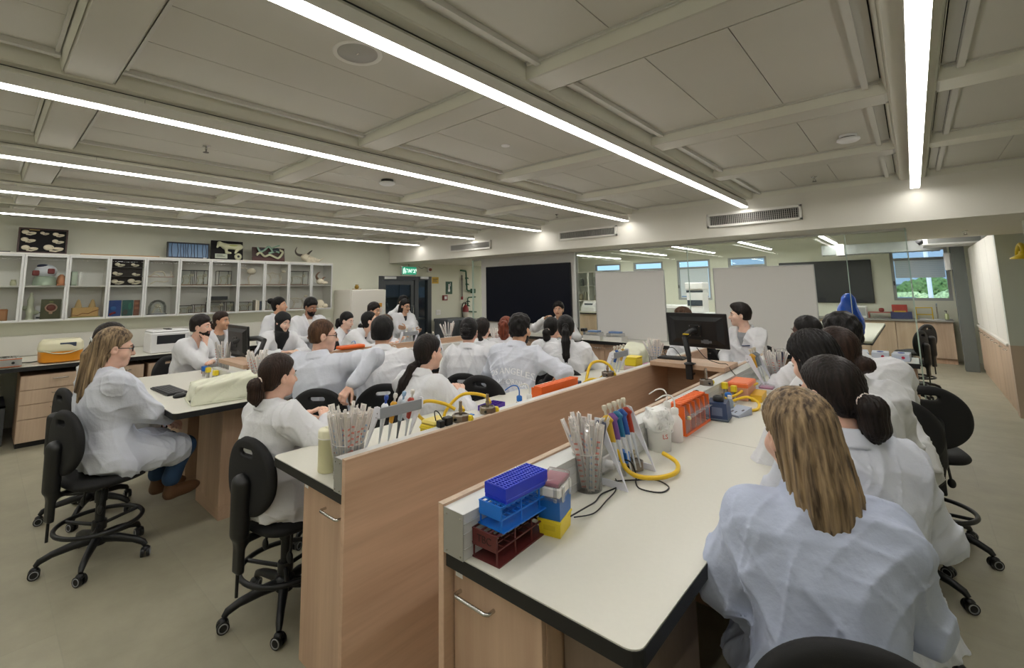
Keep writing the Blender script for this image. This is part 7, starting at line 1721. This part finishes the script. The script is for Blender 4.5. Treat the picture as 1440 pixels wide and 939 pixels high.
# ------------------------------------------------------------------ specimens in and on the glass cabinets
BONE = hx('bone', '#d6cdb6', rough=.6, noise=.06, nscale=30); DKW = hx('dark_wood', '#3a211a', rough=.5); BLKB = hx('black_felt', '#141213', rough=.9); OAKB = hx('base_wood', '#8a5a38', rough=.5); FRB = hx('frame_black', '#17181a', rough=.4)
CX = -8.50; Z0, Z1 = 1.3785, 1.829          # lower and upper shelf surfaces
ZT = 2.2565                                 # top of the cabinets
def bones(m, o, s, seed, n=7, flat=False):
    """a small skull-and-jaw shape built of tapered tubes"""
    rg = random.Random(seed); x, y, z = o
    m.ell((x, y-.25*s, z+.05*s), (.12*s, .28*s, .2*s), 10, 7); m.ell((x, y+.22*s, z), (.08*s, .3*s, .1*s), 10, 7)
    m.tube([(x, y-.2*s, z-.16*s), (x, y+.1*s, z-.2*s), (x, y+.45*s, z-.08*s)], [.07*s, .06*s, .03*s], 6); m.ell((x+.06*s, y-.05*s, z+.04*s), (.08*s, .07*s, .07*s), 8, 6)
def skull_mb(s, seed): m = MB(); bones(m, (0, 0, 0), s, seed); return m
def board_case(y0, y1, h, depth, label, name, frame, back, x=-8.52, tilt=.0):
    t = thing(name, label, 'specimen', (x, y0, ZT)); w = y1-y0; t.rotation_euler = (0, math.radians(-tilt), 0)
    MB().box(-.02, .0, .015, w-.015, .015, h-.015).to('backing', back, t)
    MB().box(-.025, .015, 0, w, 0, .018).box(-.025, .015, 0, w, h-.018, h).box(-.025, .015, 0, .018, .018, h-.018).box(-.025, .015, w-.018, w, .018, h-.018).to('frame', frame, t)
    return t, w
t, w = board_case(.275, .76, .335, .04, 'dark framed board with seven small jaw bones on top of the cabinets', 'bone_display', DKW, BLKB, tilt=6)
for k, (yy, zz, s) in enumerate(((.1, .27, .14), (.25, .27, .09), (.39, .26, .12), (.1, .17, .14), (.39, .165, .12), (.12, .06, .16), (.35, .07, .2))): 
    o = skull_mb(s, k).to('jaw_bone', BONE, t, (.012, yy, zz))
MB().box(.0, .004, .1, .2, .305, .318).to('name_plate', hx('brass', '#a08850', rough=.4), t)
tag(MB().box(-.03, .0, 0, .92, 0, .014, .002).to('wooden_ruler', hx('ruler_wood', '#b08a55', rough=.5), None, (-8.47, .90, ZT)), 'long wooden ruler lying on top of the glass cabinets', 'ruler')
tag(MB().box(-.06, .0, 0, .5, 0, .012, .002).to('flat_board', hx('flat_dark', '#3a3d42', rough=.5), None, (-8.47, -.28, ZT)), 'thin dark board on the cabinet top at the left edge', 'board')
t, w = board_case(1.925, 2.515, .255, .04, 'black framed panel of blue strips on top of the cabinets', 'strip_display', FRB, hx('slide_blue', '#5f7fa2', rough=.35), tilt=8)
m = MB()
for q in (.07, .14, .19, .22, .25, .29, .33, .38, .42, .50, .54): m.tube([(.003, q, .02), (.004, q+.012*math.sin(q*60), .12), (.003, q-.004, .235)], .004, 5)
m.to('divider_strip', FRB, t)
MB().box(.015, .017, .50, .55, .005, .016).to('name_plate', WPL, t)
# plastered anatomy model boards
ANW = hx('model_cream', '#c9c9a8', rough=.5); ANG = hx('model_green', '#8fae9a', rough=.5)
t = thing('anatomy_model', 'dark board with a pale dissected sheep model and an eye-like disc', 'model', (-8.53, 2.545, ZT), 0); t.rotation_euler = (0, math.radians(-7), 0)
MB().box(-.02, 0, 0, .50, 0, .325, .003).to('board', BLKB, t)
def sheep(x, y, z):
    d = sd_cap(x, y, z, (.02, .20, .225), (.02, .44, .225), .045, .05); d = smin(d, sd_cap(x, y, z, (.02, .20, .235), (.02, .12, .27), .04, .035), .03); d = smin(d, sd_cap(x, y, z, (.02, .12, .27), (.02, .09, .21), .03, .018), .02)
    d = smin(d, sd_cap(x, y, z, (.02, .22, .19), (.02, .23, .12), .028, .02), .02); d = smin(d, sd_cap(x, y, z, (.02, .23, .12), (.02, .29, .115), .02, .018), .02); d = smin(d, sd_cap(x, y, z, (.02, .41, .19), (.02, .37, .12), .03, .018), .02)
    return d
V, F = surface_nets(sheep, (-.03, .04, .07), (.09, .52, .33), .008); link_mesh('animal_figure', np_mesh('animal_figure', V, F), ANW, t)
MB().ell((.045, .33, .235), (.03, .10, .02)).to('organ_strip', hx('model_olive', '#a9b06a', rough=.5), t)
MB().box(0, .006, .06, .25, .02, .10, .002).to('caption_card', hx('card_white', '#b9c0ae', rough=.6), t); MB().box(.006, .007, .08, .18, .07, .078).box(.006, .007, .08, .21, .05, .056).to('caption_lines', FRB, t)
g = MB(); g.M = Matrix.Translation((.0, .42, .06))@Matrix.Rotation(PI/2, 4, 'Y'); g.lathe([(.02, .02), (.045, .025), (.058, .012), (.06, 0)], n=24); g.M = None; g.to('eye_disc', ANW, t)
g = MB(); g.M = Matrix.Translation((.0, .42, .06))@Matrix.Rotation(PI/2, 4, 'Y'); g.lathe([(.0001, .024), (.021, .024)], n=20, cap=False); g.M = None; g.to('pupil', FRB, t)
t = thing('anatomy_model', 'reddish board with a pale green coiled organ model', 'model', (-8.53, 3.205, ZT), 0); t.rotation_euler = (0, math.radians(-9), 0)
MB().box(-.02, 0, 0, .57, 0, .25, .003).to('board', DKW, t); MB().box(-.021, .001, 0, .57, 0, .07).to('board_stripe', hx('stripe_red', '#4a2018', rough=.5), t)
rg = random.Random(11)
MB().tube(spline([(.02, .06, .10), (.03, .12, .14), (.03, .2, .08), (.03, .28, .11), (.03, .36, .08), (.02, .44, .06), (.03, .50, .12), (.03, .52, .18), (.03, .44, .22)], 6), .02, 8).to('intestine', ANW, t)
MB().tube(spline([(.03, .08, .24), (.04, .12, .16), (.04, .2, .20), (.04, .27, .26), (.04, .33, .17), (.04, .27, .14), (.03, .4, .18), (.03, .46, .16)], 6), .018, 8).tube(spline([(.04, .30, .22), (.05, .38, .26), (.05, .46, .29)], 5), .012, 8).to('green_vessel', ANG, t)
for c in ((.03, .16, .19), (.035, .36, .19), (.035, .42, .21)): MB().ell(c, (.025, .05, .035), 12, 8).to('dark_lobe', hx('lobe_dark', '#23303a', rough=.4), t)
# horned skull
t = thing('horned_skull', 'pale animal skull with dark curved horns at the right end of the cabinet top', 'skull', (-8.55, 4.22, ZT))
def sk(x, y, z):
    d = sd_ell(x, y, z, (.02, -.05, .10), (.07, .09, .07)); d = smin(d, sd_cap(x, y, z, (.03, 0, .08), (.05, .20, .05), .05, .025), .05); d = smax(d, -sd_sph(x, y, z, (.085, .0, .10), .028), .01); d = smax(d, -sd_sph(x, y, z, (.07, .14, .07), .018), .01)
    d = smin(d, sd_cap(x, y, z, (.04, -.03, .02), (.06, .20, .012), .02, .012), .02); return d+.004*np.sin(60*y)*np.sin(70*z)
V, F = surface_nets(sk, (-.08, -.18, -.02), (.14, .28, .2), .009); link_mesh('cranium', np_mesh('cranium', V, F), BONE, t)
HN = hx('horn_dark', '#4a4238', rough=.45)
MB().tube(spline([(.0, -.10, .13), (.0, -.20, .15), (.02, -.25, .21), (.02, -.22, .29)], 6), [.03-.0015*i for i in range(19)], 8).to('horn', HN, t); MB().tube(spline([(.04, -.02, .15), (.06, .02, .20), (.05, .06, .23), (.03, .07, .235)], 6), [.022-.001*i for i in range(19)], 8).to('horn', HN, t)
MB().tube([(.05, .2, .03), (.07, .26, .07), (.08, .31, .10)], [.016, .012, .004], 6).to('snout_bone', BONE, t)
# ---- inside the cabinets
def spec(name, cat, label, y, z, parts, x=CX):
    t = thing(name, label, cat, (x, y, z))
    for nm, mb, m in parts: mb.to(nm, m, t)
    return t
b = lambda k: .356+.4345*k                   # left edge of bay k
# far-left bay
spec('wood_block', 'block', 'tan wooden block in the lower bay at the left edge', b(0)-.17, Z0, [('block', MB().box(-.04, .02, -.05, .07, 0, .155, .01), hx('block_tan', '#a8744a', rough=.5)), ('chamfer_strip', MB().box(.021, .023, -.03, .05, .02, .13), hx('block_tan2', '#b5835a', rough=.5))])
spec('jar', 'jar', 'small cream jar in the upper bay at the left edge', b(0)-.08, Z1, [('body', MB().lathe([(.025, 0), (.03, .01), (.03, .05), (.02, .06)], n=16), ANW), ('lid', MB().lathe([(.024, .06), (.024, .075)], n=16), ANW)])
# eye model
e = spec('eye_model', 'model', 'large white eye model with red muscles on a pale green stand', b(0)+.22, Z1, [('stand', MB().lathe([(.12, 0), (.125, .02), (.105, .11), (.06, .13)], n=24), hx('stand_green', '#a9b9a4', rough=.5)), ('eyeball', MB().ell((0, 0, .19), (.10, .115, .092), 24, 16), hx('eye_white2', '#cfd2d8', rough=.35)), ('cornea', MB().ell((.01, -.035, .262), (.06, .06, .028), 18, 10), hx('eye_navy', '#232a44', rough=.3))], -8.58)
for k, (yy, zz) in enumerate(((.045, .19), (-.10, .165))): MB().box(.085 if k == 0 else .06, .112 if k == 0 else .09, yy-.035, yy+.035, zz-.035, zz+.035, .01).to('muscle_patch', hx('muscle_red', '#7a2f2c', rough=.5), e)
spec('anatomy_model', 'model', 'small tan torso model beside the eye model', b(0)+.375, Z1, [('torso', MB().lathe([(.04, 0), (.05, .06), (.04, .12), (.015, .15)], n=16), hx('torso_tan', '#a5704a', rough=.5)), ('plinth', MB().box(-.05, .05, -.045, .045, -.0, .02), OAKB)])
spec('plant_model', 'model', 'pale translucent figure model in the lower left bay under the eye model', b(0)+.10, Z0, [('figure', MB().lathe([(.05, 0), (.03, .05), (.045, .12), (.03, .2), (.035, .26), (.015, .32), (.02, .34), (.0001, .36)], n=14), hx('pale_green', '#b7bba4', rough=.5)), ('leaf', MB().ell((0, .04, .1), (.02, .05, .03)).ell((0, -.04, .16), (.02, .045, .03)), hx('pale_green2', '#a9ad94', rough=.5))])
spec('info_card', 'card', 'white info card behind the pale figure model', b(0)+.185, Z0, [('card', MB().box(0, .004, -.03, .035, 0, .18), WPL), ('print', MB().box(.004, .005, -.02, .02, .02, .04).box(.004, .005, -.02, .025, .09, .1), FRB)], -8.55)
o = spec('ear_model', 'model', 'olive board with a round red section model in the lower bay', b(0)+.30, Z0, [('board', MB().box(-.012, 0, -.10, .10, 0, .27, .004), hx('olive_board', '#55563c', rough=.6)), ('model_ring', MB().tube([(.01, .055*math.cos(q), .155+.05*math.sin(q)) for q in np.linspace(0, 2*PI, 25)[:-1]], .009, 8, closed=True).box(0, .014, -.018, .018, .075, .105, .004), hx('ring_tan', '#c0a08a', rough=.5))], -8.52)
MB().ell((.004, 0, .155), (.012, .047, .042)).to('section', hx('section_red', '#6e2f22', rough=.5), o); MB().box(0, .004, -.02, .02, .225, .24).to('label_plate', hx('olive_plate', '#8a8a50', rough=.5), o)
# bay 1
spec('book_pair', 'book', 'pale green folder standing in the upper bay right of the eye model', b(1)+.07, Z1, [('cover', MB().box(-.12, .03, -.03, .03, 0, .19, .002), hx('folder_green', '#a8b5a2', rough=.6)), ('spine_strip', MB().box(.0305, .032, -.02, .02, .02, .17), hx('folder_green2', '#b9c4b2', rough=.6))])
spec('plastic_bottle', 'bottle', 'white tall bottle beside the pale green folder', b(1)+.13, Z1, [('body', MB().lathe([(.022, 0), (.022, .15), (.012, .165)], n=14), MILK), ('cap', MB().lathe([(.014, .165), (.014, .185)], n=12), MILK)])
sp = spec('skin_model', 'model', 'yellow stepped skin section model with two cones in the lower bay', b(1)+.22, Z0, [('block', MB().box(-.07, .06, -.14, .14, .02, .145, .006), hx('skin_yellow', '#c9a468', rough=.5)), ('base', MB().box(-.08, .07, -.16, .16, 0, .02), hx('skin_base', '#a8a86a', rough=.5))], -8.56)
for q in (-.075, .075): MB().lathe([(.045, .14), (.035, .18), (.016, .245), (.0001, .26)], 0, q, n=14).to('cone', hx('skin_cone', '#c8ab78', rough=.5), sp)
MB().tube([(.063, -.14, .05), (.063, -.08, .04), (.063, -.03, .07), (.063, .03, .06), (.063, .08, .09), (.063, .14, .11)], .0045, 6).to('vein_line', hx('vein', '#8a5a30', rough=.5), sp)
# bay 2: dark tray with bones, coloured boards
o = thing('bone_case', 'dark case of loose bones in the upper bay, fourth from the left', 'specimen', (-8.56, b(2)+.03, Z1)); MB().box(-.03, 0, 0, .38, 0, .40).to('backing', hx('case_dark', '#2c2624', rough=.8), o); MB().box(0, .05, 0, .38, 0, .01).box(0, .05, 0, .38, .13, .137).box(0, .05, 0, .38, .26, .267).to('ledge', hx('case_glass', '#4a4542', rough=.4), o)
for k, (yy, zz, s) in enumerate(((.08, .17, .12), (.3, .16, .1), (.09, .05, .15), (.29, .055, .17), (.1, .30, .12), (.28, .30, .1))): skull_mb(s, k+20).to('bone', BONE, o, (.035, yy, zz))
for k, (c, y0, w_, nm) in enumerate((('#2b4a8a', .02, .16, 'blue anatomy board with a red shape in the lower bay'), ('#2f5f58', .19, .13, 'teal anatomy board in the lower bay, middle of three'), ('#7a4a34', .325, .07, 'narrow reddish brown board at the right of the teal one'))):
    o = spec('anatomy_board', 'board', nm, b(2)+y0, Z0, [('board', MB().box(-.01, 0, 0, w_, 0, .235, .002), hx('bd'+c, c, rough=.5))], -8.52+.012*k)
    if k == 0: MB().ell((.003, .07, .12), (.004, .035, .03)).to('blue_lobe', hx('bd_blue2', '#2a62a0', rough=.5), o); MB().tube([(.003, .03, .03), (.003, .06, .05), (.003, .10, .06)], .014, 6).to('red_lobe', hx('bd_red', '#8a2c30', rough=.5), o)
    if k == 1: MB().ell((.003, .04, .06), (.004, .03, .04)).to('grey_lobe', hx('bd_grey', '#4a4f48', rough=.5), o); MB().ell((.003, .09, .15), (.004, .02, .05)).to('green_lobe', hx('bd_green', '#3a7a68', rough=.5), o)
    if k == 2: MB().box(0, .003, .01, .06, .1, .13).box(0, .003, .01, .06, .17, .2).to('strip', hx('bd_tan', '#9a6a4c', rough=.5), o)
# bay 3: antlers and dome
o = spec('antler_set', 'specimen', 'pale curved antlers on a thin wooden shelf in the upper bay', b(3)+.2, Z1, [('shelf_strip', MB().box(-.06, .04, -.17, .17, .125, .132), OAKB), ('antler', MB().tube(spline([(0, -.13, .14), (0, -.07, .2), (0, .02, .205), (0, .06, .14)], 6), .008, 6), BONE), ('antler', MB().tube(spline([(.02, -.15, .135), (.02, -.1, .165), (.02, -.05, .16), (.02, -.02, .135)], 6), .006, 6), BONE), ('small_antler', MB().tube([(0, .13, .14), (0, .14, .19), (0, .12, .21)], .006, 6).tube([(0, .14, .17), (0, .16, .14)], .005, 6), BONE), ('jaw', MB().tube(spline([(.02, -.13, .02), (.02, -.06, .06), (.02, .04, .05), (.02, .10, .07)], 5), .008, 6), BONE)])
o = spec('glass_dome', 'specimen', 'clear dome over a pale skeleton on a dark base in the lower bay', b(3)+.2, Z0, [('base', MB().lathe([(.13, 0), (.13, .018)], n=24), FRB), ('plinth', MB().box(-.05, .06, -.09, .09, .018, .03), WPL), ('dome', MB().lathe([(.115, .018), (.115, .13), (.09, .19), (.04, .225), (.0001, .23)], n=24), CABGL), ('skeleton', MB().tube([(0, -.06, .03), (0, -.03, .1), (0, .03, .12), (0, .06, .03)], .012, 7).ell((0, 0, .14), (.03, .04, .03)), BONE)], -8.58)
# bays 4..9
def glass_case(y, z, w, h, d, label, n_=1, seed=1, frame=None):
    o = thing('skeleton_case', label, 'specimen', (-8.58, y, z)); fr_ = frame or FRB; m = MB(); e = .007
    for xx in (-d/2, d/2-e):
        for yy in (0, w-e): m.box(xx, xx+e, yy, yy+e, .012, h)
        m.box(xx, xx+e, e, w-e, h-e, h)
    for yy in (0, w-e): m.box(-d/2+e, d/2-e, yy, yy+e, h-e, h)
    m.to('frame', fr_, o); MB().box(-d/2-.005, d/2+.005, -.005, w+.005, 0, .012).to('base', OAKB, o); MB().box(d/2-.004, d/2-.002, e, w-e, .012, h-e).to('pane', CABGL, o)
    rg = random.Random(seed); s = min(w, h)
    k = MB(); y0 = w*.2; y1 = w*.8; zc = .012+h*.5
    k.tube([(0, y0, zc), (0, w*.5, zc+.1*h), (0, y1, zc)], .006, 6)
    for q in range(5): yy = y0+(y1-y0)*(q+.5)/5; k.tube([(0, yy, zc+.05*h), (.02, yy+.01, zc-.04*h), (.0, yy+.015, zc-.12*h)], .0035, 5)
    k.to('spine', BONE, o)
    l = MB()
    for yy in (y0+.01, y1-.02):
        for sx in (-.015, .015): l.tube([(sx, yy, zc), (sx, yy+.02, .012+.25*h), (sx, yy-.005, .014)], .0045, 5)
    l.to('limbs', BONE, o); MB().ell((0, y1+.1*w, zc+.12*h), (.02, .035, .025)).tube([(0, y1, zc), (0, y1+.06*w, zc+.1*h)], .006, 6).to('skull', BONE, o)
    return o
glass_case(b(4)+.03, Z1, .19, .24, .2, 'left of two tall framed cases with a small skeleton in the upper row', 1, 3); glass_case(b(4)+.24, Z1, .17, .24, .2, 'right of two tall framed cases with a small skeleton in the upper row', 1, 4)
glass_case(b(4)+.02, Z0, .2, .13, .18, 'low dark framed case in the lower row left of the brown one', 1, 5); glass_case(b(4)+.24, Z0, .16, .14, .18, 'low brown framed case in the lower row', 1, 6, DKW)
glass_case(b(5)+.14, Z1, .2, .24, .16, 'black framed cubic case in the upper bay before the bird skeleton', 1, 7); glass_case(b(5)+.02, Z0, .23, .17, .2, 'brown framed case with a crossed skeleton in the lower row', 1, 8, DKW)
spec('slide_box', 'box', 'dark grey slim box lying on the lower shelf above the framed case', b(5)+.03, Z0+.205, [('box', MB().box(-.08, .06, 0, .28, 0, .06, .004), hx('box_dark', '#35383a', rough=.5)), ('lid_line', MB().box(.061, .062, 0, .28, .03, .034), FRB)], -8.60)
glass_case(b(5)+.28, Z0, .12, .17, .16, 'small dark case with a stuffed animal in the lower row', 1, 9)
def quad_skel(y, z, s, label, bird=False):
    o = thing('animal_skeleton', label, 'skeleton', (-8.58, y, z)); MB().box(-.07, .07, -.02, .34*s, 0, .014).to('base', OAKB, o)
    k = MB(); 
    if bird:
        k.ell((0, .2*s, .24*s), (.05*s, .075*s, .055*s), 14, 9).tube(spline([(0, .13*s, .26*s), (0, .08*s, .3*s), (0, .03*s, .29*s), (0, -.01*s, .31*s)], 5), .006, 6); k.to('rib_cage', BONE, o)
        MB().ell((0, -.02*s, .315*s), (.016*s, .028*s, .018*s)).tube([(0, -.04*s, .31*s), (0, -.09*s, .30*s)], [.007, .002], 6).to('skull', BONE, o)
        for sx in (-.02, .02): MB().tube([(sx, .2*s, .2*s), (sx, .15*s, .13*s), (sx, .17*s, .02)], .0055, 6).tube([(sx, .17*s, .02), (sx, .11*s, .018)], .004, 5).to('leg', BONE, o)
    else:
        k.tube(spline([(0, .04*s, .2*s), (0, .12*s, .22*s), (0, .22*s, .2*s), (0, .30*s, .23*s)], 5), .006, 6)
        for q in range(6): yy = (.08+.02*q)*s; k.tube([(0, yy, .215*s), (.025*s, yy, .16*s), (0, yy+.005, .12*s)], .003, 5)
        k.to('rib_cage', BONE, o); MB().ell((0, .33*s, .25*s), (.018*s, .04*s, .022*s)).to('skull', BONE, o); MB().tube(spline([(0, .04*s, .2*s), (0, -.01*s, .24*s), (0, -.03*s, .29*s)], 5), [.005-.0003*i for i in range(11)], 5).to('tail', BONE, o)
        for yy in (.07, .25):
            for sx in (-.02, .02): MB().tube([(sx*s, yy*s, .19*s), (sx*s, (yy+.03)*s, .11*s), (sx*s, (yy-.01)*s, .016)], .0045, 6).to('leg', BONE, o)
quad_skel(b(6)+.05, Z1, 1.0, 'bird skeleton with round breast in the upper bay', True); quad_skel(b(7)+.06, Z1, 1.0, 'four-legged skeleton with raised tail in the upper bay')
glass_case(b(6)+.02, Z0, .25, .16, .2, 'black framed case with a tray of bones in the lower row, left of the books', 1, 12)
for k, c in enumerate(('#c9c2b2', '#bdb4a0', '#3a4048')): spec('reference_book', 'book', ['cream book left of the pale one in the lower row', 'pale book in the middle of three in the lower row', 'dark book at the right of three in the lower row'][k], b(6)+.30+.035*k, Z0, [('cover', MB().box(-.1, .04, 0, .03, 0, .19-.01*k, .002), hx('bk'+c, c, rough=.6)), ('pages', MB().box(-.095, .0395, .003, .027, .19-.01*k, .191-.01*k), WPL)])
glass_case(b(7)+.05, Z0, .3, .17, .2, 'framed case with a tan specimen behind the woman with the high bun', 1, 13)
glass_case(b(8)+.02, Z1, .36, .26, .22, 'wide framed case with a four-legged skeleton in the upper row near the fridge', 1, 14); quad_skel(b(8)+.08, Z0, .95, 'small skeleton on a wooden base in the lower row near the fridge')
o = spec('horned_skull', 'skull', 'pale skull with brown horns in the upper bay nearest the fridge', b(9)+.2, Z1, [('cranium', MB().ell((0, 0, .07), (.06, .08, .06)).ell((.03, .08, .04), (.035, .07, .03)), BONE), ('horn', MB().tube(spline([(0, -.05, .11), (0, -.08, .17), (0, -.04, .23), (0, .0, .25)], 5), [.028-.0016*i for i in range(16)], 8), hx('horn_brown', '#7a5a44', rough=.5)), ('horn', MB().tube(spline([(.03, .03, .10), (.03, .06, .14), (.03, .10, .15)], 5), [.02-.0015*i for i in range(11)], 8), hx('horn_brown', '#7a5a44', rough=.5))])
spec('animal_skull', 'skull', 'large pale skull in the lower bay nearest the fridge', b(9)+.2, Z0, [('cranium', MB().ell((0, 0, .09), (.07, .09, .085)).ell((.03, .09, .05), (.05, .07, .045)), BONE), ('jaw', MB().tube([(.03, -.04, .02), (.04, .06, .015), (.04, .14, .02)], [.02, .018, .012], 8), BONE)])
# ------------------------------------------------------------------ daylight
w = bpy.data.worlds.new('world'); SC.world = w; w.use_nodes = True
w.node_tree.nodes['Background'].inputs[0].default_value = (.42, .66, 1., 1); w.node_tree.nodes['Background'].inputs[1].default_value = 1.7
